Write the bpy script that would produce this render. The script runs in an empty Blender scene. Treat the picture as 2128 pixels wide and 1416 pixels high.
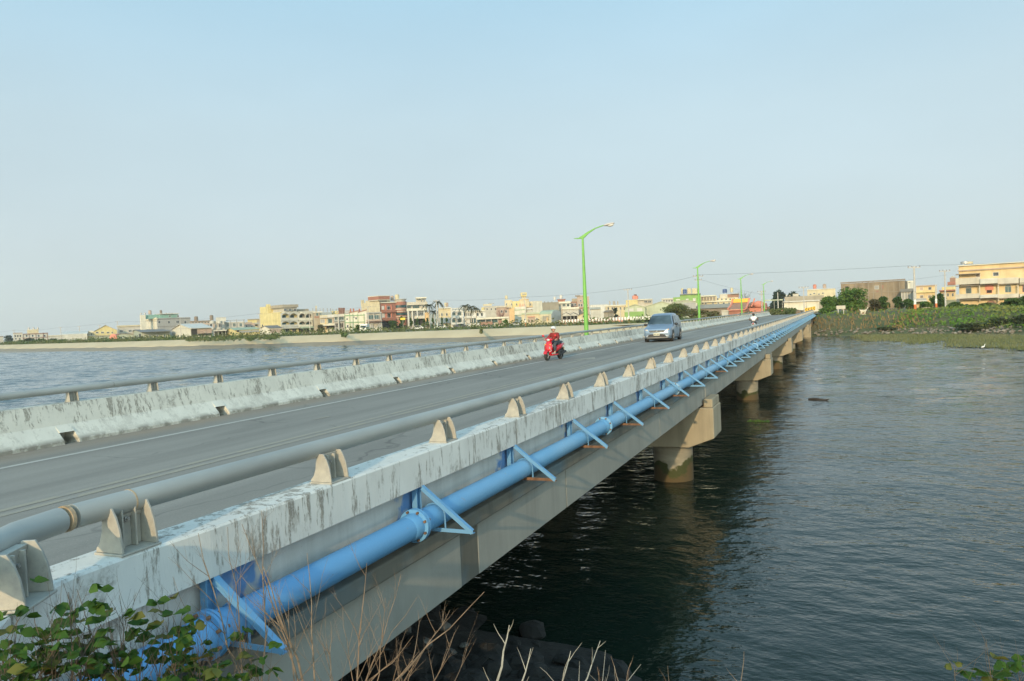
import bpy, math, random
from mathutils import Vector, Matrix
RND = random.Random(11)
sc = bpy.context.scene
COL = sc.collection
V = Vector

# ---------------------------------------------------------------- camera
FPX = 1600.0
CAM = V((0, 0, 5.3))
c_fwd = V((-0.3887, 0.9209, -0.0297)).normalized()
c_right = V((0.9209, 0.3873, -0.0436)); c_right = (c_right - c_fwd * c_right.dot(c_fwd)).normalized()
c_up = c_right.cross(c_fwd)
RX = V((c_right.x, c_right.y, 0)).normalized()      # horizontal right of the view
FH = V((c_fwd.x, c_fwd.y, 0)).normalized()          # horizontal forward of the view
cam = bpy.data.objects.new('camera', bpy.data.cameras.new('camera'))
COL.objects.link(cam)
cam.matrix_world = Matrix((( c_right.x, c_up.x, -c_fwd.x, CAM.x), (c_right.y, c_up.y, -c_fwd.y, CAM.y),
                           (c_right.z, c_up.z, -c_fwd.z, CAM.z), (0, 0, 0, 1)))
cam.data.sensor_width = 36.0
cam.data.lens = 36.0 * FPX / 2128.0
cam.data.clip_start = 0.05
cam.data.clip_end = 20000
sc.camera = cam

def ray(x, y):
    return c_fwd + c_right * ((x - 1064) / FPX) + c_up * ((708 - y) / FPX)
def at_depth(x, y, d):
    return CAM + ray(x, y) * d
def on_z(x, y, z):
    r = ray(x, y); return CAM + r * ((z - CAM.z) / r.z)
def on_plane(x, y, p0, n):
    r = ray(x, y); return CAM + r * ((p0 - CAM).dot(n) / r.dot(n))

# ---------------------------------------------------------------- mesh builder
class MB:
    def __init__(s):
        s.v = []; s.f = []; s.mi = []; s.sm = []; s.cur = 0
    def add(s, vs, fs, smooth=False):
        o = len(s.v)
        s.v.extend([tuple(p) for p in vs])
        for f in fs:
            s.f.append([o + i for i in f]); s.mi.append(s.cur); s.sm.append(smooth)
    def box(s, x0, y0, z0, x1, y1, z1, M=None):
        if x0 > x1: x0, x1 = x1, x0
        if y0 > y1: y0, y1 = y1, y0
        if z0 > z1: z0, z1 = z1, z0
        vs = [(x0,y0,z0),(x1,y0,z0),(x1,y1,z0),(x0,y1,z0),(x0,y0,z1),(x1,y0,z1),(x1,y1,z1),(x0,y1,z1)]
        if M: vs = [M @ V(p) for p in vs]
        s.add(vs, [(0,3,2,1),(4,5,6,7),(0,1,5,4),(1,2,6,5),(2,3,7,6),(3,0,4,7)])
    def bar(s, a, b, w, h, up=V((0,0,1))):
        a = V(a); b = V(b); d = (b - a).normalized()
        r = d.cross(up)
        if r.length < 1e-4: r = d.cross(V((0,1,0)))
        r.normalize(); u = r.cross(d)
        vs = []
        for p in (a, b):
            for sx, sy in ((-1,-1),(1,-1),(1,1),(-1,1)):
                vs.append(p + r * sx * w / 2 + u * sy * h / 2)
        s.add(vs, [(0,1,2,3),(7,6,5,4),(0,4,5,1),(1,5,6,2),(2,6,7,3),(3,7,4,0)])
    def prism(s, poly, a0, a1, axis='y', M=None):
        n = len(poly); vs = []
        for a in (a0, a1):
            for p, q in poly:
                c = (p, a, q) if axis == 'y' else ((a, p, q) if axis == 'x' else (p, q, a))
                vs.append(M @ V(c) if M else c)
        fs = [tuple(range(n)), tuple(range(2*n-1, n-1, -1))]
        for i in range(n):
            j = (i + 1) % n
            fs.append((i, i + n, j + n, j))
        s.add(vs, fs)
    def tube(s, pts, radii, n=8, caps=True, smooth=True):
        pts = [V(p) for p in pts]
        if not isinstance(radii, (list, tuple)): radii = [radii] * len(pts)
        t0 = (pts[1] - pts[0]).normalized()
        r = t0.cross(V((0,0,1)))
        if r.length < 1e-3: r = t0.cross(V((0,1,0)))
        r.normalize(); rings = []
        vs = []
        for i, p in enumerate(pts):
            if i == 0: t = t0
            elif i == len(pts) - 1: t = (pts[i] - pts[i-1]).normalized()
            else: t = ((pts[i+1] - pts[i]).normalized() + (pts[i] - pts[i-1]).normalized()).normalized()
            r = (r - t * r.dot(t)); r.normalize(); u = t.cross(r)
            for k in range(n):
                a = 2 * math.pi * k / n
                vs.append(p + (r * math.cos(a) + u * math.sin(a)) * radii[i])
        fs = []
        for i in range(len(pts) - 1):
            for k in range(n):
                k2 = (k + 1) % n
                fs.append((i*n+k, i*n+k2, (i+1)*n+k2, (i+1)*n+k))
        s.add(vs, fs, smooth)
        if caps:
            s.add(vs[:n], [tuple(range(n-1, -1, -1))]); s.add(vs[-n:], [tuple(range(n))])
    def lathe(s, prof, c, n=16, axis=V((0,0,1)), smooth=True):
        c = V(c); axis = V(axis).normalized()
        r = axis.cross(V((0,1,0)))
        if r.length < 1e-3: r = axis.cross(V((1,0,0)))
        r.normalize(); u = axis.cross(r); vs = []; fs = []
        for rad, h in prof:
            for k in range(n):
                a = 2*math.pi*k/n
                vs.append(c + axis*h + (r*math.cos(a) + u*math.sin(a))*max(rad, 1e-4))
        for i in range(len(prof)-1):
            for k in range(n):
                k2 = (k+1) % n
                fs.append((i*n+k, i*n+k2, (i+1)*n+k2, (i+1)*n+k))
        fs.append(tuple(range(n-1,-1,-1))); fs.append(tuple(range((len(prof)-1)*n, len(prof)*n)))
        s.add(vs, fs, smooth)
    def ball(s, c, rx, ry, rz, nu=12, nv=8, M=None, jit=0):
        c = V(c); vs = []; fs = []
        for i in range(nv + 1):
            th = math.pi * i / nv
            for k in range(nu):
                a = 2*math.pi*k/nu
                j = 1 + (RND.uniform(-jit, jit) if jit else 0)
                p = V((rx*math.sin(th)*math.cos(a), ry*math.sin(th)*math.sin(a), rz*math.cos(th))) * j
                vs.append((M @ p if M else p) + c)
        for i in range(nv):
            for k in range(nu):
                k2 = (k+1) % nu
                fs.append((i*nu+k, (i+1)*nu+k, (i+1)*nu+k2, i*nu+k2))
        s.add(vs, fs, True)
    def build(s, name, mats, parent=None, loc=None, rotz=0, bevel=0, sharp=35):
        me = bpy.data.meshes.new(name)
        me.from_pydata(s.v, [], s.f)
        if not isinstance(mats, (list, tuple)): mats = [mats]
        for m in mats: me.materials.append(m)
        if len(mats) > 1: me.polygons.foreach_set('material_index', s.mi)
        me.polygons.foreach_set('use_smooth', s.sm)
        me.update()
        if any(s.sm): me.set_sharp_from_angle(angle=math.radians(sharp))
        o = bpy.data.objects.new(name, me); COL.objects.link(o)
        if parent: o.parent = parent
        if loc is not None: o.location = loc
        o.rotation_euler.z = rotz
        if bevel:
            b = o.modifiers.new('bevel', 'BEVEL'); b.width = bevel; b.segments = 2; b.limit_method = 'ANGLE'
        return o

def tag(o, label=None, cat=None, group=None, kind=None):
    if label: o['label'] = label
    if cat: o['category'] = cat
    if group: o['group'] = group
    if kind: o['kind'] = kind
    return o
def thing(name, label, cat, loc=(0,0,0), rotz=0, group=None):
    o = bpy.data.objects.new(name, None); COL.objects.link(o)
    o.location = loc; o.rotation_euler.z = rotz; o.empty_display_size = .3
    return tag(o, label, cat, group)
def copy_tree(o, parent=None, label=None):
    c = o.copy(); COL.objects.link(c); c.parent = parent
    if label: c['label'] = label
    for ch in list(o.children): copy_tree(ch, c)
    return c

# ---------------------------------------------------------------- materials
def base_mat(name):
    m = bpy.data.materials.new(name); m.use_nodes = True
    n = m.node_tree.nodes; l = m.node_tree.links
    b = n['Principled BSDF']
    return m, n, l, b
def coords(n, l, scale=(1,1,1), kind='Object'):
    tc = n.new('ShaderNodeTexCoord'); mp = n.new('ShaderNodeMapping')
    l.new(tc.outputs[kind], mp.inputs[0]); mp.inputs['Scale'].default_value = scale
    return mp.outputs[0]
def noise(n, l, vec, scale, detail=4, rough=.55):
    t = n.new('ShaderNodeTexNoise'); t.inputs['Scale'].default_value = scale
    t.inputs['Detail'].default_value = detail; t.inputs['Roughness'].default_value = rough
    l.new(vec, t.inputs['Vector']); return t.outputs['Fac']
def ramp(n, l, fac, a, b, ca=0., cb=1.):
    r = n.new('ShaderNodeMapRange'); r.inputs[1].default_value = a; r.inputs[2].default_value = b
    r.inputs[3].default_value = ca; r.inputs[4].default_value = cb
    l.new(fac, r.inputs[0]); return r.outputs[0]
def mixc(n, l, fac, a, b, mode='MIX'):
    m = n.new('ShaderNodeMix'); m.data_type = 'RGBA'; m.blend_type = mode
    if isinstance(fac, (int, float)): m.inputs[0].default_value = fac
    else: l.new(fac, m.inputs[0])
    for i, c in ((6, a), (7, b)):
        if isinstance(c, tuple): m.inputs[i].default_value = (*c[:3], 1)
        else: l.new(c, m.inputs[i])
    return m.outputs[2]
def mul(n, l, a, b):
    m = n.new('ShaderNodeMath'); m.operation = 'MULTIPLY'
    for i, c in enumerate((a, b)):
        if isinstance(c, (int, float)): m.inputs[i].default_value = c
        else: l.new(c, m.inputs[i])
    return m.outputs[0]
def bump(n, l, b, h, strength=.3, dist=.02):
    bp = n.new('ShaderNodeBump'); bp.inputs['Strength'].default_value = strength; bp.inputs['Distance'].default_value = dist
    l.new(h, bp.inputs['Height']); l.new(bp.outputs[0], b.inputs['Normal'])
MC = {}
def mat(name, c, rough=.8, var=.14, scale=2.0, metal=0., bmp=0., streak=0., c2=None):
    """plain weathered surface: two tones by noise, optional vertical streaks"""
    if name in MC: return MC[name]
    m, n, l, b = base_mat(name)
    v = coords(n, l)
    hi = tuple(min(1, x*(1+var)) for x in c); lo = c2 or tuple(x*(1-var) for x in c)
    f = ramp(n, l, noise(n, l, v, scale, 5), .35, .65)
    col = mixc(n, l, f, lo, hi)
    if streak:
        v2 = coords(n, l, (1, 1, .12))
        g = ramp(n, l, noise(n, l, v2, scale*1.6, 5, .65), .52, .75)
        col = mixc(n, l, mul(n, l, g, streak), col, tuple(x*.45 for x in c))
    l.new(col, b.inputs['Base Color'])
    b.inputs['Roughness'].default_value = rough; b.inputs['Metallic'].default_value = metal
    if bmp: bump(n, l, b, noise(n, l, v, scale*6, 4), bmp, .02)
    MC[name] = m; return m
def wallm(name, c, streak=.35):
    return mat(name, c, .85, .1, .6, streak=streak)
def srgb(r, g, b):
    f = lambda x: (x/255/12.92) if x <= 10 else ((x/255+.055)/1.055)**2.4
    return (f(r), f(g), f(b))
def glass(name, c=(.03,.045,.055), rough=.08):
    if name in MC: return MC[name]
    m, n, l, b = base_mat(name)
    v = coords(n, l)
    col = mixc(n, l, ramp(n, l, noise(n, l, v, .7, 3), .4, .6), tuple(x*.6 for x in c), tuple(x*1.5 for x in c))
    l.new(col, b.inputs['Base Color']); b.inputs['Roughness'].default_value = rough
    MC[name] = m; return m
def foliage(name, c, c2, var=2.2, trans=.25):
    if name in MC: return MC[name]
    m, n, l, b = base_mat(name)
    v = coords(n, l)
    f1 = ramp(n, l, noise(n, l, v, var, 2), .35, .65)
    wn = n.new('ShaderNodeTexWhiteNoise'); geo = n.new('ShaderNodeNewGeometry')
    wn.noise_dimensions = '1D'; l.new(geo.outputs['Random Per Island'], wn.inputs['W'])
    col = mixc(n, l, f1, c, c2)
    col = mixc(n, l, ramp(n, l, wn.outputs['Value'], 0, 1, 0, .45), col, tuple(x*.45 for x in c))
    l.new(col, b.inputs['Base Color']); b.inputs['Roughness'].default_value = .7
    b.inputs['Specular IOR Level'].default_value = .25
    tr = n.new('ShaderNodeBsdfTranslucent'); l.new(col, tr.inputs[0])
    mx = n.new('ShaderNodeMixShader'); mx.inputs[0].default_value = trans
    l.new(b.outputs[0], mx.inputs[1]); l.new(tr.outputs[0], mx.inputs[2])
    l.new(mx.outputs[0], n['Material Output'].inputs[0])
    MC[name] = m; return m

# whitewashed concrete that flakes off in vertical streaks
def m_whitewash(name, white=(.70,.69,.635), bare=(.27,.245,.20), amount=.5, ztoe=None):
    m, n, l, b = base_mat(name)
    v = coords(n, l)
    vs = coords(n, l, (1.0, 1.0, .14))
    st = noise(n, l, vs, 9.0, 6, .72)
    st2 = noise(n, l, coords(n, l, (1, 1, .25)), 30, 5, .72)
    pat = noise(n, l, v, .8, 4, .6)
    a = n.new('ShaderNodeMath'); a.operation = 'ADD'; l.new(mul(n, l, st, .58), a.inputs[0]); l.new(mul(n, l, st2, .30), a.inputs[1])
    a2 = n.new('ShaderNodeMath'); a2.operation = 'ADD'; l.new(a.outputs[0], a2.inputs[0]); l.new(mul(n, l, pat, .30), a2.inputs[1])
    thr = .685 - amount*.14
    f = ramp(n, l, a2.outputs[0], thr - .012, thr + .035)
    grain = noise(n, l, v, 60, 3, .7)
    f = mul(n, l, f, ramp(n, l, grain, .28, .5, .35, 1))
    # broad scuffed patches where the wash has worn thin
    pm = mul(n, l, ramp(n, l, noise(n, l, coords(n, l, (1, 1, .7)), 1.9, 5, .62), .55, .63), ramp(n, l, noise(n, l, v, 26, 5, .75), .40, .56, .1, .85))
    fm = n.new('ShaderNodeMath'); fm.operation = 'MAXIMUM'; l.new(mul(n, l, f, .85), fm.inputs[0]); l.new(pm, fm.inputs[1]); f = fm.outputs[0]
    if ztoe is not None:      # the sloping toe keeps its paint better than the upright face; its foot is scraped bare
        zz = n.new('ShaderNodeSeparateXYZ'); l.new(v, zz.inputs[0])
        f = mul(n, l, f, ramp(n, l, zz.outputs[2], ztoe-.05, ztoe+.03, .35, 1))
        ft = mul(n, l, ramp(n, l, zz.outputs[2], ztoe-.20, ztoe-.27, 0, 1), ramp(n, l, noise(n, l, v, 3, 5, .7), .4, .55))
        mxf = n.new('ShaderNodeMath'); mxf.operation = 'MAXIMUM'; l.new(f, mxf.inputs[0]); l.new(mul(n, l, ft, .8), mxf.inputs[1]); f = mxf.outputs[0]
    wc = mixc(n, l, ramp(n, l, noise(n, l, v, 1.7, 5), .35, .7), white, tuple(x*.84 for x in white))
    bc = mixc(n, l, ramp(n, l, noise(n, l, v, 9, 4), .35, .65), bare, tuple(x*.65 for x in bare))
    col = mixc(n, l, f, wc, bc)
    rs = ramp(n, l, noise(n, l, coords(n, l, (1,1,.1)), 2.1, 3), .70, .76)
    col = mixc(n, l, mul(n, l, rs, .55), col, (.25,.13,.05))
    l.new(col, b.inputs['Base Color']); b.inputs['Roughness'].default_value = .9
    bump(n, l, b, a2.outputs[0], .35, .02)
    return m
# bare concrete: board streaks, dark runs, mould
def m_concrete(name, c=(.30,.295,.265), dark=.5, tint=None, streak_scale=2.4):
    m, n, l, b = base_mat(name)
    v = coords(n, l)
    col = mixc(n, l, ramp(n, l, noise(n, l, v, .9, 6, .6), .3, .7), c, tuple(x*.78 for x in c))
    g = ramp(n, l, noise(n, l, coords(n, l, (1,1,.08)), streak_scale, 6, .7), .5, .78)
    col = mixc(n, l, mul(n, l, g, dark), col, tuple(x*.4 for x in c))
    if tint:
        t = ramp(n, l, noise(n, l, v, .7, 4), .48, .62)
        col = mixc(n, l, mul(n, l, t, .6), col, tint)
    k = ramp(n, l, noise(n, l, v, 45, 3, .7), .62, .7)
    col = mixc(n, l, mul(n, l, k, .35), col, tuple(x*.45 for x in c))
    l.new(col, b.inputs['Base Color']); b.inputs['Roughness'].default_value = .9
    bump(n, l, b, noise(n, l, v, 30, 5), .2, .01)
    return m

def m_paint_worn(name, c, faded, rough=.45, chip=(.25,.13,.06), amount=.25):
    m, n, l, b = base_mat(name)
    v = coords(n, l)
    col = mixc(n, l, ramp(n, l, noise(n, l, v, .35, 3), .35, .65), c, faded)
    col = mixc(n, l, ramp(n, l, noise(n, l, v, 9, 5, .7), .62, .72, 0, .35), col, tuple(x*.6 for x in c))
    g = ramp(n, l, noise(n, l, v, 14, 5, .75), .70 - amount*.12, .76)
    col = mixc(n, l, g, col, chip)
    l.new(col, b.inputs['Base Color']); b.inputs['Roughness'].default_value = rough
    bump(n, l, b, noise(n, l, v, 25, 3), .08, .01)
    return m

# ---------------------------------------------------------------- light and sky
SUN_EL, SUN_AZ = math.radians(15), math.radians(172)       # azimuth clockwise from +Y
sd = V((math.sin(SUN_AZ)*math.cos(SUN_EL), math.cos(SUN_AZ)*math.cos(SUN_EL), math.sin(SUN_EL)))
sun = bpy.data.objects.new('sun', bpy.data.lights.new('sun', 'SUN')); COL.objects.link(sun)
sun.data.energy = 2.7; sun.data.angle = math.radians(.6); sun.data.color = (1, .74, .43)
sun.rotation_euler = (-sd).to_track_quat('-Z', 'Y').to_euler()
sun.location = (0, -20, 30)
w = bpy.data.worlds.new('World'); sc.world = w; w.use_nodes = True
n, l = w.node_tree.nodes, w.node_tree.links
bg = n['Background']
sky = n.new('ShaderNodeTexSky'); sky.sky_type = 'NISHITA'; sky.sun_disc = False
sky.sun_elevation = SUN_EL; sky.sun_rotation = SUN_AZ; sky.air_density = 1.0; sky.dust_density = 1.2; sky.ozone_density = 1.5
# thin high haze: whitish near the horizon, clear blue above (world directions)
tc = n.new('ShaderNodeTexCoord'); sx = n.new('ShaderNodeSeparateXYZ'); l.new(tc.outputs['Generated'], sx.inputs[0])
cr = n.new('ShaderNodeValToRGB'); l.new(sx.outputs['Z'], cr.inputs[0])
el = cr.color_ramp.elements
SKYS = [(0.0, srgb(208,222,222)), (.10, srgb(207,222,226)), (.24, srgb(199,222,231)), (.40, srgb(178,218,239)), (1.0, srgb(110,165,208))]
el[0].position, el[0].color = SKYS[0][0], (*[x*8.5 for x in SKYS[0][1]], 1)
el[1].position, el[1].color = SKYS[-1][0], (*[x*8.5 for x in SKYS[-1][1]], 1)
for p, c in SKYS[1:-1]:
    e = el.new(p); e.color = (*[x*8.5 for x in c], 1)
mp = n.new('ShaderNodeMapping'); l.new(tc.outputs['Generated'], mp.inputs[0]); mp.inputs['Scale'].default_value = (1, 1, 2.6)
cl = ramp(n, l, noise(n, l, mp.outputs[0], 1.6, 4, .5), .3, .75, .94, 1.05)
hz = mixc(n, l, .90, sky.outputs[0], cr.outputs[0])
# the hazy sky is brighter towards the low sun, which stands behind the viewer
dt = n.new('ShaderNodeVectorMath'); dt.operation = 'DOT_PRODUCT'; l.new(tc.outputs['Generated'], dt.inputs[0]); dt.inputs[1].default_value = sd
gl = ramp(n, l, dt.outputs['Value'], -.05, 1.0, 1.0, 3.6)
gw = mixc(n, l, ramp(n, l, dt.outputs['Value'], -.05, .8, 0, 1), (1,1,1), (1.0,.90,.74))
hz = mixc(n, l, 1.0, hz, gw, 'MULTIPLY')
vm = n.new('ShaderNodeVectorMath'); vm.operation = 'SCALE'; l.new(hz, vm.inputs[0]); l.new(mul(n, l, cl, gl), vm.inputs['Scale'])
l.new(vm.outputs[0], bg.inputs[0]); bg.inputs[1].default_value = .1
sc.view_settings.view_transform = 'Standard'; sc.view_settings.look = 'None'
EXPO = .3
sc.view_settings.exposure = EXPO; sc.view_settings.gamma = 1
sc.render.engine = 'CYCLES'
sc.cycles.max_bounces = 6; sc.cycles.transparent_max_bounces = 8
sc.render.filter_size = 1.7
# ================================================================ water
m, n, l, b = base_mat('water')
def water_mat():
    v0 = n.new('ShaderNodeTexCoord').outputs['Object']
    def mapped(rz, s):
        mp = n.new('ShaderNodeMapping'); l.new(v0, mp.inputs[0]); mp.inputs['Rotation'].default_value = (0, 0, math.radians(rz)); mp.inputs['Scale'].default_value = s
        return mp.outputs[0]
    a = noise(n, l, mapped(25, (1.0, 1.25, 1)), 1.7, 3, .5)
    c = noise(n, l, mapped(-18, (1.0, 1.3, 1)), .42, 2, .5)
    d = noise(n, l, mapped(40, (1, 2.2, 1)), 5.0, 2, .5)
    s1 = n.new('ShaderNodeMath'); s1.operation = 'MULTIPLY_ADD'; l.new(c, s1.inputs[0]); s1.inputs[1].default_value = 1.6; l.new(a, s1.inputs[2])
    s2 = n.new('ShaderNodeMath'); s2.operation = 'MULTIPLY_ADD'; l.new(d, s2.inputs[0]); s2.inputs[1].default_value = .16; l.new(s1.outputs[0], s2.inputs[2])
    # calmer and livelier patches as gusts cross the water
    g = ramp(n, l, noise(n, l, mapped(10, (1, 2.5, 1)), .035, 3, .6), .35, .65, .55, 1.0)
    sp = n.new('ShaderNodeSeparateXYZ'); l.new(v0, sp.inputs[0])
    g = mul(n, l, g, ramp(n, l, sp.outputs[0], -16, -50, .27, .45))
    bp = n.new('ShaderNodeBump'); bp.inputs['Distance'].default_value = .32
    l.new(g, bp.inputs['Strength']); l.new(s2.outputs[0], bp.inputs['Height'])
    # choppier facets on the open water far off and upstream of the bridge
    tn = n.new('ShaderNodeTexNoise'); tn.inputs['Scale'].default_value = .9; tn.inputs['Detail'].default_value = 3; l.new(mapped(30, (1, 1.8, 1)), tn.inputs['Vector'])
    sub = n.new('ShaderNodeVectorMath'); sub.operation = 'SUBTRACT'; l.new(tn.outputs['Color'], sub.inputs[0]); sub.inputs[1].default_value = (.5, .5, .5)
    ax = ramp(n, l, sp.outputs[0], -16, -45, 0, .40); ay = ramp(n, l, sp.outputs[1], 20, 80, .03, .42)
    mx = n.new('ShaderNodeMath'); mx.operation = 'MAXIMUM'; l.new(ax, mx.inputs[0]); l.new(ay, mx.inputs[1])
    sc_ = n.new('ShaderNodeVectorMath'); sc_.operation = 'SCALE'; l.new(sub.outputs[0], sc_.inputs[0]); l.new(mul(n, l, mx.outputs[0], ramp(n, l, noise(n, l, mapped(10, (1, 3, 1)), .03, 3, .6), .3, .7, .6, 1.2)), sc_.inputs['Scale'])
    ad = n.new('ShaderNodeVectorMath'); ad.operation = 'ADD'; l.new(bp.outputs[0], ad.inputs[0]); l.new(sc_.outputs[0], ad.inputs[1])
    nm = n.new('ShaderNodeVectorMath'); nm.operation = 'NORMALIZE'; l.new(ad.outputs[0], nm.inputs[0]); l.new(nm.outputs[0], b.inputs['Normal'])
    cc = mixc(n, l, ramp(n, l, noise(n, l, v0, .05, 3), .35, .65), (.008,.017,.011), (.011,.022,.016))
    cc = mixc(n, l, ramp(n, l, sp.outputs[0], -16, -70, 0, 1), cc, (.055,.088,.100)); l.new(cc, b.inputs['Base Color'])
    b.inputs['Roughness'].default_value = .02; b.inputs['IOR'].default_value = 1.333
water_mat()
M_WATER = m
import numpy as np
WX0, WX1, WY0, WY1, WS = -430.0, 62.0, -4.0, 200.0, .5
nxw, nyw = int((WX1-WX0)/WS)+1, int((WY1-WY0)/WS)+1
gx, gy = np.meshgrid(np.linspace(WX0, WX1, nxw), np.linspace(WY0, WY1, nyw)); gz = np.zeros_like(gx)
rw = np.random.RandomState(5)
for _ in range(30):                    # wind chop on the open water upstream
    lam = rw.uniform(1.7, 5.0); a = math.radians(rw.normal(-62, 32)); k_ = 2*math.pi/lam
    gz += (.092*1.414/math.sqrt(30))/k_*np.sin(k_*(gx*math.cos(a)+gy*math.sin(a))+rw.uniform(0, 6.28))
edge = np.minimum(np.minimum(gx-WX0, WX1-gx), np.minimum(gy-WY0, WY1-gy)); gz *= np.clip(edge/4, 0, 1)*np.where(gx < -16, 1.0, .33*np.clip((gy-14)/50, 0, 1))
vv = np.stack([gx, gy, gz], -1).reshape(-1, 3)
ii = (np.arange(nyw-1)[:, None]*nxw+np.arange(nxw-1)[None, :]).reshape(-1)
ff = np.stack([ii, ii+1, ii+nxw+1, ii+nxw], -1)
ring = np.array([(-4000,-300,0),(4000,-300,0),(4000,900,0),(-4000,900,0),(WX0,WY0,0),(WX1,WY0,0),(WX1,WY1,0),(WX0,WY1,0)], float)
o_ = len(vv); vv = np.vstack([vv, ring]); ff = np.vstack([ff, np.array([(0,1,5,4),(1,2,6,5),(2,3,7,6),(3,0,4,7)])+o_])
me = bpy.data.meshes.new('water'); me.vertices.add(len(vv)); me.vertices.foreach_set('co', vv.astype(np.float32).ravel())
me.loops.add(ff.size); me.loops.foreach_set('vertex_index', ff.astype(np.int32).ravel())
me.polygons.add(len(ff)); me.polygons.foreach_set('loop_start', np.arange(0, ff.size, 4, dtype=np.int32)); me.polygons.foreach_set('use_smooth', np.ones(len(ff), bool))
me.update(calc_edges=True); me.validate(); me.materials.append(M_WATER)
wo = bpy.data.objects.new('water', me); COL.objects.link(wo); tag(wo, kind='structure')

# ================================================================ far shore and land
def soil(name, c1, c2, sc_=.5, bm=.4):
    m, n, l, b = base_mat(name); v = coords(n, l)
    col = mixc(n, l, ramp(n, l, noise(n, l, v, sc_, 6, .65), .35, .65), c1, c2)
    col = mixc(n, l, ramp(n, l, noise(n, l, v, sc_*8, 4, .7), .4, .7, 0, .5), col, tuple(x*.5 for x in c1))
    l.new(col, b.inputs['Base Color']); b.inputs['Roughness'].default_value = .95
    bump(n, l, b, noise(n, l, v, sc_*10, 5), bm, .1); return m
M_MUD = soil('mud', (.25,.20,.135), (.32,.265,.185), .15)
M_LAND = soil('land', (.10,.11,.05), (.19,.17,.10), .08)
M_BANK = soil('bank_soil', (.06,.085,.022), (.15,.12,.05), .22)
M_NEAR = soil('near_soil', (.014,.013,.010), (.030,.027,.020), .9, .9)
def dike_mat():
    m, n, l, b = base_mat('dike_concrete'); v = coords(n, l)
    col = mixc(n, l, ramp(n, l, noise(n, l, v, .12, 5, .6), .35, .7), (.50,.39,.235), (.58,.465,.29))
    s = noise(n, l, coords(n, l, (.5,.5,.5)), 1.0, 6, .7)
    col = mixc(n, l, ramp(n, l, s, .66, .72, 0, .7), col, (.15,.14,.09))
    l.new(col, b.inputs['Base Color']); b.inputs['Roughness'].default_value = .9; return m
M_DIKE = dike_mat()
WL = [(-1700,760),(-700,374),(-380,244),(-232,187),(-173,171),(-126,167),(-103,167),(-80,165),(-45,162),(-24,153)]
WR = [(-5,136),(3,135),(10,132),(18,124),(27,112),(45,92),(90,60),(160,30),(400,-60)]
def offs(P, o):
    out = []
    for i in range(len(P)):
        a = V(P[max(0, i-1)]); c = V(P[min(len(P)-1, i+1)]); t = (c - a).normalized()
        out.append(V(P[i]) + V((-t.y, t.x)) * o)
    return out
def dense(P, step):
    out = []
    for a, c in zip(P, P[1:]):
        a, c = V(a), V(c); k = max(1, min(60, int((c-a).length/step)))
        out += [a + (c-a)*i/k for i in range(k)]
    return out + [V(P[-1])]
def strip(P, prof, jit=0.):
    mb = MB(); rows = []
    for o, z in prof:
        rows.append([(q.x + RND.uniform(-jit, jit), q.y + RND.uniform(-jit, jit), z + (RND.uniform(-jit, jit)*.35 if 0 < z else 0)) for q in offs(P, o)])
    k = len(P); vs = [p for r in rows for p in r]
    fs = [(j*k+i, j*k+i+1, (j+1)*k+i+1, (j+1)*k+i) for j in range(len(rows)-1) for i in range(k-1)]
    mb.add(vs, fs, True); return mb
WLd = [p for p in dense(WL, 6)]
WRd = [p for p in dense(WR, 2.5)]
tag(strip(WLd, [(-1.5,-.4),(.5,.08),(3.5,.55),(6.2,.98)], .25).build('mudflat', M_MUD), kind='structure')
tag(strip(dense(WL, 12), [(6.0,.9),(6.05,1.0),(11.3,2.72),(12.0,2.76),(12.6,2.7),(12.7,2.2)]).build('dike_slope', M_DIKE), kind='structure')
tag(strip(WRd, [(-2,-.5),(.5,.10),(3.5,.45),(6,1.0),(9,2.0),(12.5,2.9),(17,3.45),(22,3.55)], .35).build('bank', M_BANK), kind='structure')
# joints across the pale dike slope
mb = MB()
inner = [(q.x, q.y) for q in offs(WL, 12.6)]
landv = [(x, y, 2.62) for x, y in inner] + [(-24+10, 175, 2.62)]
far = [(p[0]*9 if abs(p[0]) > 60 else p[0]*30, 5200, 2.62) for p in landv]
k = len(landv)
mb.add(landv + far, [(i, i+1, k+i+1, k+i) for i in range(k-1)])
tag(mb.build('ground', M_LAND), kind='structure')
mb = MB()
inner = [(-90, 190)] + [(-24, 163)] + [(q.x, q.y) for q in offs(WR, 21.5)]
landv = [(x, y, 3.5 if i > 1 else 2.5) for i, (x, y) in enumerate(inner)]
far = [(-2600, 5200, 3.5), (-400, 5200, 3.5), (0, 5200, 3.5)] + [(300*(i+1)**1.3, 5200, 3.5) for i in range(len(inner)-3)]
k = len(landv)
mb.add(landv + far, [(i, i+1, k+i+1, k+i) for i in range(k-1)])
tag(mb.build('land', M_LAND), kind='structure')

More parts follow.
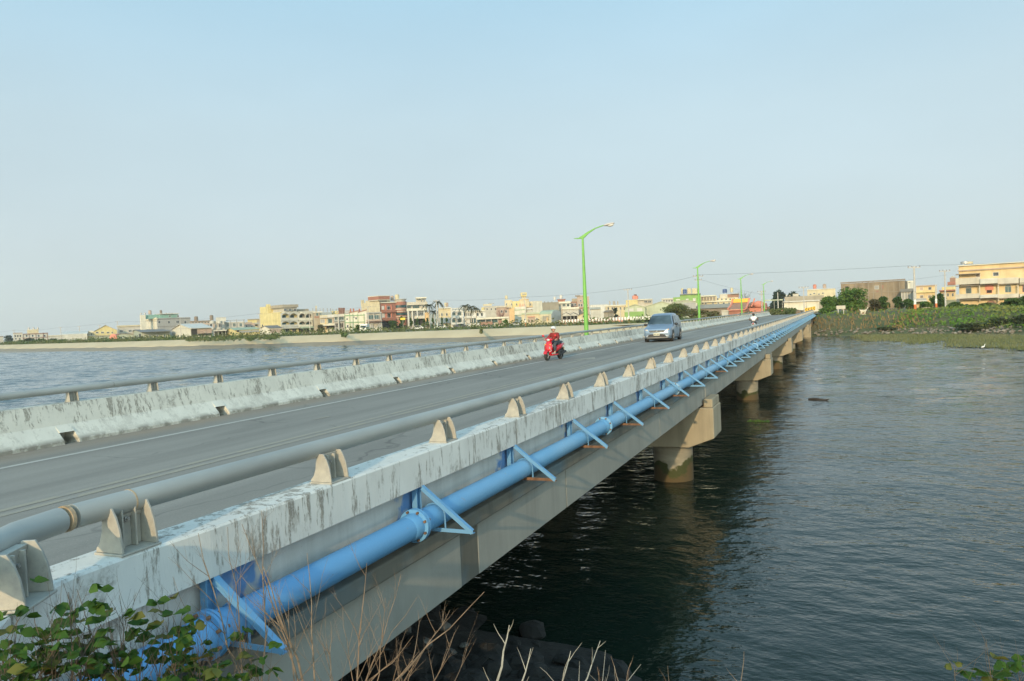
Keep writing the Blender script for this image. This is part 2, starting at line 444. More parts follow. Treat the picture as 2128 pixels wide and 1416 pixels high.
# near embankment under and beside the bridge
def ysh(x):
    P = [(-60,13.5),(-12,12.8),(-7,12.3),(-4.9,11.7),(-3,10.9),(-1.5,10.2),(0,9.3),(3,6.8),(6,4),(12,-2),(40,-14)]
    for (a, ya), (c, yc) in zip(P, P[1:]):
        if x <= c: return ya + (yc-ya)*(x-a)/(c-a) if x > a else ya
    return P[-1][1]
def ground_z(x, y):
    d = ysh(x) - y
    z = d*.30 if d > 0 else d*.25
    z += .10*math.sin(x*2.1+y*1.3)*math.sin(y*1.7-x*.6)*(1 if d > 1 else .4)
    return max(-.9, min(3.3, z))
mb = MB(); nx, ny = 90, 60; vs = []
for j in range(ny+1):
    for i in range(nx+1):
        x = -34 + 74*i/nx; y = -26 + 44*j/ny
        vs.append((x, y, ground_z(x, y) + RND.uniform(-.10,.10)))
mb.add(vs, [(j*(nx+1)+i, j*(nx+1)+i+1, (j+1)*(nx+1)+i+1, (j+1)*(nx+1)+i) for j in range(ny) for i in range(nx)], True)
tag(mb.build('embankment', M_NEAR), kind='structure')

# ================================================================ the bridge
def asphalt():
    m, n, l, b = base_mat('asphalt'); v = coords(n, l)
    col = mixc(n, l, ramp(n, l, noise(n, l, coords(n, l, (1,.05,1)), 1.1, 6, .62), .34, .66), (.178,.166,.144), (.262,.244,.212))
    col = mixc(n, l, ramp(n, l, noise(n, l, v, 38, 3, .8), .60, .72, 0, .55), col, (.44,.42,.37))
    col = mixc(n, l, ramp(n, l, noise(n, l, v, 55, 2, .8), .58, .7, 0, .6), col, (.11,.105,.095))
    tk = noise(n, l, coords(n, l, (1,.3,1)), .45, 4, .6)
    col = mixc(n, l, ramp(n, l, tk, .56, .60, 0, .35), col, (.15,.14,.122))
    vo = n.new('ShaderNodeTexVoronoi'); vo.feature = 'DISTANCE_TO_EDGE'; vo.inputs['Scale'].default_value = .32
    wv = n.new('ShaderNodeVectorMath'); wv.operation = 'ADD'; l.new(v, wv.inputs[0]); nn_ = n.new('ShaderNodeTexNoise'); nn_.inputs['Scale'].default_value = 1.2; l.new(v, nn_.inputs['Vector']); l.new(nn_.outputs['Color'], wv.inputs[1]); l.new(wv.outputs[0], vo.inputs['Vector'])
    col = mixc(n, l, mul(n, l, ramp(n, l, vo.outputs['Distance'], .004, .012, 1, 0), ramp(n, l, tk, .45, .6, 0, .6)), col, (.07,.065,.058))
    st = noise(n, l, coords(n, l, (5,1.2,1)), 1.6, 5, .75)
    col = mixc(n, l, ramp(n, l, st, .68, .74, 0, .45), col, (.48,.46,.41))
    # brown dust swept against the far parapet
    sp = n.new('ShaderNodeSeparateXYZ'); l.new(v, sp.inputs[0])
    e = ramp(n, l, sp.outputs[0], -12.1, -12.9, 0, 1)
    dn = ramp(n, l, noise(n, l, coords(n, l, (1.5,.35,1)), 1.1, 5), .3, .6, .25, 1)
    col = mixc(n, l, mul(n, l, mul(n, l, e, dn), .8), col, (.27,.21,.145))
    l.new(col, b.inputs['Base Color']); b.inputs['Roughness'].default_value = .92
    bump(n, l, b, noise(n, l, v, 70, 3), .35, .008); return m
M_ASPH = asphalt()
mb = MB()
mb.box(-13.1,-30,3.2,-4.38,152,3.34)
mb.add([(-14.5,152,3.34),(-4,152,3.34),(-3,300,3.34),(-24,300,3.34)], [(0,1,2,3)])
mb.box(-14.5,152,1.5,-4,153,3.33)
tag(mb.build('road', M_ASPH), kind='structure')
def linemat(name, c, keep):
    m, n, l, b = base_mat(name)
    f = noise(n, l, coords(n, l, (1,.35,1)), 6, 6, .75)
    col = mixc(n, l, ramp(n, l, f, .62-keep*.3, .72-keep*.3), c, (.25,.235,.21))
    l.new(col, b.inputs['Base Color']); b.inputs['Roughness'].default_value = .85; return m
M_LW = linemat('line_white', (.42,.40,.355), .22); M_LY = linemat('line_yellow', (.30,.27,.21), .42)
mb = MB()
def mark(x0, x1, y0, y1, mi): mb.cur = mi; mb.add([(x0,y0,3.344),(x1,y0,3.344),(x1,y1,3.344),(x0,y1,3.344)], [(0,1,2,3)])
mark(-11.88,-11.75,-10,150,0); mark(-5.72,-5.6,-10,150,0)
mark(-8.95,-8.83,-10,150,1); mark(-8.70,-8.58,-10,150,1)
mb.cur = 1      # worn arrow in the far lane
for dx in (-.02,):
    mb.add([(-10.25,29.2,3.346),(-10.05,29.2,3.346),(-10.05,32,3.346),(-10.25,32,3.346)], [(0,1,2,3)])
    mb.add([(-10.75,31.9,3.346),(-9.6,31.9,3.346),(-10.15,33.6,3.346)], [(0,1,2)])
for x, y, L in ((-10.2,13.2,.5),): mb.add([(x,y,3.346),(x+.07,y,3.346),(x+.12,y+L,3.346),(x+.03,y+L,3.346)], [(0,1,2,3)])
tag(mb.build('road_markings', [M_LW, M_LY]), kind='structure')

M_GIRD = m_concrete('girder_concrete', (.33,.325,.285), .38)
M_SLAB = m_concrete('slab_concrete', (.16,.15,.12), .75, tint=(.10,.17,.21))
M_CAPC = m_concrete('cap_concrete', (.36,.315,.225), .5)
def column_mat():
    m, n, l, b = base_mat('column_concrete'); v = coords(n, l)
    sp = n.new('ShaderNodeSeparateXYZ'); l.new(v, sp.inputs[0])
    wob = ramp(n, l, noise(n, l, v, 1.3, 4), .3, .7, -.28, .28)
    a = n.new('ShaderNodeMath'); a.operation = 'ADD'; l.new(sp.outputs[2], a.inputs[0]); l.new(wob, a.inputs[1])
    c0 = mixc(n, l, ramp(n, l, noise(n, l, coords(n, l, (1,1,5)), 1.2, 5), .35, .65), (.30,.275,.21), (.22,.20,.15))
    c1 = mixc(n, l, ramp(n, l, a.outputs[0], .50, .58), (.045,.052,.014), c0)
    c2 = mixc(n, l, ramp(n, l, a.outputs[0], .24, .34), (.085,.06,.025), c1)
    l.new(c2, b.inputs['Base Color']); b.inputs['Roughness'].default_value = .85
    bump(n, l, b, noise(n, l, v, 18, 4), .3, .02); return m
M_COLM = column_mat()
bridge = thing('bridge', 'long low concrete road bridge on round columns crossing the water', 'bridge', (0,0,0))
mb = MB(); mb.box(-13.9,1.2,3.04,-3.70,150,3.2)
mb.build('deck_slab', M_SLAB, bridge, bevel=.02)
mb = MB(); mb.box(-14.2,-.4,-1,-3.9,1.6,2.95)
mb.build('abutment', M_CAPC, bridge)
mb = MB(); mb.box(-14.2,135.2,-1,-3.9,137.4,2.95)
mb.build('abutment', M_CAPC, bridge)
PIERS = [24.2, 46.3, 68.5, 90.7, 112.9]
ends = [1.7] + PIERS + [135.2]
for a, c in zip(ends, ends[1:]):
    mb = MB()
    # the outer face is cast in panels parted by shallow grooves
    cuts = [a+.03] + [y for y in ((7.34,7.75,10.84,17.5) if a < 5 else [a+(c-a)*k/6 for k in (1,2,3,4,5)]) if a < y < c] + [c-.03]
    for i, (p, q) in enumerate(zip(cuts, cuts[1:])):
        deep = a < 5 and abs(p-7.34) < .01
        mb.box(-4.3, p+.016, 2.42, -3.80-(.035 if deep else 0), q-.016, 3.02)
    if a < 5:
        jp = MB(); jp.box(-3.87, 7.327, 2.425, -3.806, 7.763, 3.018); jp.build('joint_strip', M_SLAB, bridge)
    mb.box(-4.35, a+.03, 2.40, -3.87, c-.03, 2.62)
    mb.box(-4.30, a+.04, 2.43, -3.88, c-.04, 3.0)
    mb.build('girder', M_GIRD, bridge, bevel=.008)
    for x in (-6.2,-8.6,-11.0,-13.2):
        mb = MB(); mb.box(x-.25, a+.03, 2.40, x+.25, c-.03, 3.02); mb.build('girder', M_GIRD, bridge)
for i, y in enumerate(PIERS):
    mb = MB()
    prof = [(-13.95,1.42),(-13.2,1.12),(-4.24,1.12),(-3.46,1.42),(-3.46,2.34),(-13.95,2.34)]
    mb.prism(prof, y-.78, y+.78, 'y')
    mb.box(-3.76, y-.70, 2.34, -3.49, y+.70, 2.60)
    mb.box(-13.92, y-.70, 2.34, -13.65, y+.70, 2.60)
    for x in (-4.07,-6.2,-8.6,-11.0,-13.2):
        mb.box(x-.2, y-.55, 2.34, x+.2, y-.15, 2.40); mb.box(x-.2, y+.15, 2.34, x+.2, y+.55, 2.40)
    cap = mb.build('pier_cap', M_CAPC, bridge, bevel=.03)
    for x in (-4.87,-8.75,-12.55):
        mb = MB(); mb.lathe([(.61,-2),(.61,1.125)], (x,y,0), 32); mb.build('column', M_COLM, cap)

# ---------------------------------------------------------------- parapets
def whitewash_blue():
    m = m_whitewash('parapet_outer', (.70,.70,.66), amount=.46)
    n, l = m.node_tree.nodes, m.node_tree.links; b = n['Principled BSDF']
    v = coords(n, l); sp = n.new('ShaderNodeSeparateXYZ'); l.new(v, sp.inputs[0])
    old = b.inputs['Base Color'].links[0].from_socket
    # below the overhang the wall is smoother grey, with blue overspray behind every bracket
    low = ramp(n, l, sp.outputs[2], 3.6885, 3.6895, 1, 0)
    out = ramp(n, l, sp.outputs[0], -3.95, -3.93, 0, 1)
    k = mul(n, l, low, out)
    gs = ramp(n, l, noise(n, l, coords(n, l, (1,1,.2)), 3.2, 5, .65), .35, .75)
    grey = mixc(n, l, gs, (.58,.58,.55), (.40,.40,.37))
    spk = ramp(n, l, noise(n, l, v, 28, 4, .75), .66, .72, 0, .6)
    grey = mixc(n, l, spk, grey, (.16,.14,.11))
    col = mixc(n, l, k, old, grey)
    md = n.new('ShaderNodeMath'); md.operation = 'SUBTRACT'; l.new(sp.outputs[1], md.inputs[0]); md.inputs[1].default_value = 6.52-1.175
    pp = n.new('ShaderNodeMath'); pp.operation = 'PINGPONG'; l.new(md.outputs[0], pp.inputs[0]); pp.inputs[1].default_value = 1.175
    wob = ramp(n, l, noise(n, l, v, 5, 3), .3, .7, -.22, .22)
    a = n.new('ShaderNodeMath'); a.operation = 'ADD'; l.new(pp.outputs[0], a.inputs[0]); l.new(wob, a.inputs[1])
    bl = mul(n, l, ramp(n, l, a.outputs[0], .97, 1.10), k)
    far = ramp(n, l, sp.outputs[1], 8, 40, 1, .5)
    col = mixc(n, l, mul(n, l, mul(n, l, bl, far), .85), col, (.045,.20,.48))
    l.new(col, b.inputs['Base Color']); return m
M_PARO = whitewash_blue()
M_PARI = m_whitewash('parapet_inner', (.66,.645,.565), (.24,.225,.185), amount=.47, ztoe=3.68)
def sweep(mb, prof, path):
    """prof: (offset to the left of the outer edge, z); path: outer edge in plan"""
    P = [V(p) for p in path]; k = len(prof); vs = []
    for i, p in enumerate(P):
        t = (P[min(i+1, len(P)-1)] - P[max(i-1, 0)]).normalized(); nn = V((-t.y, t.x))
        for o, z in prof:
            q = p + nn*o; vs.append((q.x, q.y, z))
    fs = [(i*k+j, i*k+(j+1) % k, (i+1)*k+(j+1) % k, (i+1)*k+j) for i in range(len(P)-1) for j in range(k)]
    fs += [tuple(range(k-1,-1,-1)), tuple(range((len(P)-1)*k, len(P)*k))]
    mb.add(vs, fs)
near_par = thing('concrete_parapet', 'flaking whitewashed concrete parapet nearest the viewer with blue pipe along its outer face', 'parapet', (-3.9,2.8,3.2))
NP = V((-3.9,2.8,3.2))
profN = [(0,3.69),(0,4.0),(.012,4.016),(.30,4.016),(.40,3.68),(.65,3.42),(.67,3.345),(.67,3.205),(.12,3.205),(.12,3.675),(.03,3.69)]
mb = MB()
flare = [(-.8,-1.2),(-1.6,-.35),(-2.25,.5),(-2.8,1.22),(-3.18,1.75),(-3.42,2.10),(-3.60,2.36),(-3.74,2.58),(-3.815,2.85),(-3.83,3.25),(-3.795,3.8),(-3.785,5.0)]
sweep(mb, profN, [V(p) for p in flare] + [V((-3.775,8.998))])
y = 9.0
while y < 154:
    sweep(mb, profN, [(-3.775, y+.003), (-3.775, min(y+6, 154)-.003)]); y += 6
o = mb.build('wall', M_PARO, near_par); o.location = -NP
far_par = thing('concrete_parapet', 'streaked grey and white far parapet with square drain holes along the road edge', 'parapet', (-13.4,2,3.2))
FP = V((-13.4,2,3.2))
profF = [(-13.75,3.0),(-13.05,3.0),(-13.05,3.40),(-13.30,3.68),(-13.40,4.058),(-13.75,4.058)]
profD = [(-13.75,3.55),(-13.16,3.55),(-13.30,3.68),(-13.40,4.058),(-13.75,4.058)]
profB = [(-13.75,3.0),(-13.45,3.0),(-13.45,3.55),(-13.75,3.55)]
mb = MB(); prev = -6.0; y = 2.16
while y < 176:
    mb.prism(profF, prev, y-.15, 'y'); mb.prism(profD, y-.15, y+.15, 'y'); mb.prism(profB, y-.15, y+.15, 'y')
    prev = y+.15; y += 3.85
mb.prism(profF, prev, 177, 'y')
o = mb.build('wall', M_PARI, far_par); o.location = -FP

# ---------------------------------------------------------------- guard rails
def zinc():
    m, n, l, b = base_mat('zinc'); v = coords(n, l)
    col = mixc(n, l, ramp(n, l, noise(n, l, coords(n, l, (1,.3,1)), 2.5, 5, .6), .3, .7), (.29,.30,.285), (.40,.41,.385))
    col = mixc(n, l, ramp(n, l, noise(n, l, v, 12, 5, .75), .66, .75, 0, .45), col, (.24,.19,.12))
    col = mixc(n, l, ramp(n, l, noise(n, l, v, 3, 5, .7), .64, .74, 0, .5), col, (.46,.45,.41))
    l.new(col, b.inputs['Base Color']); b.inputs['Metallic'].default_value = .15; b.inputs['Roughness'].default_value = .6
    bump(n, l, b, noise(n, l, v, 40, 3), .08, .005); return m
M_ZINC = zinc()
def postmat():
    m, n, l, b = base_mat('cast_post'); v = coords(n, l)
    oi = n.new('ShaderNodeObjectInfo')
    col = mixc(n, l, ramp(n, l, noise(n, l, v, 14, 5, .65), .3, .7), (.30,.295,.27), (.44,.42,.36))
    col = mixc(n, l, ramp(n, l, noise(n, l, v, 6, 5, .75), .6, .75, 0, .7), col, (.16,.15,.125))
    col = mixc(n, l, ramp(n, l, oi.outputs['Random'], 0, 1, 0, .35), col, (.40,.36,.29))
    l.new(col, b.inputs['Base Color']); b.inputs['Metallic'].default_value = .1; b.inputs['Roughness'].default_value = .7
    bump(n, l, b, noise(n, l, v, 50, 3), .12, .005); return m
M_POST = postmat(); M_BOLT = mat('bolt_steel', (.36,.35,.33), .5, .2, 20, metal=.6); M_RUST = mat('rust', (.17,.09,.05), .9, .4, 8)
def post_mb():
    mb = MB()
    mb.box(-.108,-.134,0,.108,.134,.014)
    fin = [(-.104,.014),(.098,.014),(.094,.07),(.082,.15),(.060,.22),(.030,.276),(-.034,.276),(-.046,.20),(-.054,.13),(-.074,.07),(-.102,.035)]
    mb.prism(fin, -.124, -.108, 'y'); mb.prism(fin, .108, .124, 'y')
    mb.box(-.036,-.108,.014,-.020,.108,.225)
    mb.box(-.020,-.050,.014,.022,-.038,.250); mb.box(-.020,.038,.014,.022,.050,.250)
    mb.prism([(-.05,.19),(-.012,.19),(0,.262),(-.055,.262)], -.108, .108, 'y')
    return mb
nr = thing('guard_rail', 'thick grey tubular guard rail on cast fin posts atop the near parapet', 'guard rail', (-3.9,3.0,4.016))
NR = V((-3.9,3.0,4.016))
p0 = post_mb().build('post', M_POST, nr, bevel=.004)
p0.location = V((-3.94,3.30,4.016)) - NR; p0.scale = (1.06,1.06,1.0)
mbb = MB(); mbb.lathe([(.026,0),(.026,.006),(.017,.006),(.017,.022)], (-.020,0,.185), 6, V((1,0,0)), smooth=False); mbb.lathe([(.010,.02),(.010,.036)], (-.020,0,.185), 8, V((1,0,0)))
mbb.build('bolt', M_BOLT, p0)
for k in range(1, 75):
    c = copy_tree(p0, nr); c.location = V((-3.89 if k > 2 else -3.90,3.25+1.995*k,4.016)) - NR; c.scale = (1,1,.88)
c = copy_tree(p0, nr); c.location = V((-3.70,2.46,4.017)) - NR; c.rotation_euler.z = math.radians(27)
c = copy_tree(p0, nr); c.location = V((-2.75,.72,4.017)) - NR; c.rotation_euler.z = math.radians(34)
RZ = 4.290
def rail(parent, org, pts, r=.070, sleeve=None):
    mb = MB(); mb.tube([V(p) for p in pts], r, 20)
    o = mb.build('rail_tube', M_ZINC, parent); o.location = -org
y = 2.98
while y < 153:
    y2 = min(y+8, 153); xa = -3.985 if y < 3 else -3.935; rail(nr, NR, [(xa,y+.004,RZ),(-3.955 if xa < -3.95 else -3.935,(y+y2)/2,RZ),(-3.935,y2-.004,RZ)]); y = y2
rail(nr, NR, [(-3.98,2.90,RZ),(-3.93,2.62,RZ-.002),(-3.80,2.36,RZ-.004),(-3.48,1.86,RZ),(-3.05,1.25,RZ),(-2.45,.4,RZ),(-1.65,-.8,RZ)], .072)
mb = MB(); mb.lathe([(.0745,-.012),(.0745,.012)], (-3.983,2.94,RZ), 24, V((-.06,1,0))); o = mb.build('end_ring', mat('rust_pale', (.40,.30,.19), .8, .4, 15), nr); o.location = -NR
mb = MB(); mb.lathe([(.0725,-.006),(.0725,.006)], (-3.984,3.36,RZ), 24, V((0,1,0))); o = mb.build('weld_seam', MC['rust_pale'], nr); o.location = -NR
fr = thing('guard_rail', 'grey tubular guard rail on the far parapet behind the scooter and van', 'guard rail', (-13.57,3.0,4.058))
FRo = V((-13.57,3.0,4.058))
q0 = p0.copy(); COL.objects.link(q0); q0.parent = fr; q0.scale = (.72,.8,.86); q0.rotation_euler.z = 0; q0.location = V((-13.57,2.70,4.058)) - FRo
for ch in p0.children:
    d = ch.copy(); COL.objects.link(d); d.parent = q0
for k in range(1, 92):
    c = copy_tree(q0, fr); c.location = V((-13.57,2.70+1.9*k,4.058)) - FRo
y = -4.0
while y < 176:
    y2 = min(y+7.6, 176); rail(fr, FRo, [(-13.57,y+.004,4.300),(-13.57,y2-.004,4.300)], .068); y = y2

# ---------------------------------------------------------------- the blue water main
def fresher(m, c):
    n, l = m.node_tree.nodes, m.node_tree.links; b = n['Principled BSDF']; sp = n.new('ShaderNodeSeparateXYZ'); l.new(coords(n, l), sp.inputs[0])
    old = b.inputs['Base Color'].links[0].from_socket; col = mixc(n, l, ramp(n, l, sp.outputs[1], 3.5, 9, .85, 0), old, c); l.new(col, b.inputs['Base Color']); return m
M_BLUE = m_paint_worn('blue_paint', (.12,.33,.55), (.22,.40,.56), .5, chip=(.33,.28,.22), amount=.55)
M_BLUE2 = m_paint_worn('blue_bracket', (.09,.26,.47), (.16,.33,.50), .6, chip=(.26,.12,.05), amount=.42)
fresher(M_BLUE, (.085,.27,.53))
wp = thing('water_pipe', 'bright blue water main hung on triangular brackets along the parapet face', 'pipe', (-3.68,3,3.40))
WP = V((-3.68,3,3.40))
FL = [3.62,6.2,12.55,18.7,27.8,39,51,63,75,87,99,111,123,135]
cuts = [1.9] + FL + [151]
for a, c in zip(cuts, cuts[1:]):
    mb = MB(); mb.tube([(-3.68,a+.02,3.40),(-3.68,c-.02,3.40)], .113, 28); o = mb.build('pipe_length', M_BLUE, wp); o.location = -WP
for i, y in enumerate(FL):
    mb = MB()
    mb.lathe([(.114,-.16),(.122,-.14),(.122,-.03),(.156,-.028),(.156,-.004),(.13,-.003),(.13,.003),(.156,.004),(.156,.028),(.122,.03),(.122,.14),(.114,.16)], (-3.68,y,3.40), 28, V((0,1,0)))
    fl = mb.build('flange', M_BLUE, wp); fl.location = -WP
    if y < 30:
        for kk in range(8):
            a = 2*math.pi*(kk+.5)/8
            mb = MB(); mb.lathe([(.013,-.05),(.013,.05)], (-3.68+138e-3*math.cos(a), y, 3.40+138e-3*math.sin(a)), 6, V((0,1,0)), smooth=False)
            mb.build('bolt', M_RUST, fl)
def bracket_mb():
    mb = MB()
    # channel up the wall, arm out under the pipe, diagonal down to its tip, strap round the pipe
    mb.box(-.185,-.045,-.20,-.165,.045,.285); mb.box(-.165,-.045,-.20,-.13,-.037,.285); mb.box(-.165,.037,-.20,-.13,.045,.285)
    mb.cur = 1
    mb.box(-.16,-.024,-.134,.45,.024,-.128); mb.box(-.16,-.024,-.128,.45,-.018,-.098)
    mb.cur = 0
    a, c = V((-.085,0,.30)), V((.44,0,-.105))
    mb.bar(a, c, .046, .008, V((.62,0,.78))); mb.bar(a+V((0,-.024,-.02)), c+V((0,-.024,-.02)), .006, .04, V((.62,0,.78)))
    pts = [V((.119*math.cos(t), .05, .119*math.sin(t))) for t in [math.pi*k/10 - .15 for k in range(12)]]
    mb.tube([V((.119,.05,-.13))] + pts + [V((-.119,.05,-.13))], .009, 6)
    return mb
b0 = bracket_mb().build('bracket', [M_BLUE2, M_BLUE2], wp)
br = bracket_mb().build('bracket', [M_BLUE2, M_RUST], wp)
ys = [3.80] + [6.52 + 2.35*k for k in range(61)]
for i, y in enumerate(ys):
    c = b0 if i == 0 else br if i == 2 else (br if i in (3,4,5,6,9) else b0).copy()
    if i not in (0, 2): COL.objects.link(c); c.parent = wp
    c.location = V((-3.68,y,3.40)) - WP

# ---------------------------------------------------------------- street lamps on the far side
M_GREEN = mat('lamp_green', (.16,.40,.07), .45, .12, 1.5); M_LAMPG = mat('lamp_shell', (.50,.46,.42), .5, .1, 6)
M_LENS = mat('lamp_lens', (.62,.60,.55), .2, .1, 6)
def lamp(y, label):
    t = thing('street_lamp', label, 'street lamp', (-14.08,y,3.78), 0, 'green street lamps along the bridge')
    mb = MB(); mb.lathe([(.21,-.7),(.21,.02),(.17,.03)], (0,0,0), 8, smooth=False); mb.box(.0,-.3,-.7,.33,.3,0); mb.build('plinth', M_PARI, t)
    mb = MB(); mb.lathe([(.135,.02),(.13,1.9),(.12,1.9),(.118,2.3),(.062,6.15)], (0,0,0), 14); mb.build('pole', M_GREEN, t)
    mb = MB()
    up = [(-.56,6.20),(-.25,6.20),(0,6.33),(.25,6.48),(.6,6.63),(.85,6.73),(1.3,6.84),(1.42,6.85)]
    lo = [(1.42,6.81),(.85,6.67),(.6,6.53),(.35,6.38),(.15,6.20),(.02,6.12),(-.3,6.13),(-.56,6.17)]
    mb.prism(up+lo, -.045, .045, 'y'); mb.build('arm', M_GREEN, t, bevel=.02)
    mb = MB()
    Rm = Matrix.Rotation(math.radians(-8), 4, 'Y')
    mb.ball((1.68,0,6.86), .36, .15, .085, 16, 8, Rm); hd = mb.build('lamp_head', M_LAMPG, t)
    mb = MB(); mb.ball((1.78,0,6.80), .20, .12, .09, 14, 8, Rm); mb.build('lens', M_LENS, hd)
lamp(45.1, 'green street lamp nearest the viewer, tallest against the sky behind the scooter')
lamp(87.4, 'green street lamp behind the silver van, second one along the bridge')
lamp(129.7, 'thin green street lamp in front of the orange temple roof')
lamp(172.3, 'smallest green street lamp where the far parapet ends')
# ================================================================ buildings
G_DK = glass('window_glass'); G_TEAL = glass('window_teal', (.03,.075,.08))
M_FRAME = mat('window_frame', (.55,.54,.50), .6, .1, 2); M_DARK = mat('opening_dark', (.035,.033,.03), .9, .2, 1)
M_TANK = mat('tank_steel', (.45,.43,.40), .35, .2, 3, metal=.6); M_TANKB = mat('tank_blue', (.05,.09,.22), .5, .2, 3)
beige = (.50,.45,.36)
W = {k: wallm('wall_'+k, tuple(.86*(.80*x+.20*q) for x, q in zip(c, beige))) for k, c in dict(
    cream=(.66,.57,.36), yellow=(.72,.60,.25), white=(.68,.67,.62), grey=(.34,.35,.345), pale=(.52,.50,.44), tan=(.36,.31,.23),
    pink=(.46,.33,.26), red=(.36,.105,.06), greenish=(.42,.47,.36), turq=(.17,.40,.34), brown=(.20,.15,.11), orange=(.72,.46,.20),
    slate=(.12,.13,.14), palegreen=(.47,.53,.36), green=(.20,.42,.07), lite=(.76,.72,.58), conc=(.25,.205,.155), brick=(.30,.135,.085),
    apricot=(.74,.55,.27), bluegrey=(.30,.37,.40), salmon=(.72,.22,.14), dkred=(.17,.05,.035), trim=(.10,.33,.13), band=(.58,.53,.43), roofgreen=(.33,.45,.33), offw=(.60,.59,.52)).items()}
class B:
    def __init__(s, label, xc, d, psi=None, cat='house', name=None, bz=2.55, yref=680):
        P = at_depth(xc, yref, d); a = -math.atan((xc-1064)/FPX) if psi is None else math.radians(psi)
        s.u = RX*math.cos(a) + FH*math.sin(a); s.v = V((-s.u.y, s.u.x, 0)); s.P = V((P.x, P.y, bz)); s.bz = bz; s.d = d; s.px = d/FPX
        s.t = thing(name or cat.replace(' ', '_'), label, cat, s.P, math.atan2(s.u.y, s.u.x))
        s.w = None; s.xc = xc
    def R(s, x, y):
        p = on_plane(x, y, s.P, s.v) - s.P; return p.dot(s.u), p.z
    def L(s, x, y):
        p = on_plane(x, y, s.P, s.u) - s.P; return p.dot(s.v), p.z
    def part(s, mb, name, m, bevel=0): return mb.build(name, m, s.t, bevel=bevel)
    def fbox(s, mb, f, x0, y0, x1, y1, o0, o1):
        """box on face f from pixel rectangle; o0..o1 = how far out of (+) or into (-) the face"""
        g = s.R if f == 'R' else s.L
        xm, ym = (x0+x1)/2, (y0+y1)/2
        a0, a1 = g(x0, ym)[0], g(x1, ym)[0]; z0, z1 = max(-.3, g(xm, y1)[1]), g(xm, y0)[1]
        if f == 'R': mb.box(a0, -o1, z0, a1, -o0, z1)
        else: mb.box(-o1, a0, z0, -o0, a1, z1)
    def body(s, x0, x1, ytop, dep, m, f='R', set_=0, yb=None, name='wall', bevel=0):
        g = s.R if f == 'R' else s.L; xm = (x0+x1)/2
        z1 = g(xm, ytop)[1]; z0 = -.4 if yb is None else g(xm, yb)[1]
        a0, a1 = sorted((g(x0, ytop)[0], g(x1, ytop)[0])); mb = MB()
        if f == 'R': mb.box(a0, set_, z0, a1, dep, z1)
        else: mb.box(set_, a0, z0, dep, a1, z1)
        o = s.part(mb, name, m, bevel)
        if name == 'wall' and s.w is None: s.w = o
        return o
    def two(s, xl, xr, ytop, m, name='wall', yb=None):
        """box whose left face ends at xl and right face at xr"""
        z1 = s.R(s.xc, ytop)[1]; a = s.R(xr, ytop)[0]; c = s.L(xl, ytop)[0]
        z0 = -.4 if yb is None else s.R(xr, yb)[1]
        mb = MB(); mb.box(0, 0, z0, a, c, z1); s.A, s.C, s.Z = a, c, z1
        o = s.part(mb, name, m); s.w = s.w or o; return o
    def slab(s, f, x0, y0, x1, y1, out, m, name='ledge', into=.3):
        mb = MB(); s.fbox(mb, f, x0, y0, x1, y1, -into, out); return s.part(mb, name, m)
    def win(s, f, x0, y0, x1, y1, g=None, fr=None, name='window', out=.05, bars=1, arch=False):
        mb = MB(); t = max(.06, .09*s.px*5)
        s.fbox(mb, f, x0, y0, x1, y1, -.1, out*.4)
        mb.cur = 1; gg = s.R if f == 'R' else s.L
        xm, ym = (x0+x1)/2, (y0+y1)/2
        a0, a1 = sorted((gg(x0, ym)[0], gg(x1, ym)[0])); z0, z1 = gg(xm, y1)[1], gg(xm, y0)[1]
        def bx(p, q, r, t_):
            if f == 'R': mb.box(p, -out, q, r, .05, t_)
            else: mb.box(-out, p, q, .05, r, t_)
        bx(a0-t, z0-t, a0, z1+t); bx(a1, z0-t, a1+t, z1+t); bx(a0, z1, a1, z1+t); bx(a0, z0-t, a1, z0)
        if bars and (a1-a0) > 1.0: bx((a0+a1)/2-t*.4, z0, (a0+a1)/2+t*.4, z1)
        if arch:
            k = 10; am = (a0+a1)/2; rr = (a1-a0)/2
            arc = [(am+rr*math.cos(math.pi*i/k), z1+rr*math.sin(math.pi*i/k)) for i in range(k+1)]
            mb.cur = 0; mb.prism(arc, -out*.5, .1, 'y')
        return s.part(mb, name, [g or G_DK, fr or M_FRAME])
    def row(s, f, x0, x1, y0, y1, n_, fill=.5, **kw):
        st = (x1-x0)/n_
        for i in range(n_):
            c = x0 + st*(i+.5); s.win(f, c-st*fill/2, y0, c+st*fill/2, y1, **kw)
    def gable(s, f, xa, xb, ye, ya, depth, mw, mr, over=.4, xap=None):
        """gable end on face f between xa and xb, eaves at ye, apex at ya; roof sheets run back over depth"""
        g = s.R if f == 'R' else s.L
        a0, a1 = sorted((g(xa, ye)[0], g(xb, ye)[0])); ze = g((xa+xb)/2, ye)[1]; za = g((xa+xb)/2, ya)[1]
        am = (a0+a1)/2 if xap is None else g(xap, ye)[0]
        poly = [(a0,-.4),(a1,-.4),(a1,ze),(am,za),(a0,ze)]
        mb = MB()
        if f == 'R': mb.prism(poly, 0, depth, 'y')
        else: mb.prism(poly, 0, depth, 'x')
        s.w = s.part(mb, 'wall', mw)
        mb = MB(); th = .15
        for (p, zp) in ((a0, ze), (a1, ze)):
            e = p + (p-am)*.06; zz = zp - (za-zp)*.06
            q = [(am, za+.02), (e, zz+.02), (e, zz+.02+th), (am, za+.02+th)]
            mb.prism(q, -over, depth+over, 'y' if f == 'R' else 'x')
        s.part(mb, 'roof', mr)
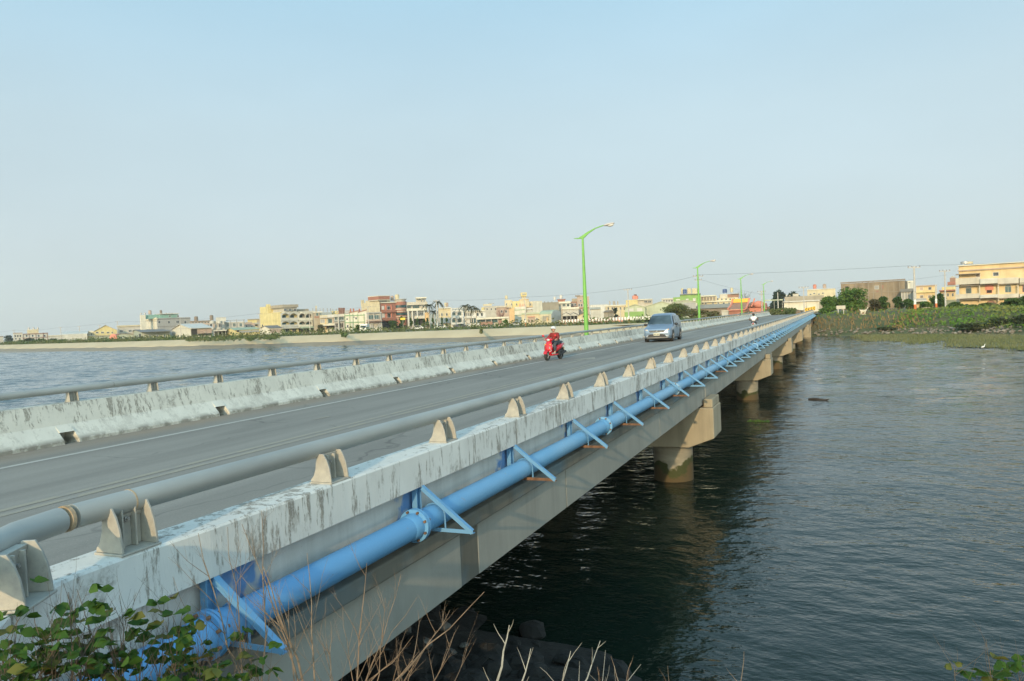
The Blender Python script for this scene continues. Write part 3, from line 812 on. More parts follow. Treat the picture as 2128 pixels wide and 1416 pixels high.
    def tank(s, x, y, dep=2.5, r=.7, h=1.6, m=None):
        a, z = s.R(x, y); mb = MB()
        mb.lathe([(r,.5),(r,.5+h*.9),(r*.4,.5+h)], (a, dep, z), 12)
        for i in range(3):
            t = i*2.1; mb.box(a+r*.8*math.cos(t)-.05, dep+r*.8*math.sin(t)-.05, z-.3, a+r*.8*math.cos(t)+.05, dep+r*.8*math.sin(t)+.05, z+.55)
        s.part(mb, 'water_tank', m or M_TANK)
    def posts(s, xs, y0, y1, w, m, dep=1., name='roof_post'):
        for x in xs:
            a = s.R(x, y1)[0]; mb = MB(); mb.box(a-w/2, dep, s.R(x, y1)[1], a+w/2, dep+w, s.R(x, y0)[1]); s.part(mb, name, m)
    def loggia(s, f, xs, floors, m, dep=1.4, rail=.45, arch=False, mrail=None, g=None):
        """open balconies between face plane and a wall set back by dep; xs = column pixels, floors = [(ytop, ybottom)...]"""
        gg = s.R if f == 'R' else s.L
        for yt, yb in floors:
            for xa, xb in zip(xs, xs[1:]):
                xm = (xa+xb)/2; z0, z1 = gg(xm, yb)[1], gg(xm, yt)[1]; a0, a1 = sorted((gg(xa, yb)[0], gg(xb, yb)[0]))
                mb = MB(); ax = 'y' if f == 'R' else 'x'
                def bx(p, q, r, t_, i0=0, i1=dep):
                    if f == 'R': mb.box(p, i0, q, r, i1, t_)
                    else: mb.box(i0, p, q, i1, r, t_)
                bx(a0, z0-.25, a1, z0); bx(a0, z0, a1, z0+rail*(z1-z0)*.75, 0, .12)
                s.part(mb, 'balcony', mrail or m)
                mb = MB(); k = 12; wcol = .35
                bx(a0-wcol/2, z0, a0+wcol/2, z1, .003, .4); bx(a1-wcol/2, z0, a1+wcol/2, z1, .003, .4)
                if arch:
                    am = (a0+a1)/2; rr = (a1-a0)/2-wcol/2; hh = min(rr, (z1-z0)*.42)
                    arc = [(am+rr*math.cos(math.pi*i/k), z1-.15-hh+hh*math.sin(math.pi*i/k)) for i in range(k+1)]
                    for i in range(k):
                        mb.prism([arc[i], arc[i+1], (arc[i+1][0], z1), (arc[i][0], z1)], .006, .3, ax)
                s.part(mb, 'arch' if arch else 'column', m)
                # window in the wall behind
                mb = MB(); am = (a0+a1)/2; hw = (a1-a0)*.3
                bx(am-hw, z0+.2, am+hw*.7, z0+(z1-z0)*.72, dep-.06, dep+.1); s.part(mb, 'window', g or G_TEAL)

# ---------------------------------------------------------------- left bank, far left
b = B('pale house at the left edge beside a dark bluish tree', -8, 560); b.body(-8, 6.5, 699.5, 8, W['pale']); b.slab('R', -8, 699, 7, 700.3, .3, W['brown'])
b = B('small cream house with three windows left of the house with red beams', 27, 525); b.body(27, 46.5, 692.5, 9, W['offw']); b.row('R', 29, 45, 696.5, 701, 3, .6); b.slab('R', 26.5, 692, 47, 693.2, .3, W['pink']); b.row('R', 29, 45, 703, 706, 2, .4)
b = B('white house with dark red beams and a cream stair tower on its roof', 47, 525); b.body(47, 100, 694, 10, W['offw'])
b.body(56, 80, 685, 6, W['cream'], set_=1, yb=694.3, name='stair_tower'); b.slab('R', 47, 693, 100, 694.6, .25, W['dkred'], 'beam'); b.slab('R', 47, 701.5, 100, 702.6, .25, W['dkred'], 'beam')
for x in (48, 61, 75, 90, 99): b.slab('R', x-.6, 691.5 if x > 80 else 694, x+.6, 708, .3, W['dkred'], 'beam')
b.row('R', 49, 99, 696.2, 700.2, 4, .28)
for x in (60, 70, 79): b.tank(x, 686, 2, .6, 1.2)
b = B('long low pale shed with flat roof behind shrubs at far left', 100, 565, cat='shed'); b.body(100, 131, 698, 12, W['offw']); b.slab('R', 99, 696.8, 131, 698.3, .5, W['lite'], 'roof')
b = B('white hall with long curved metal roof behind the low yellow workshop', 142, 470, 28, cat='hall'); b.two(130, 186, 696, W['offw'])
mb = MB(); k = 10
arc = [(b.C*(.5-.5*math.cos(math.pi*i/k)), b.Z+1.6*math.sin(math.pi*i/k)) for i in range(k+1)]
mb.prism(arc, -.3, b.A+.3, 'x'); b.part(mb, 'roof', W['white']); b.row('L', 131, 141, 698, 701, 2, .4)
b = B('low yellow workshop with strip windows beside the gabled yellow hall', 142, 402, cat='workshop'); b.body(142, 195, 698.8, 10, W['yellow']); b.slab('R', 141, 698, 196, 699.4, .4, W['lite'], 'roof')
b.win('R', 146, 704.5, 155, 708); b.win('R', 162, 703.5, 169.5, 711.5, name='door', g=M_DARK); b.win('R', 173, 705.5, 182, 708.5); b.win('R', 184, 705.5, 194, 708.5); b.slab('R', 155.5, 703, 159.5, 711.5, .05, W['tan'], 'door')
b = B('narrow yellow annexe with rounded top against the gabled hall', 184, 415, cat='annexe'); b.body(184, 196, 690.5, 6, W['cream'])
mb = MB(); a0, z = b.R(184, 690.5); a1 = b.R(196, 690.5)[0]; arc = [((a0+a1)/2+(a1-a0)/2*math.cos(math.pi*i/8), z+.7*math.sin(math.pi*i/8)) for i in range(9)]; mb.prism(arc, -.1, 6, 'y'); b.part(mb, 'roof', W['lite']); b.win('R', 189, 692.5, 191.5, 697)
b = B('large yellow hall with wide gable and small upper windows', 196, 412, cat='hall'); b.gable('R', 196, 243, 687.5, 676.3, 22, W['yellow'], W['pale'], .5)
for x in (199.5, 210.5, 222, 232): b.win('R', x, 690, x+(5 if x < 230 else 2.5), 693)
b = B('low greenish lean-to with dark doorway under the yellow gable', 196, 398, cat='lean-to', name='lean_to'); b.body(196, 243, 697.8, 9, W['greenish']); b.slab('R', 195, 697, 243, 698.4, .5, W['tan'], 'roof'); b.win('R', 198, 705, 208, 708.2); b.win('R', 209.5, 702.5, 215, 710.5, name='door', g=M_DARK); b.row('R', 217, 228, 706, 710, 2, .6, g=M_DARK)
b = B('grey and cream flat-roofed hall right of the yellow gable', 243, 425, cat='hall'); b.body(243, 305, 678, 14, W['pale']); b.slab('R', 242, 676, 306, 678.6, .5, W['cream'], 'roof'); b.win('R', 249, 686.5, 255, 690.5); b.win('R', 267.5, 686, 273.5, 690); b.slab('R', 260, 684, 262, 700, .1, W['greenish'], 'downpipe'); b.slab('R', 243, 693, 305, 693.6, .1, W['tan'])
b = B('low pale green shed with brown roof edge right of the round salmon tank', 243, 372, cat='shed'); b.gable('R', 243, 276, 696.5, 693.2, 8, W['greenish'], W['brown'], .4, xap=252)
b.win('R', 248, 700.5, 254, 703.5); b.win('R', 260, 700.5, 266, 703.5)
p = at_depth(235.5, 702.3, 388); t = thing('storage_tank', 'round salmon pink storage tank facing the river', 'tank', (p.x, p.y, 2.5), math.atan2(RX.y, RX.x))
mb = MB(); hh = p.z-2.5; mb.lathe([(1.0,-.25),(1.7,-.18),(1.95,0),(1.95,5)], (0,0,hh), 28, V((0,1,0))); mb.build('drum', W['salmon'], t)
for y in (.8, 3.8):
    mb = MB(); mb.box(-1.6,y-.25,-.3,1.6,y+.25,hh-1.1); mb.build('cradle', W['grey'], t)
b = B('long shed with dark grey roof and grey-green wall near the dike', 294.5, 333, 28, cat='shed'); b.gable('L', 294.5, 271.5, 691.8, 685.8, b.R(354, 690)[0], W['greenish'], W['slate'], .5)
b.slab('L', 293, 694, 289, 705.5, .05, M_DARK, 'door'); b.slab('R', 297, 694, 299, 705, .06, W['pale'], 'downpipe'); b.row('R', 304, 350, 697, 700, 3, .25)
b = B('white and grey factory block with turquoise rooftop storeys', 327, 392, 40, cat='factory'); b.two(303, 395.5, 661.5, W['grey'])
mb = MB(); b.fbox(mb, 'L', 327, 661.2, 303, 706, .0, .12); b.part(mb, 'white_front', W['lite'])
b.body(297, 307, 654.5, 6, W['lite'], set_=4, name='stair_tower'); b.body(307, 336, 653.8, 11, W['turq'], set_=5, yb=662.2, name='rooftop_storey'); b.body(335, 373, 653.6, 11, W['turq'], set_=2, yb=661.6, name='rooftop_storey')
mb = MB(); a0, z = b.R(334, 653.4); a1 = b.R(374, 652.4)[0]; mb.box(a0, 1.2, z, a1, 12, z+.35); b.part(mb, 'roof', W['offw'])
for x in (331, 351, 385): b.win('R', x-2, 667.5, x+2, 672.5)
b.win('R', 366.5, 666.5, 372, 672); b.slab('R', 327, 662, 396, 663.6, .1, W['slate']); b.slab('R', 327, 677.5, 396, 678.3, .15, W['slate'])
for x in (311.5, 321): b.win('L', x+1, 668.5, x-1, 674)
b.slab('L', 327, 663.5, 303, 665.5, .5, W['cream'])
b.tank(320, 655, 7, .8, 2.2, W['pink']); b.tank(342, 654, 6, .6, 2.0, W['brown'])
for x in (299, 307, 352, 358, 364): b.tank(x, 655, 5, .35, .8)
for x in (353, 370): b.win('R', x-1.5, 656, x+1.5, 659)
b = B('white gabled barn with a dark porch facing the dike', 396.5, 312, 33, cat='barn'); b.gable('L', 396.5, 358, 684, 674.3, b.R(440, 688)[0], W['lite'], W['white'], .6)
b.slab('R', 397.5, 684.5, 409.5, 699, .04, M_DARK, 'porch_opening'); b.slab('R', 410, 684, 440, 693, .12, W['pink'], 'side_panel'); b.slab('R', 412, 693.5, 440, 697.5, .05, M_DARK, 'side_opening')
for x in (364, 372, 381): b.win('L', x, 696.5, x-1.6, 699.5)
b.slab('L', 397, 682.4, 358, 683.6, .15, W['offw'])
b = B('flat pinkish terrace behind the white barn roof', 395, 372, cat='terrace'); b.body(395, 438, 669, 12, W['pink']); b.slab('R', 395, 666.8, 438, 669.3, .3, W['brown'], 'parapet'); b.row('R', 419, 436, 675, 680, 2, .6); b.tank(408, 669, 3, .9, 2.2, W['brown']); b.row('R', 398, 436, 669.5, 671.5, 6, .5)
b = B('cream house with rounded balconies and a square roof room', 435, 350); b.body(435, 466, 668, 10, W['pale'], set_=1.2); b.body(448.5, 469.5, 659.5, 6, W['offw'], set_=2, yb=668.5, name='roof_room')
for x0, x1 in ((436, 447), (450, 461)):
    for y0, y1 in ((667.5, 672.5), (681, 685.5)):
        a0, zt = b.R(x0, y0); a1 = b.R(x1, y0)[0]; zb = b.R(x0, y1)[1]; mb = MB(); k = 8
        pl = [((a0+a1)/2+(a1-a0)/2*math.cos(math.pi+math.pi*i/k), 1.3+1.3*math.sin(math.pi+math.pi*i/k)) for i in range(k+1)]
        mb.prism([(px_, py_) for px_, py_ in pl], zb, zt, 'z'); b.part(mb, 'balcony', W['offw'])
for x0, x1, mm in ((436.5, 441, G_DK), (442, 446, W['pink']), (454.5, 461, G_DK)): b.win('R', x0, 673.5, x1, 680.5, g=mm)
b.tank(440, 668, 3, .8, 2.4, W['brown'])
b = B('grey terrace with dark upright posts above the yellow shed', 466, 356, cat='terrace'); b.body(466, 509, 669.5, 10, W['pale'])
for x in (466.5, 479, 492, 507.5): b.slab('R', x-.8, 664 if x > 490 else 667, x+.8, 690, .35, W['grey'], 'pilaster')
b.row('R', 467, 507, 672, 679, 3, .38, g=G_TEAL); b.slab('R', 466, 665.5, 509, 666.6, .2, W['grey'], 'roof_edge'); b.slab('R', 466, 669, 509, 671, .2, W['offw'], 'balcony')
b = B('dark open carport with thin white posts among the shrubs', 444, 303, cat='carport'); b.body(445, 470, 688.5, 6, M_DARK, set_=2.5); b.slab('R', 443.5, 686, 471, 688.2, 1., W['offw'], 'roof', into=8)
for x in (445, 453.5, 461.5, 469): b.slab('R', x-.5, 688, x+.5, 699, .1, W['white'], 'post', into=.1)
b = B('small yellow gabled shed with long green roof beside the apartments', 489, 298, 35, cat='shed'); b.gable('L', 489, 470, 687, 682.6, b.R(539, 687)[0], W['yellow'], W['roofgreen'], .5); b.slab('R', 492, 686.2, 497, 690, .05, M_DARK, 'opening'); b.slab('R', 497, 687, 538, 691, .05, W['grey'], 'side_panel')
b = B('distant yellow flat-topped house left of the tall yellow wall', 514.5, 400); b.body(514.5, 541, 664.5, 9, W['yellow']); b.slab('R', 513.5, 663.2, 541, 664.8, .5, W['tan'], 'roof'); b.slab('R', 534, 666, 540, 682, .1, W['tan'])
b = B('low bare pinkish building in front of the distant yellow house', 506, 372, cat='building'); b.body(506, 530, 672, 9, W['pink']); b.body(510, 524, 669.3, 5, W['tan'], set_=2, yb=672.3, name='upper_room'); b.win('R', 511, 676, 514, 680); b.win('R', 522, 677, 525, 681); b.slab('R', 529, 671, 541, 673, .4, W['bluegrey'], 'awning'); b.slab('R', 530, 674, 535.5, 678.5, .02, M_DARK, 'opening')
# ---------------------------------------------------------------- apartments with arches
b = B('yellow apartment block with blank side wall and grey arched balconies', 584, 300, 42, cat='apartment block')
b.two(539.5, 620, 649, W['yellow']); zt = b.Z
a0, z0 = b.L(556, 637.5); a1 = b.L(539.5, 637.5)[0]; mb = MB(); mb.box(0.02, a0, zt-.1, 5, a1-.02, z0); mb.box(.02, a0-.1, z0, 1.2, a0+1.5, z0+.9); b.part(mb, 'stair_tower', W['yellow'])
mb = MB(); mb.box(2.2, .8, zt-.1, b.A-.2, b.C-3, b.R(600, 639)[1]); b.part(mb, 'roof_storey', W['pale'])
mb = MB(); z = b.R(600, 638.5)[1]; mb.box(1.2, .1, z-.2, b.A+.2, b.C-3, z+1.0); b.part(mb, 'roof_canopy', W['tan'])
mb = MB(); mb.box(.5, -1.45, -.4, b.A, -.02, zt); 
FLR = [(651, 665.5), (667.5, 678.5)]
P2 = b.P + b.u*.4 - b.v*1.45
for i in range(2):
    a = b.A*i/2+.2
b2 = B.__new__(B); b2.__dict__.update(b.__dict__); b2.P = b.P - b.v*1.4
def sub_loggia(bb, shift, f, xs, floors, m, **kw):
    """loggia standing proud of the wall by shift"""
    q = B.__new__(B); q.__dict__.update(bb.__dict__); q.P = bb.P - bb.v*shift
    def part(mb, name, m_, bevel=0):
        mb.v = [(x, y-shift, z) for x, y, z in mb.v]; return mb.build(name, m_, bb.t)
    q.part = part
    q.loggia(f, xs, floors, m, dep=shift, **kw)
sub_loggia(b, 1.4, 'R', [585.5, 602.5, 619.5], FLR, W['offw'], arch=True)
b.slab('R', 585, 649, 620, 651.2, 1.4, W['offw'], 'cornice'); b.slab('R', 585, 679, 620, 683, 1.4, W['offw'], 'cornice'); b.row('R', 590, 618, 684, 690, 2, .5, g=M_DARK)
b.row('R', 588, 618, 642, 647, 3, .5); b.win('L', 546.5, 675, 544.5, 679)
q = on_plane(620, 680, b.P, b.v); d2 = (q-CAM).dot(c_fwd)
b = B('cream apartment block with arched balconies left of the bushy ruin', 620.8, d2, 42, cat='apartment block')
a = b.R(650.5, 650)[0]; z = b.R(635, 649)[1]; mb = MB(); mb.box(0, 0, -.4, a, 11, z); b.part(mb, 'wall', W['tan'])
b.slab('R', 621, 647.2, 650.5, 651, 1.42, W['lite'], 'cornice'); b.row('R', 624, 650, 648, 650, 5, .6, g=M_DARK, out=1.5)
sub_loggia(b, 1.4, 'R', [621.5, 635.5, 649.5], FLR, W['lite'], arch=True)
b.slab('R', 621, 679.3, 651, 682.5, 2.2, W['roofgreen'], 'awning'); b.slab('R', 621, 683, 650, 690, .03, M_DARK, 'shop_front')
mb = MB(); mb.box(.3, 3, z, a-.3, 10, b.R(635, 642)[1]); b.part(mb, 'roof_storey', W['tan'])
b = B('little white cottage with slate blue roof under the yellow wall', 559.5, 288, 42, cat='cottage'); b.gable('L', 559.5, 541, 683, 678, b.R(585, 684)[0], W['lite'], W['slate'], .3)
b.slab('R', 561, 684, 585, 691, .05, W['pink'], 'side_wall')
b = B('tan brick ruin side wall with an orange stain and white top storey', 651, 306); b.body(651, 664, 650, 8, W['tan']); b.body(655, 669.5, 648, 7, W['offw'], set_=1.5, name='upper_room'); b.slab('R', 653.5, 657, 663, 661.5, .05, W['brick'], 'stain_panel'); b.win('R', 657, 651, 661.5, 656.5, g=G_TEAL, out=.1)
b.slab('R', 651, 648, 670, 650, .6, W['lite'], 'roof')
b = B('cream two storey house with boarded window beside the tan ruin', 664.5, 302); b.body(664.5, 680, 655.5, 9, W['cream']); b.slab('R', 664.5, 658, 680, 661.5, .8, W['band'], 'balcony'); b.win('R', 666, 664, 674.5, 671, g=W['grey']); b.slab('R', 668, 674, 699, 677, 2.2, W['lite'], 'awning'); b.slab('R', 676, 663, 678, 690, .1, W['orange'], 'pillar'); b.slab('R', 676, 678, 698, 683, .05, M_DARK, 'shop_front')
b = B('pale house with white balcony front and pink pillar', 680, 303); b.body(680, 694, 654, 9, W['offw']); b.slab('R', 680, 655.5, 694, 660.5, .9, W['white'], 'balcony'); b.slab('R', 682, 663, 690, 671.5, .02, G_TEAL, 'window'); b.slab('R', 691, 662, 693.5, 672, .1, W['pink'], 'pillar')
b = B('grey house with teal glazed upper floor beside the green trimmed house', 694, 300); b.body(694, 716, 653, 10, W['grey']); b.slab('R', 694, 653, 716, 658.5, .9, W['offw'], 'balcony'); b.row('R', 694.5, 715.5, 659.5, 665, 2, .75, g=G_TEAL); b.slab('R', 702, 653, 704, 690, 1.0, W['pale'], 'pillar'); b.row('R', 695, 715, 672, 681, 2, .6, g=M_DARK); b.slab('R', 694, 666, 716, 668, .6, W['bluegrey'], 'ledge')
b = B('unfinished flat roof with upright column stubs behind the row', 668, 345, cat='building'); b.body(650, 690, 649.5, 9, W['bluegrey']); b.posts([650.5, 656, 658.5, 665.5, 672, 680.5, 687.5], 640.5, 650, .35, W['grey'], 1.0, 'column_stub'); b.posts([657.5], 635.5, 650, .6, W['cream'], 2.5, 'column_stub')
b = B('small yellow rooftop house beside the dark red roof posts', 688, 350); b.body(688, 705.5, 646.5, 8, W['yellow']); b.row('R', 690, 704, 648, 650, 2, .3); b.posts([692, 699, 704], 642, 647, .3, W['tan'])
b = B('dark red roof room with posts above the grey house', 705, 345); b.body(705, 716, 645, 7, W['lite']); b.posts([705.5, 709.5, 713.5, 715.5], 640, 654, .8, W['dkred'], -.2, 'column'); b.slab('R', 704.5, 643, 717, 645.3, .3, W['dkred'], 'roof')
b = B('cream house with bright green trim lines and red sloping roofs', 716.5, 292); b.body(716.5, 757.5, 652, 10, W['lite'])
for x in (717.2, 727.5, 734, 744, 757): b.slab('R', x-.5, 652, x+.5, 688, .12, W['trim'], 'trim')
for y in (655, 669.5): b.slab('R', 716.5, y, 757.5, y+1.4, .16, W['trim'], 'trim')
b.win('R', 738.5, 660, 741.5, 664); b.win('R', 734.5, 658.5, 736.5, 660.5); b.win('R', 720, 662, 722.5, 665); b.win('R', 721, 676, 724, 681)
b.body(757.6, 763, 651, 9, W['white'], name='side_wall')
for x0, x1, y0, y1 in ((727, 744, 650.5, 646.5), (745, 761, 649.5, 645)):
    a0, z0 = b.R(x0, y0); a1, z1 = b.R(x1, y1); mb = MB(); mb.prism([(a0, z0-1.2), (a1, z0-1.2), (a1, z1), (a0, z0)], .5, 7, 'y'); mb.cur = 1; mb.prism([(a0-.2, z0), (a1+.2, z1), (a1+.2, z1+.3), (a0-.2, z0+.3)], .2, 7.2, 'y'); b.part(mb, 'roof', [W['lite'], W['red']])
b.body(716, 728, 645, 6, W['grey'], set_=2, yb=652, name='roof_room'); b.posts([729, 735, 747.5], 641.5, 650, .6, W['red'], 1.5, 'chimney')
# ---------------------------------------------------------------- the red building and its neighbours
b = B('tall red tiled house with cream side wall and flat red roof slab', 790, 312, 42)
b.two(758, 845, 629.5, W['red']); mb = MB(); b.fbox(mb, 'L', 790, 628.5, 758, 672, 0, .12); b.part(mb, 'side_wall', W['cream'])
a0 = b.L(785, 626)[0]; a1 = b.L(759, 626)[0]; mb = MB(); mb.box(.1, a0, b.Z-.1, 6, a1, b.L(772, 624.3)[1]); b.part(mb, 'upper_wall', W['cream'])
a0, z0 = b.L(758, 631); a1 = b.L(749.5, 631)[0]; mb = MB(); mb.box(.2, a0, -.4, 8, a1, z0); b.part(mb, 'rear_wing', W['cream']); mb = MB(); mb.box(.1, a1-.8, z0-1, 1.2, a1, b.L(750, 624)[1]); b.part(mb, 'fin', W['cream'])
z = b.R(790, 623)[1]; mb = MB(); mb.box(-.8, -.8, z, b.R(808, 620)[0], b.L(768, 620)[0], z+1.35); mb.cur = 1; mb.box(-.9, -.9, z+1.35, b.R(808.5, 620)[0], b.L(767.5, 620)[0], z+1.6); mb.box(-.7, -.7, z-.35, b.R(808, 620)[0]-.2, b.L(768, 620)[0]-.2, z); b.part(mb, 'roof', [W['red'], W['lite']])
mb = MB(); mb.box(.6, .6, b.Z-.1, b.R(805, 626)[0], 7, z-.3); b.part(mb, 'roof_room', W['grey'])
# round corner bay at its right end
ac = b.R(834, 650)[0]; mb = MB(); rr = b.R(845, 650)[0]-ac; zs = [b.R(834, y)[1] for y in (677, 663, 658.5, 647.5, 643, 632, 627.5)]
mb.lathe([(rr, zs[0]), (rr, zs[6])], (ac, .4, 0), 20); b.part(mb, 'round_bay', W['red'])
for i, j in ((1, 2), (3, 4)):
    mb = MB(); mb.lathe([(rr+.25, zs[i]-.1), (rr+.25, zs[i]+.15)], (ac, .4, 0), 20); mb.lathe([(rr+.25, zs[j]-.1), (rr+.25, zs[j]+.15)], (ac, .4, 0), 20); b.part(mb, 'ledge', W['lite'])
for i, j in ((2, 3), (4, 5)):
    mb = MB(); mb.lathe([(rr+.04, zs[i]+.6), (rr+.04, zs[j]-.5)], (ac, .4, 0), 20); b.part(mb, 'window', G_TEAL)
mb = MB(); mb.lathe([(rr*.9, zs[6]-.1), (rr*.9, zs[6]+.9)], (ac, .6, 0), 20); mb.lathe([(rr+.2, zs[6]+.9), (rr+.2, zs[6]+1.15)], (ac, .6, 0), 20); b.part(mb, 'roof_room', W['pale'])
b.tank(821, 627, 2, .7, 2.0, W['pink']); b.tank(831, 625, 2, .9, 2.2, W['cream'])
for y0, y1 in ((645, 650), (661, 666.5)): b.slab('R', 793, y0, 820, y1, 1.0, W['red'], 'balcony')
for x0, x1 in ((793.5, 798), (805, 812)): b.win('R', x0, 637, x1, 643.5, g=W['white'] if x0 < 800 else G_DK, out=.08)
b.win('R', 794, 652, 799, 660, g=W['white']); b.win('R', 806, 652, 816, 660, g=M_DARK)
b.slab('R', 791, 667.5, 845, 682, .05, M_DARK, 'shop_front'); b.slab('R', 801, 634, 803, 668, .35, W['salmon'], 'pilaster'); b.slab('R', 812, 634, 814, 668, .35, W['salmon'], 'pilaster'); b.win('L', 779.5, 638.5, 782.5, 644); b.slab('R', 790, 628, 823, 630, .5, W['lite'], 'cornice')
b = B('grey two storey house in front of the cream wall of the red building', 762, 288); b.body(762, 793, 650, 9, W['offw'], set_=.6); b.slab('R', 761.5, 649, 793, 651.5, .5, W['grey'], 'cornice'); b.win('R', 766, 655, 776, 663.5, g=G_TEAL); b.win('R', 778.5, 655, 787, 663.5, g=G_TEAL); b.slab('R', 761.5, 664.5, 793, 667.5, .7, W['pink'], 'balcony'); b.slab('R', 760, 669, 793, 670.3, 1.2, W['dkred'], 'awning')
for x in (763, 777, 790.5): b.slab('R', x-.8, 651, x+.8, 667, .3, W['pale'], 'pillar')
b.win('R', 770, 673, 774.5, 682, g=W['grey'], name='door'); b.win('R', 777.5, 673.5, 784, 679, g=W['tan']); b.win('R', 786.5, 673, 790.5, 682, g=W['grey'], name='door')
b = B('white concrete house with stair tower and tall porch columns', 845, 305); b.body(845, 888, 630, 10, W['pale'], set_=1.5); b.slab('R', 845, 628, 888, 634, .4, W['band'], 'parapet'); b.slab('R', 846, 634.5, 854, 640.5, -1.3, G_TEAL, 'window', into=1.7); b.slab('R', 858, 634.5, 871, 640.5, -1.3, G_TEAL, 'window', into=1.7)
b.body(864.5, 885, 620, 6, W['offw'], set_=2.2, name='stair_tower'); b.slab('R', 863.5, 618, 886.5, 620.5, .2, W['lite'], 'roof', into=7); b.row('R', 873, 885, 623, 637, 2, .25); b.slab('R', 845, 641, 888, 646, .5, W['lite'], 'balcony'); b.slab('R', 861, 657, 882, 662.5, .3, W['band'], 'balcony')
for x in (849, 857.5, 867.5, 881.5): b.slab('R', x-1.1, 646, x+1.1, 677, .45, W['white'], 'column')
b.row('R', 861, 882, 649, 656, 2, .7, out=.1); b.slab('R', 861, 663, 882, 676, -1.3, M_DARK, 'porch', into=1.6); b.slab('R', 883, 650, 893, 668, .2, W['orange'], 'side_wall')
b = B('cream house between the palms and the arched house', 910, 296); b.body(910, 937.5, 640.5, 10, W['cream'], set_=.4); b.slab('R', 911, 639.5, 938, 641.5, .2, W['lite'], 'cornice'); b.win('R', 917, 651.5, 919.5, 656.5); b.win('R', 927, 651.5, 929.5, 656.5); b.slab('R', 909, 660.5, 936, 672, .9, W['bluegrey'], 'porch'); b.tank(926, 640, 3, .4, 1.6, W['cream']); b.tank(930, 640, 3, .4, 1.6, W['pink']); b.win('R', 893, 655, 897, 660); b.slab('R', 892, 652, 911, 672, .3, W['bluegrey'], 'side_wall')
b = B('white house with two rows of round arches behind the hedge', 937.5, 292); a = b.R(963, 660)[0]; mb = MB(); mb.box(0, 1.4, -.4, a, 10, b.R(950, 641)[1]); b.part(mb, 'wall', W['white']); b.loggia('R', [938.5, 950.3, 962.3], [(646.5, 658.5), (660, 673.5)], W['white'], arch=True, rail=.3)
b.slab('R', 938, 640.3, 963, 641.6, .05, W['white'], 'roof_rail'); b.slab('R', 938, 645.2, 963, 646.8, .1, W['white'], 'cornice')
b.posts([938.5, 944, 950.3, 957, 962], 641, 646, .2, W['white'], .02, 'baluster')
b = B('long white house with dark upper windows behind three palms', 963.5, 294); b.body(963.5, 1009, 647, 10, W['white'])
for x0, x1 in ((964.5, 970), (971.8, 974), (976, 980), (990, 994.5), (999.5, 1003)): b.win('R', x0, 651, x1, 657)
b.slab('R', 963.5, 657.8, 1009, 661.5, .8, W['white'], 'balcony'); b.row('R', 976, 999, 662.5, 671.5, 3, .8, g=G_TEAL); b.win('R', 966, 666, 969.5, 669.5); b.slab('R', 963.5, 645.8, 1009, 647.6, .5, W['lite'], 'roof'); b.body(962, 972, 637.5, 6, W['offw'], set_=2, yb=647, name='roof_room')
b = B('tan flat house with yellow roof room behind the long white house', 1004, 335); b.body(1001, 1036, 637, 10, W['pale']); b.slab('R', 1004, 632.5, 1022, 636, .5, W['cream'], 'roof'); b.body(1000, 1006, 640, 7, W['yellow'], set_=-.6, name='roof_room'); b.row('R', 1008, 1034, 641, 644.5, 3, .3); b.slab('R', 1015, 630.5, 1027, 632, .2, W['grey'], 'water_tank')
b = B('low diner with white flat roof and brick planters by the road', 998, 258, cat='diner'); b.body(998, 1046, 663, 8, W['offw'], set_=1.0); b.slab('R', 990, 659.5, 1057, 663.2, .8, W['lite'], 'roof', into=8); b.slab('R', 999, 664, 1035, 671, -.8, G_TEAL, 'window', into=1.2)
for x in (1009.5, 1021, 1035): b.slab('R', x-.6, 663, x+.6, 673, .1, W['white'], 'post')
b.slab('R', 996.5, 669, 1023.5, 675.2, .6, W['brick'], 'planter', into=.2); b.slab('R', 1035.5, 666, 1042, 673, .5, W['brick'], 'planter', into=.2); b.slab('R', 1043, 661, 1058, 673.5, .2, W['lite'], 'side_wall')
b = B('pinkish old houses with peeling orange gable left of the yellow hall', 1031, 305); b.body(1031, 1058, 639, 9, W['pink']); b.slab('R', 1030, 636, 1051, 639.3, .4, W['band'], 'roof'); b.body(1058, 1068.5, 641, 8, W['orange'], name='gable_wall'); b.row('R', 1038, 1056, 645, 650, 2, .4); b.slab('R', 1052, 639.5, 1062, 641, .6, W['brown'], 'roof')
b = B('big pale yellow hall with square tower on its roof', 1048, 330, cat='hall'); b.body(1048.5, 1064, 624, 12, W['cream']); b.body(1064, 1080, 626, 12, W['yellow'], set_=.3, name='wing'); b.body(1079.5, 1099, 622, 12, W['cream'], set_=-.8, name='tower_base'); b.body(1084, 1093, 615, 4, W['cream'], set_=1, yb=622.5, name='tower_neck'); b.body(1082, 1094.5, 608.2, 4.5, W['yellow'], set_=.5, yb=616, name='tower'); b.body(1099, 1126, 626.5, 12, W['cream'], set_=.2, name='wing')
for x in (1052.5, 1063.3, 1073.5, 1102.5): b.win('R', x-.9, 631, x+.9, 635)
b.win('R', 1085, 610.5, 1091, 612.5, g=W['tan']); b.slab('R', 1081, 622.5, 1098, 623.5, 1.1, W['orange']); b.win('R', 1088, 624, 1089.5, 626, out=1.0); b.win('R', 1095.5, 624.5, 1097, 626.5, out=1.0); b.tank(1052.5, 624, 3, .6, 1.6, W['cream'])
b.body(1069, 1093, 638, 4, W['lite'], set_=-4, name='front_wing'); b.slab('R', 1069, 644, 1093, 645, 4.1, W['trim'], 'trim'); b.slab('R', 1069, 655, 1085, 656, 4.1, W['trim'], 'trim'); b.win('R', 1078, 657, 1081, 662, out=4.1); b.posts([1079.5, 1082, 1086, 1089], 632, 640, .25, W['salmon'], -3.5, 'rod')
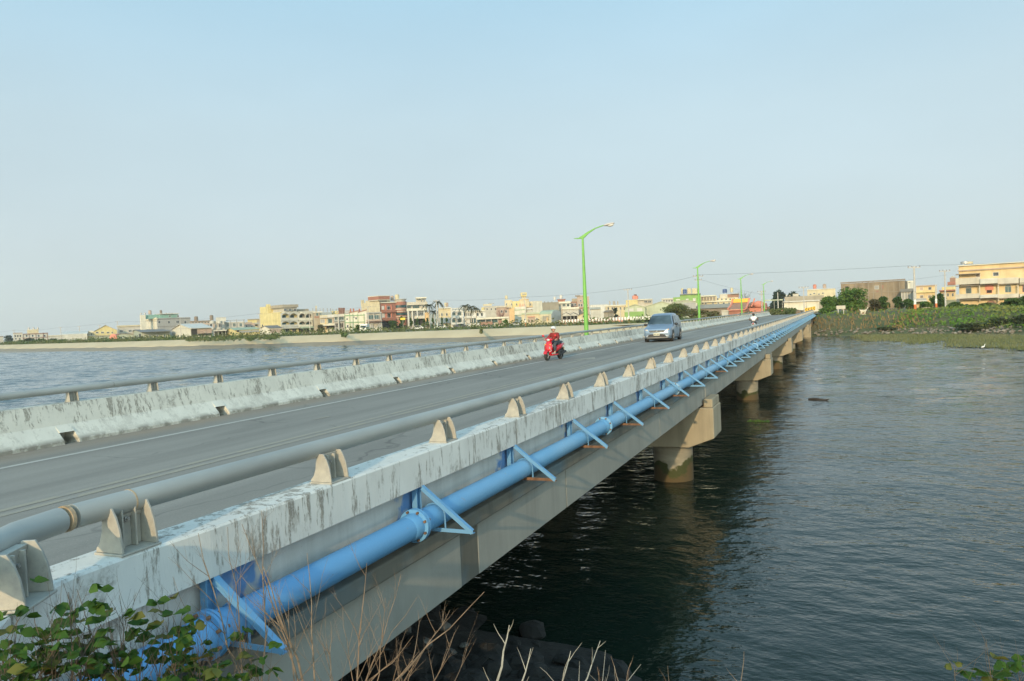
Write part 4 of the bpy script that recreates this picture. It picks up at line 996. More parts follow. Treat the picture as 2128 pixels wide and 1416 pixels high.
b.body(1094, 1120, 638, 4, W['offw'], set_=-3, name='front_wing'); b.row('R', 1095, 1118, 644.5, 649, 5, .6, g=M_DARK, out=3.1); b.slab('R', 1094, 640, 1117, 643.5, 3.6, W['white'], 'balcony'); b.slab('R', 1093, 637.2, 1120, 638.6, 3.6, W['orange'], 'roof')
b = B('cream workshop with pink roller door beside the green round-roofed hall', 1083, 250, cat='workshop'); b.body(1083.5, 1124, 653, 9, W['cream']); b.slab('R', 1083, 650, 1124, 653.4, .4, W['palegreen'], 'roof'); b.slab('R', 1097, 659, 1111.5, 671, .04, W['pink'], 'roller_door'); b.slab('R', 1096, 658, 1112.5, 659.2, .3, W['salmon'], 'lintel'); b.win('R', 1114, 662, 1117.5, 665); b.win('R', 1089, 663, 1091.5, 666)
b = B('hall with pale green rounded roof and blue-grey end wall', 1146, 246, 48, cat='hall'); b.two(1122, 1163.5, 653, W['cream']); mb = MB(); k = 12
arc = [(b.A*(.5+.5*math.cos(math.pi*i/k)), b.Z-.05+1.35*math.sin(math.pi*i/k)) for i in range(k+1)]
mb.prism(arc, -.35, b.C+.3, 'y'); b.part(mb, 'roof', W['roofgreen'])
mb = MB(); arc = [(b.A*(.5+.48*math.cos(math.pi*i/k)), b.Z+1.2*math.sin(math.pi*i/k)) for i in range(k+1)]; mb.prism([(b.A*.98,-.4)]+arc+[(b.A*.02,-.4)], -.42, .1, 'y'); b.part(mb, 'end_wall', W['bluegrey'])
b.slab('L', 1141, 657, 1128, 668, .05, W['tan'], 'roller_door'); b.slab('L', 1139.5, 660, 1136, 668, .08, W['orange'], 'door')
b = B('large blank tan concrete block behind the green round-roofed hall', 1127.5, 292, 30, cat='building'); b.two(1108, 1161, 629, W['tan']); mb = MB(); b.fbox(mb, 'L', 1127.5, 627, 1108, 665, 0, .12); b.part(mb, 'side_wall', W['lite'])
for x in (1132, 1139, 1147): b.slab('R', x, 626.5, x+.8, 629.5, .0, W['tan'], 'column_stub')
b.win('L', 1126.5, 643, 1124, 646)
b = B('terraced white houses with open balconies left of the pink apartments', 1160, 300, cat='terrace'); b.body(1160, 1186, 628, 10, W['offw']); b.slab('R', 1160, 627, 1186, 631, .8, W['lite'], 'balcony'); b.win('R', 1169, 632, 1175, 637, g=G_TEAL); b.win('R', 1178, 632, 1183, 637, g=G_TEAL); b.win('R', 1161, 633, 1165, 638, g=W['tan'])
b.body(1169, 1202, 640.5, 4, W['pale'], set_=-3, name='front_wing'); b.slab('R', 1168.5, 639, 1203, 643, 3.4, W['lite'], 'balcony'); b.row('R', 1178, 1201, 644.5, 650, 3, .7, out=3.1, g=G_TEAL); b.body(1159, 1174, 622.8, 6, W['red'], set_=2, yb=628.5, name='roof_room'); b.slab('R', 1157.5, 621.8, 1176, 623, -1.5, W['red'], 'roof', into=8); b.tank(1166, 623, 4, .6, 1.5, W['white']); b.tank(1153, 626, 4, .5, 1.4, W['white'])
b = B('pink stepped apartment building behind the nearest lamp post', 1187, 305, cat='apartment block'); b.body(1186, 1200, 627, 9, W['brick'], set_=.5, name='wing'); b.body(1199, 1224, 616.5, 10, W['pink']); b.slab('R', 1195, 613.8, 1216, 616.8, .2, W['brown'], 'roof'); b.body(1188, 1200, 620.5, 5, W['tan'], set_=2, yb=627.5, name='roof_terrace')
b.win('R', 1205, 624, 1208.5, 627); b.row('R', 1201, 1222, 632, 637.5, 4, .6); b.row('R', 1187, 1198, 631, 636, 2, .6); b.slab('R', 1187, 639.5, 1224, 641, .4, W['brick']); b.row('R', 1203, 1221, 643, 647, 3, .5); b.slab('R', 1205, 614.5, 1214, 616, .3, W['offw'], 'roof_hut')
# ---------------------------------------------------------------- middle distance behind the van
b = B('open shed with twin dark blue roofs behind the brick wall', 1167, 238, cat='shed'); b.body(1168, 1200, 657, 6, M_DARK, set_=3)
for x0, xm, x1 in ((1167, 1184, 1201),):
    for xa, xp, xb in ((1167.5, 1177, 1186), (1185, 1192, 1201)):
        a0, z0 = b.R(xa, 655); a1 = b.R(xp, 650.5)[0]; z1 = b.R(xp, 650.5)[1]; a2 = b.R(xb, 655)[0]; mb = MB(); mb.prism([(a0, z0), (a1, z1), (a2, z0), (a2, z0+.2), (a1, z1+.2), (a0, z0+.2)], -1, 9, 'y'); b.part(mb, 'roof', W['slate'])
for x in (1168.5, 1178, 1186, 1193, 1200): b.slab('R', x-.4, 655, x+.4, 664, .1, W['offw'], 'post', into=.05)
b = B('small cream gabled shed right of the open blue shed', 1201, 236, cat='shed'); b.gable('R', 1201, 1224, 655.5, 650.5, 8, W['cream'], W['slate'], .5); b.slab('R', 1211, 656, 1219, 660, .05, M_DARK, 'opening')
b = B('long cream houses on the skyline right of the nearest lamp', 1228, 365, cat='terrace'); b.body(1226, 1264, 633.5, 10, W['offw']); b.row('R', 1228, 1262, 634.5, 638, 9, .5, g=M_FRAME); b.slab('R', 1226, 639, 1250, 643, .6, W['bluegrey'], 'awning')
b = B('yellowish terrace with roof posts left of the pale green warehouse', 1262, 345, cat='terrace'); b.body(1258, 1304, 635.5, 10, W['cream']); b.slab('R', 1258, 634, 1304, 636.5, .5, W['lite'], 'cornice'); b.row('R', 1260, 1302, 639, 644, 5, .4); b.posts([1267.5, 1275, 1278, 1284], 626, 636, .5, W['tan'], 2, 'column_stub'); b.body(1248, 1258, 637, 5, W['white'], set_=-1, name='side_wing'); b.win('R', 1249, 640, 1251, 643, out=1.05)
b = B('square yellow house with red roof tanks behind the utility pole', 1300, 340); b.body(1300.5, 1325, 623.5, 10, W['yellow']); b.tank(1318, 624, 3, .8, 1.6, W['salmon']); b.tank(1323, 624, 3, .8, 1.5, W['salmon']); b.tank(1321, 623, 5, .7, 2.0, W['dkred']); b.body(1325, 1356, 623.5, 9, W['band'], set_=.6, name='wing'); b.row('R', 1338, 1354, 625.5, 629, 2, .75); b.slab('R', 1325, 621.8, 1356, 623.6, .4, W['lite'], 'roof')
b = B('small beige shed with two faces above the red brick wall', 1264, 228, 40, cat='shed'); b.two(1254.5, 1275.5, 649, W['tan']); mb = MB(); mb.prism([(-.3,b.Z),(b.A+.3,b.Z),(b.A/2,b.Z+.6)], -.3, b.C+.3, 'y'); b.part(mb, 'roof', W['brown'])
p = at_depth(1286, 658, 226); t = thing('tent', 'small orange peaked tent left of the green mural wall', 'tent', (p.x, p.y, 2.6), math.atan2(RX.y, RX.x))
mb = MB(); mb.box(-.95,-.95,-.2,.95,.95,.95); mb.build('wall', W['salmon'], t); mb = MB(); mb.add([(-1.15,-1.15,.9),(1.15,-1.15,.9),(1.15,1.15,.9),(-1.15,1.15,.9),(0,0,1.9)], [(3,2,1,0),(0,1,4),(1,2,4),(2,3,4),(3,0,4)]); mb.build('roof', W['brick'], t)
b = B('low red brick wall behind the roadside grass', 1162, 229, cat='wall', name='brick_wall'); b.body(1162, 1296, 663.0, .3, W['brick'])
b = B('pale green warehouse with a smaller front gable and white windows', 1299, 256, cat='warehouse'); b.gable('R', 1298, 1341, 640, 633.5, 26, W['palegreen'], W['palegreen'], .3); b.win('R', 1308, 642, 1316, 646.5, g=W['white']); b.win('R', 1324, 641, 1334, 646.5, g=W['white'])
b.slab('R', 1298, 648.5, 1338, 660, .1, W['green'], 'mural', into=.1)
b = B('pale green warehouse with the wide tall gable behind the van', 1340, 258, cat='warehouse'); b.gable('R', 1340, 1404, 637, 627.6, 30, W['palegreen'], W['palegreen'], .3, xap=1375)
b = B('grey sheet metal warehouse end right of the wide green gable', 1398, 264, cat='warehouse'); b.gable('R', 1398, 1446, 628, 625, 24, W['greenish'], W['pale'], .3); b.slab('R', 1421, 629, 1446, 655, .08, W['grey'], 'side_panel')
b = B('bright green building with many tanks on its flat roof', 1399, 310, cat='building'); b.body(1399, 1456, 617, 14, W['green']); b.body(1413.5, 1456, 612, 12, W['green'], set_=.5, yb=617.5, name='upper_storey'); b.slab('R', 1413, 611, 1456.5, 612.4, .2, W['slate'], 'roof_edge')
for x in (1418.5, 1431.5, 1434.5, 1441.5, 1445, 1447.5): b.tank(x, 613, 4, .55, 2.3, W['cream'])
b.tank(1423.5, 613, 3, .8, 1.8, M_TANKB); b.win('R', 1405, 622.5, 1413, 624, g=W['white']); b.win('R', 1426, 621.5, 1430.5, 623.5, g=W['white']); b.win('R', 1440.5, 620.5, 1445, 625, g=W['white'])
b = B('long cream school building with rows of window bays', 1456, 318, cat='school'); b.body(1456, 1490, 616, 12, W['cream'], set_=.5); b.body(1488, 1534, 619, 12, W['cream'], name='wing'); b.row('R', 1456, 1487, 617.5, 624, 5, .6, g=W['brown']); b.row('R', 1457, 1470, 629, 632, 2, .6); b.win('R', 1490, 620, 1493, 624); b.slab('R', 1456, 625.5, 1534, 627.5, .6, W['lite'], 'ledge'); b.row('R', 1476, 1532, 629, 631.5, 5, .3); b.slab('R', 1456, 614, 1488, 616.4, .6, W['lite'], 'roof'); b.row('R', 1496, 1530, 620.5, 624, 4, .3)
b.body(1496, 1512, 611.5, 7, W['band'], set_=2, yb=619.5, name='roof_storey'); b.body(1512, 1536, 611, 8, W['brick'], set_=3, yb=619.5, name='roof_storey'); b.tank(1507, 611, 4, .9, 1.6, M_TANKB); b.tank(1521.5, 610, 4, .6, 2, W['cream']); b.slab('R', 1520, 609.8, 1537, 611.2, -2, W['grey'], 'roof', into=9)
b = B('long tan warehouse roof behind the bushes left of the temple', 1436, 262, cat='warehouse'); b.body(1436, 1518, 640, 16, W['brown']); a0, z0 = b.R(1434, 641); a1 = b.R(1519, 638)[0]; z1 = b.R(1475, 632.5)[1]
mb = MB(); mb.prism([(-.8, z0-.3), (8, z1), (16.8, z0-.3)], a0, a1, 'x'); b.part(mb, 'roof', W['tan']); b.slab('R', 1440, 630, 1449, 637, -1, W['offw'], 'skylight', into=1.3)
b = B('cream terrace on the skyline left of the bright green building', 1375, 352, cat='terrace'); b.body(1375, 1401, 622, 9, W['offw']); b.row('R', 1377, 1399, 624, 627, 4, .6); b.slab('R', 1374, 620.5, 1401, 622.3, .4, W['lite'], 'roof')
# temple with sweeping roof
b = B('small orange temple with red tiled roof and yellow ridge', 1513, 204, cat='temple'); b.body(1515, 1549, 645, 9, W['red']); b.slab('R', 1513, 643.3, 1549, 645.5, .6, W['salmon'], 'eave')
a0, z0 = b.R(1512.5, 643.5); a1 = b.R(1550, 643.5)[0]; c0, z1 = b.R(1522, 629.5); c1 = b.R(1556.5, 629.5)[0]
mb = MB(); mb.add([(a0,-.6,z0),(a1,-.6,z0),(c1,3.5,z1),(c0,3.5,z1),(a0,8,z0),(a1,8,z0)], [(0,1,2,3),(3,2,5,4),(0,3,4),(1,5,2),(0,4,5,1)]); b.part(mb, 'roof', W['brick'])
mb = MB(); mb.bar((c0-.3,3.5,z1+.5), (c1+.3,3.5,z1+.5), .5, 1.0); b.part(mb, 'ridge', mat('ridge_yellow', (.75,.40,.04), .6))
mb = MB()
for (e0, e1) in (((a0,-.7,z0+.1), (c0,3.4,z1+.2)), ((a1,-.7,z0+.1), (c1,3.4,z1+.2))): mb.tube([e0, (V(e0)+V(e1))/2-V((0,0,.25)), e1, V(e1)+V((.2,0,.9))], .28, 6)
b.part(mb, 'hip', W['salmon'])
a2 = b.R(1556, 640)[0]; mb = MB(); mb.box(a1-.4, 1, -.4, a2, 8, b.R(1552, 640)[1]); b.part(mb, 'side_wall', W['dkred'])
b = B('salmon annexe with curved ridge right of the temple', 1556, 208, cat='annexe'); b.body(1557, 1589, 640, 8, W['salmon']); a0, z0 = b.R(1555, 641); a1 = b.R(1590, 641)[0]; mb = MB()
for i in range(6): mb.ball((a0+(a1-a0)*(i+.5)/6, 2.5, z0+.5+.35*math.sin(i*2)), .8, 2.2, .9, 10, 6)
b.part(mb, 'roof', W['brick']); mb = MB(); mb.ball(((a0+a1)/2+.6, .2, z0+.9), 1.5, 1.0, 1.0, 14, 8); mb.ball((a1+.2, .2, z0+.1), .5, .6, 1.2, 10, 6); b.part(mb, 'ornament', W['salmon'])
mb = MB(); mb.tube([(a0+.8,0,z0+.4), (a0+1.4,0,z0+1.6), (a0+1.7,0,z0+2.6)], .22, 6); b.part(mb, 'hip', W['salmon'])
b = B('small beige cabin left of the temple behind the parapet', 1499, 202, cat='cabin'); b.body(1499.5, 1513, 646.3, 3, W['pale']); b.slab('R', 1499, 645.4, 1513.3, 646.5, .2, W['lite'], 'roof')
b = B('long white walled compound facing the sun at the road end', 1628, 212, cat='compound', bz=3.3); b.body(1629, 1702, 626.8, 10, W['lite']); b.slab('R', 1628, 625, 1703, 627.2, .6, W['white'], 'roof'); b.slab('R', 1675, 627.5, 1676, 646, .15, W['grey'], 'downpipe')
b = B('tan brick block with small roof rooms behind the white compound', 1630, 232, cat='building', bz=3.3); b.body(1630.5, 1712, 615.5, 12, W['tan']); b.body(1647.5, 1659.5, 610.8, 4, W['band'], set_=1, yb=616, name='roof_room'); b.slab('R', 1633, 613, 1636, 616, .1, W['offw'], 'roof_hut'); b.slab('R', 1639, 614, 1643, 616, .1, W['tan'], 'roof_hut')
b = B('pale yellow flat-roofed house with two red water tanks', 1677, 262, bz=3.3); b.body(1677.5, 1736, 602, 12, W['cream']); b.slab('R', 1677, 600.8, 1736, 602.3, .15, W['lite'], 'parapet'); b.tank(1693.5, 603, 3, .55, 1.5, W['salmon']); b.tank(1714, 602.3, 3, .55, 1.5, W['pink'])
for x, y in ((1684.5, 612), (1692, 610), (1702, 611.5), (1710, 609.5)): b.win('R', x-1.6, y-1, x+1.6, y+1.2)
b = B('green-roofed awning frame on thin posts left of the dark trees', 1592, 200, cat='awning'); b.slab('R', 1588, 623, 1627, 625, .2, W['palegreen'], 'roof', into=4)
for x in (1590, 1609, 1617, 1626): b.slab('R', x-.35, 624, x+.35, 652, .05, W['pale'], 'post', into=.1)
b.body(1593, 1600, 638, 2, W['brick'], set_=2, name='stall')
# ---------------------------------------------------------------- right bank
M_BLOCK = mat('block_wall', (.245,.19,.125), .92, .22, .35, bmp=.2, streak=.7)
b = B('grey brown unfinished concrete building with one white framed window', 1881, 192, 60, cat='building', bz=3.5, yref=620); b.two(1747, 1886, 583.5, M_BLOCK); b.w.data.materials[0] = M_BLOCK
for x in (1765, 1779, 1793, 1805, 1815, 1832, 1846, 1858, 1870): b.slab('L', x+.7, 586, x-.7, 640, .08, W['conc'], 'pilaster')
b.slab('L', 1881.5, 583.5, 1746.5, 586, .18, W['brown'], 'roof_edge'); b.win('L', 1826, 594.5, 1818, 601, fr=W['white'], g=W['grey']); b.slab('L', 1763, 595.5, 1756.5, 601, .03, M_DARK, 'opening'); b.slab('L', 1836.5, 593, 1831.5, 600, .06, W['brick'], 'brick_patch'); b.slab('L', 1826, 604, 1820, 607.5, .06, W['brick'], 'brick_patch'); b.slab('L', 1881, 608, 1747, 609, .12, W['conc'], 'ledge')
b = B('narrow cream tower house behind the unfinished concrete building', 1882, 222, bz=3.5, yref=620); b.body(1881, 1900, 584, 8, W['lite']); b.win('R', 1887.5, 587.2, 1892, 588.2); b.body(1892, 1900, 586, 7, W['offw'], set_=-.2, name='wing')
b = B('low grey annexe with pale pilasters beside the concrete building', 1871, 186, cat='annexe', bz=3.5, yref=620); b.body(1872, 1897.5, 602, 8, W['grey']); b.slab('R', 1871, 600.5, 1898, 607, .4, W['slate'], 'parapet')
for x in (1874, 1880, 1886, 1892): b.slab('R', x-1.3, 607, x+1.3, 626, .12, W['pale'], 'pilaster')
b = B('two storey apricot house with brown shuttered windows', 1903, 178, bz=3.5, yref=620); b.body(1903.5, 1946.5, 594.5, 9, W['apricot']); b.slab('R', 1903, 593, 1947, 595, .3, W['pink'], 'roof_edge'); b.slab('R', 1903, 606.3, 1947, 608.3, .5, W['yellow'], 'ledge')
for x, y, mm in ((1915, 600.5, W['pink']), (1932.5, 599.8, G_DK), (1915.3, 617, W['brown']), (1932, 617, W['brown'])): b.win('R', x-3, y-2.7, x+3, y+2.7, g=mm)
b.slab('R', 1890, 625, 1927, 627, 2.5, W['white'], 'porch_roof'); b.slab('R', 1903, 620.5, 1925, 625, .6, W['grey'], 'porch_wall')
b = B('apricot house with stepped red tiled roofs left of the big villa', 1952, 205, bz=3.5, yref=620); b.body(1953, 1987, 605, 9, W['apricot']); b.slab('R', 1951, 602.5, 1987, 605.5, 1.0, W['red'], 'roof'); b.slab('R', 1957, 596.5, 1986, 602.6, .6, W['yellow'], 'upper_storey'); b.slab('R', 1969, 586, 1986, 593, .3, W['red'], 'roof'); b.slab('R', 1974, 577.5, 1987, 586.2, .0, W['brick'], 'roof_tower'); b.slab('R', 1968, 592, 1985, 596.6, .3, W['bluegrey'], 'roof_room'); b.slab('R', 1976, 574.5, 1984, 577.7, 0, W['pale'], 'roof_hut'); b.row('R', 1955, 1985, 610, 616, 3, .3)
# the big villa at the right edge
b = B('big three storey apricot villa with arched windows at the right edge', 1991, 168, cat='villa', bz=3.5, yref=620)
b.body(1992, 2134, 549, 14, W['apricot'], set_=1.3); b.slab('R', 1990, 557.5, 2134, 560, -.9, W['pink'], 'cornice', into=1.4); b.slab('R', 1990, 547.5, 2134, 549.2, -.8, W['lite'], 'parapet', into=1.6); b.slab('R', 1986, 569, 2037, 570.6, .6, W['brown'], 'ledge', into=1.4)
for y0, y1 in ((577.5, 591), (611, 620.5)):
    for x0, x1 in ((1985.5, 2037), (2073.5, 2117), (2119, 2134)): b.slab('R', x0, y0, x1, y1, .0, W['band'], 'balcony', into=1.4)
    b.slab('R', 2037, y0+1.5, 2073, y1-1.5, .6, W['offw'], 'balcony', into=1.9); b.row('R', 2039, 2071, y0+3, y1-4, 7, .35, g=W['brown'], out=.66, bars=0); b.slab('R', 2036.5, y1-2.5, 2074, y1-1, .9, W['band'], 'ledge', into=1.9)
b.slab('R', 1985, 591, 2134, 592.3, .12, W['brown'], 'ledge', into=1.4); b.slab('R', 1985, 620.5, 2134, 621.5, .12, W['brown'], 'ledge', into=1.4)
for x in (1986.5, 2036, 2075, 2116): b.slab('R', x-1, 592, x+1, 626, -.1, W['band'], 'column', into=.5)
q = B.__new__(B); q.__dict__.update(b.__dict__); q.P = b.P + b.v*1.3
def p13(mb, name, m_, bevel=0): mb.v = [(x, y+1.3, z) for x, y, z in mb.v]; return mb.build(name, m_, b.t)
q.part = p13
q.win('R', 2029, 568.5, 2036.5, 576, g=W['brown']); q.win('R', 2064, 566.5, 2075, 573.5, g=G_DK)
q.win('R', 2007.5, 599, 2018.5, 610, g=G_TEAL, arch=True, fr=W['pale']); q.win('R', 2089, 596.5, 2101, 607.5, g=G_TEAL, arch=True, fr=W['pale']); q.win('R', 2050.5, 594, 2061, 609, g=M_DARK, fr=W['salmon'], name='door', out=.15); q.slab('R', 2047, 590.5, 2064.5, 603, .1, W['salmon'], 'door_surround')
q.win('R', 2004, 636, 2014, 650, g=G_DK, arch=True, fr=W['brick']); q.win('R', 2048, 634, 2071, 650, g=W['brick'], arch=True, fr=W['salmon']); q.win('R', 2118, 622, 2127, 630, g=M_DARK); q.win('R', 2125, 593, 2135, 607, fr=W['salmon'])
b.tank(2006, 552, 4, .9, .55); b.tank(2014, 552, 4, .8, .5, W['cream'])
# ================================================================ plants in the distance
F_DK = foliage('leaf_dark', (.05,.105,.022), (.095,.15,.035), .5); F_MID = foliage('leaf_mid', (.075,.17,.028), (.14,.21,.04), .6)
F_OL = foliage('leaf_olive', (.10,.105,.035), (.17,.135,.06), .25); F_HEDGE = foliage('hedge', (.09,.145,.035), (.19,.185,.075), .12)
F_BLUE = foliage('leaf_bluish', (.04,.07,.05), (.065,.095,.06), .4); F_PALM = foliage('palm_leaf', (.05,.065,.03), (.11,.10,.05), .5)
F_BANK = foliage('bank_green', (.12,.25,.03), (.25,.25,.07), .16); F_DRY = foliage('bank_dry', (.33,.21,.09), (.21,.16,.07), .2); F_MARSH = foliage('marsh', (.16,.185,.07), (.23,.225,.11), .12)
M_BARK = mat('bark', (.13,.10,.07), .95, .3, 4, bmp=.3); M_PALMT = mat('palm_trunk', (.42,.37,.29), .9, .2, 3); M_PLUM = mat('plum_twig', (.20,.10,.08), .9, .2, 3)
def leafq(mb, c, s, nrm=None, asp=.55):
    d = V((RND.gauss(0,1), RND.gauss(0,1), RND.gauss(0,.7))).normalized()
    n_ = nrm or V((RND.gauss(0,1), RND.gauss(0,1), RND.gauss(.5,1)))
    e = d.cross(n_)
    if e.length < 1e-3: return
    e.normalize(); h = s*asp
    mb.add([c-d*s, c+e*h, c+d*s, c-e*h], [(0,1,2,3)])
def crown(mb, lobes, n_, s):
    tot = sum(l_[1].x*l_[1].y*l_[1].z for l_ in lobes)
    for c, r in lobes:
        k = max(20, int(n_*(r.x*r.y*r.z)/tot))
        for _ in range(k):
            d = V((RND.gauss(0,1), RND.gauss(0,1), RND.gauss(0,1))).normalized(); q = RND.uniform(.45,1.08)
            leafq(mb, c + V((d.x*r.x, d.y*r.y, d.z*r.z))*q, s*RND.uniform(.6,1.3))
def tree(label, px, d, gz, h, wd, m, n_=1500, s=.35, cat='tree', name='tree', nl=9, trunk=.3, low=.0, group=None, lift=0, seed=None):
    P = at_depth(px, 660, d); t = thing(name, label, cat, (P.x, P.y, gz), 0, group)
    mb = MB(); lobes = []
    for i in range(nl):
        a = RND.uniform(0, 6.28); q = RND.uniform(0, .62)**.7; z = RND.uniform(low+.15, .82)*h
        taper = 1 - .55*abs(z/h - .5)*1.4
        r = RND.uniform(.22,.36)
        lobes.append((V((math.cos(a)*q*wd/2*taper, math.sin(a)*q*wd/2*taper, z)), V((wd*r*.75, wd*r*.75, h*r*.55))))
    lobes.append((V((0,0,h*.8)), V((wd*.25, wd*.25, h*.2))))
    crown(mb, lobes, n_, s); mb.build('crown', m, t)
    mb = MB(); mb.tube([(0,0,-.5),(.08,.05,h*.3),(-.1,0,h*.75)], [trunk, trunk*.7, trunk*.25], 7)
    for i in range(5):
        c = lobes[i][0]; mb.tube([(0,0,h*.2+.05*i*h), (c*.5+V((0,0,h*.2))), c], [trunk*.45, trunk*.3, trunk*.12], 5)
    mb.build('trunk', M_BARK, t); return t
def topz(px, y, d): return at_depth(px, y, d).z
def ptree(label, x0, x1, yt, d, gz, m, n_=1500, s=.35, **kw):
    """crown spanning pixels x0..x1 with its top at yt"""
    xm = (x0+x1)/2; return tree(label, xm, d, gz, topz(xm, yt, d)-gz, (x1-x0)*d/FPX, m, n_, s, **kw)
G0 = 2.55
ptree('dark bluish tree beyond the shrubs at the far left', 6, 26, 697, 545, G0, F_BLUE, 700, .6)
ptree('dark feathery tree in front of the red temple annexe trees, left mass', 1600, 1640, 603.5, 240, 3.4, F_BLUE, 2600, .4, nl=14)
ptree('dark feathery tree behind the white compound, right mass', 1632, 1668, 606, 246, 3.4, F_BLUE, 2000, .4, nl=12)
ptree('broad bright green tree in front of the unfinished concrete building', 1722, 1812, 598, 150, 3.3, F_MID, 4200, .24, nl=16)
ptree('rounded green shrub tree on the left shoulder of the broad green tree', 1698, 1745, 616, 147, 3.0, F_MID, 2200, .24, nl=9)
ptree('brownish bush right of the broad green tree', 1798, 1836, 622, 146, 3.4, foliage('leaf_brown', (.10,.085,.04), (.075,.08,.03), .3), 1700, .2, cat='bush', name='bush')
ptree('dark green bush below the concrete building corner', 1821, 1852, 616.5, 152, 3.4, F_DK, 1700, .22, cat='bush', name='bush')
ptree('dark green bush left of the white and orange utility pole', 1856, 1880, 617, 152, 3.4, F_DK, 1300, .22, cat='bush', name='bush')
ptree('wide dark bush directly left of the utility pole foot', 1872, 1902, 622, 149, 3.4, F_DK, 1500, .22, cat='bush', name='bush')
ptree('green bush under the white porch roof of the apricot house', 1905, 1937, 627, 147, 3.4, F_MID, 1200, .22, cat='bush', name='bush')
ptree('dense round tree between the two grey utility poles', 1944, 1966, 610, 156, 3.4, F_DK, 1300, .22)
ptree('thin pale tree in front of the apricot house corner', 1934, 1950, 612, 158, 3.4, F_MID, 500, .2)
ptree('dark clipped bush in front of the left end of the villa', 1966, 2003, 628, 142, 3.4, F_DK, 1800, .2, cat='bush', name='bush')
ptree('low dark bush under the villa arches', 1998, 2038, 634, 138, 3.4, F_DK, 1500, .2, cat='bush', name='bush')
ptree('olive bush with loose twigs under the red arch of the villa', 2030, 2075, 630, 134, 3.4, F_HEDGE, 1700, .2, cat='bush', name='bush')
ptree('tall leafy bush covering the right end of the villa', 2078, 2136, 620, 126, 3.2, F_DK, 3200, .2, nl=12, cat='bush', name='bush')
ptree('dark bush at the right frame edge beside the villa', 2112, 2160, 614, 120, 3.0, F_DK, 2200, .2, cat='bush', name='bush')
ptree('big rounded green mound of bush behind the silver van', 1366, 1446, 630, 212, 2.2, foliage('mound', (.095,.14,.035), (.16,.155,.055), .2), 4600, .26, nl=16, cat='bush', name='bush')
ptree('olive scrub right of the second lamp post', 1432, 1476, 645, 208, 2.2, F_OL, 2000, .26, cat='bush', name='bush')
ptree('low olive scrub left of the beige cabin', 1462, 1506, 647, 206, 2.2, F_OL, 2000, .26, cat='bush', name='bush')
ptree('round green shrub in front of the white diner end', 1044, 1058, 663.5, 240, G0, F_MID, 600, .25, cat='bush', name='bush')
ptree('bushy olive tree growing at the tan brick ruin', 655, 674, 675, 280, G0, F_OL, 800, .35)
ptree('small shrub in front of the green trimmed house', 734, 750, 675, 272, G0, F_DK, 500, .3, cat='bush', name='bush')
ptree('dark tree under the round red bay', 826, 843, 657, 285, G0, F_DK, 900, .35)
ptree('dark bush right of the red shop front', 802, 828, 666, 280, G0, F_DK, 900, .35, cat='bush', name='bush')
ptree('grey green tree beside the small beige shed', 1272, 1287, 639, 235, G0, F_BLUE, 600, .3)
for i, x in enumerate((853, 867, 881, 888, 899, 907, 918, 928)):
    ptree('clipped dark conical tree in the garden row behind the hedge', x-4.2, x+4.2, 660+(i % 3), 268, G0, F_DK, 420, .22, nl=4, group='clipped conical trees in the garden row')
# shrubs on the far left
for i, (x0, x1, y) in enumerate(((28, 52, 707), (44, 74, 703), (66, 98, 704), (92, 122, 704), (112, 136, 706))):
    ptree(['low green shrub at the foot of the small cream house', 'dark shrub in front of the red-beamed house, left one', 'dark shrub in front of the red-beamed house, right one', 'shrub before the long low pale shed', 'shrub left of the low yellow workshop'][i], x0, x1, y, 420, 2.2, F_BLUE if i % 2 else F_DK, 600, .5, cat='shrub', name='shrub')
# bare trees
def bare(label, px, d, gz, yt, spread, m, n_=16, r0=.12, name='bare_tree', cat='bare tree'):
    P = at_depth(px, 660, d); h = topz(px, yt, d)-gz; t = thing(name, label, cat, (P.x, P.y, gz)); mb = MB()
    mb.tube([(0,0,-.3),(0,0,h*.35)], [r0, r0*.7], 6)
    for i in range(n_):
        a = RND.uniform(0, 6.28); z0 = RND.uniform(.2,.4)*h; e = V((math.cos(a)*spread*RND.uniform(.3,1), math.sin(a)*spread*RND.uniform(.3,1), h*RND.uniform(.55,1)))
        mdl = V((e.x*.4, e.y*.4, (z0+e.z)*.5)); mb.tube([(0,0,z0), mdl, e], [r0*.5, r0*.3, r0*.1], 4, caps=False)
        for k in range(3):
            f = mdl.lerp(e, RND.uniform(.1,.9)); g = f + V((RND.uniform(-1,1), RND.uniform(-1,1), RND.uniform(.2,1)))*spread*.3
            mb.tube([f, g], [r0*.22, r0*.08], 3, caps=False)
    mb.build('branches', m, t); return t
bare('bare reddish twiggy tree behind the diner roof', 1042, 262, G0, 637, 2.6, M_PLUM, 40, .10)
bare('bare grey tree rising behind the temple ridge', 1549, 230, 3.0, 602, 2.6, M_BARK, 26, .16)
bare('bare pale sapling in front of the villa', 2070, 130, 3.4, 622, .9, M_BARK, 14, .05)
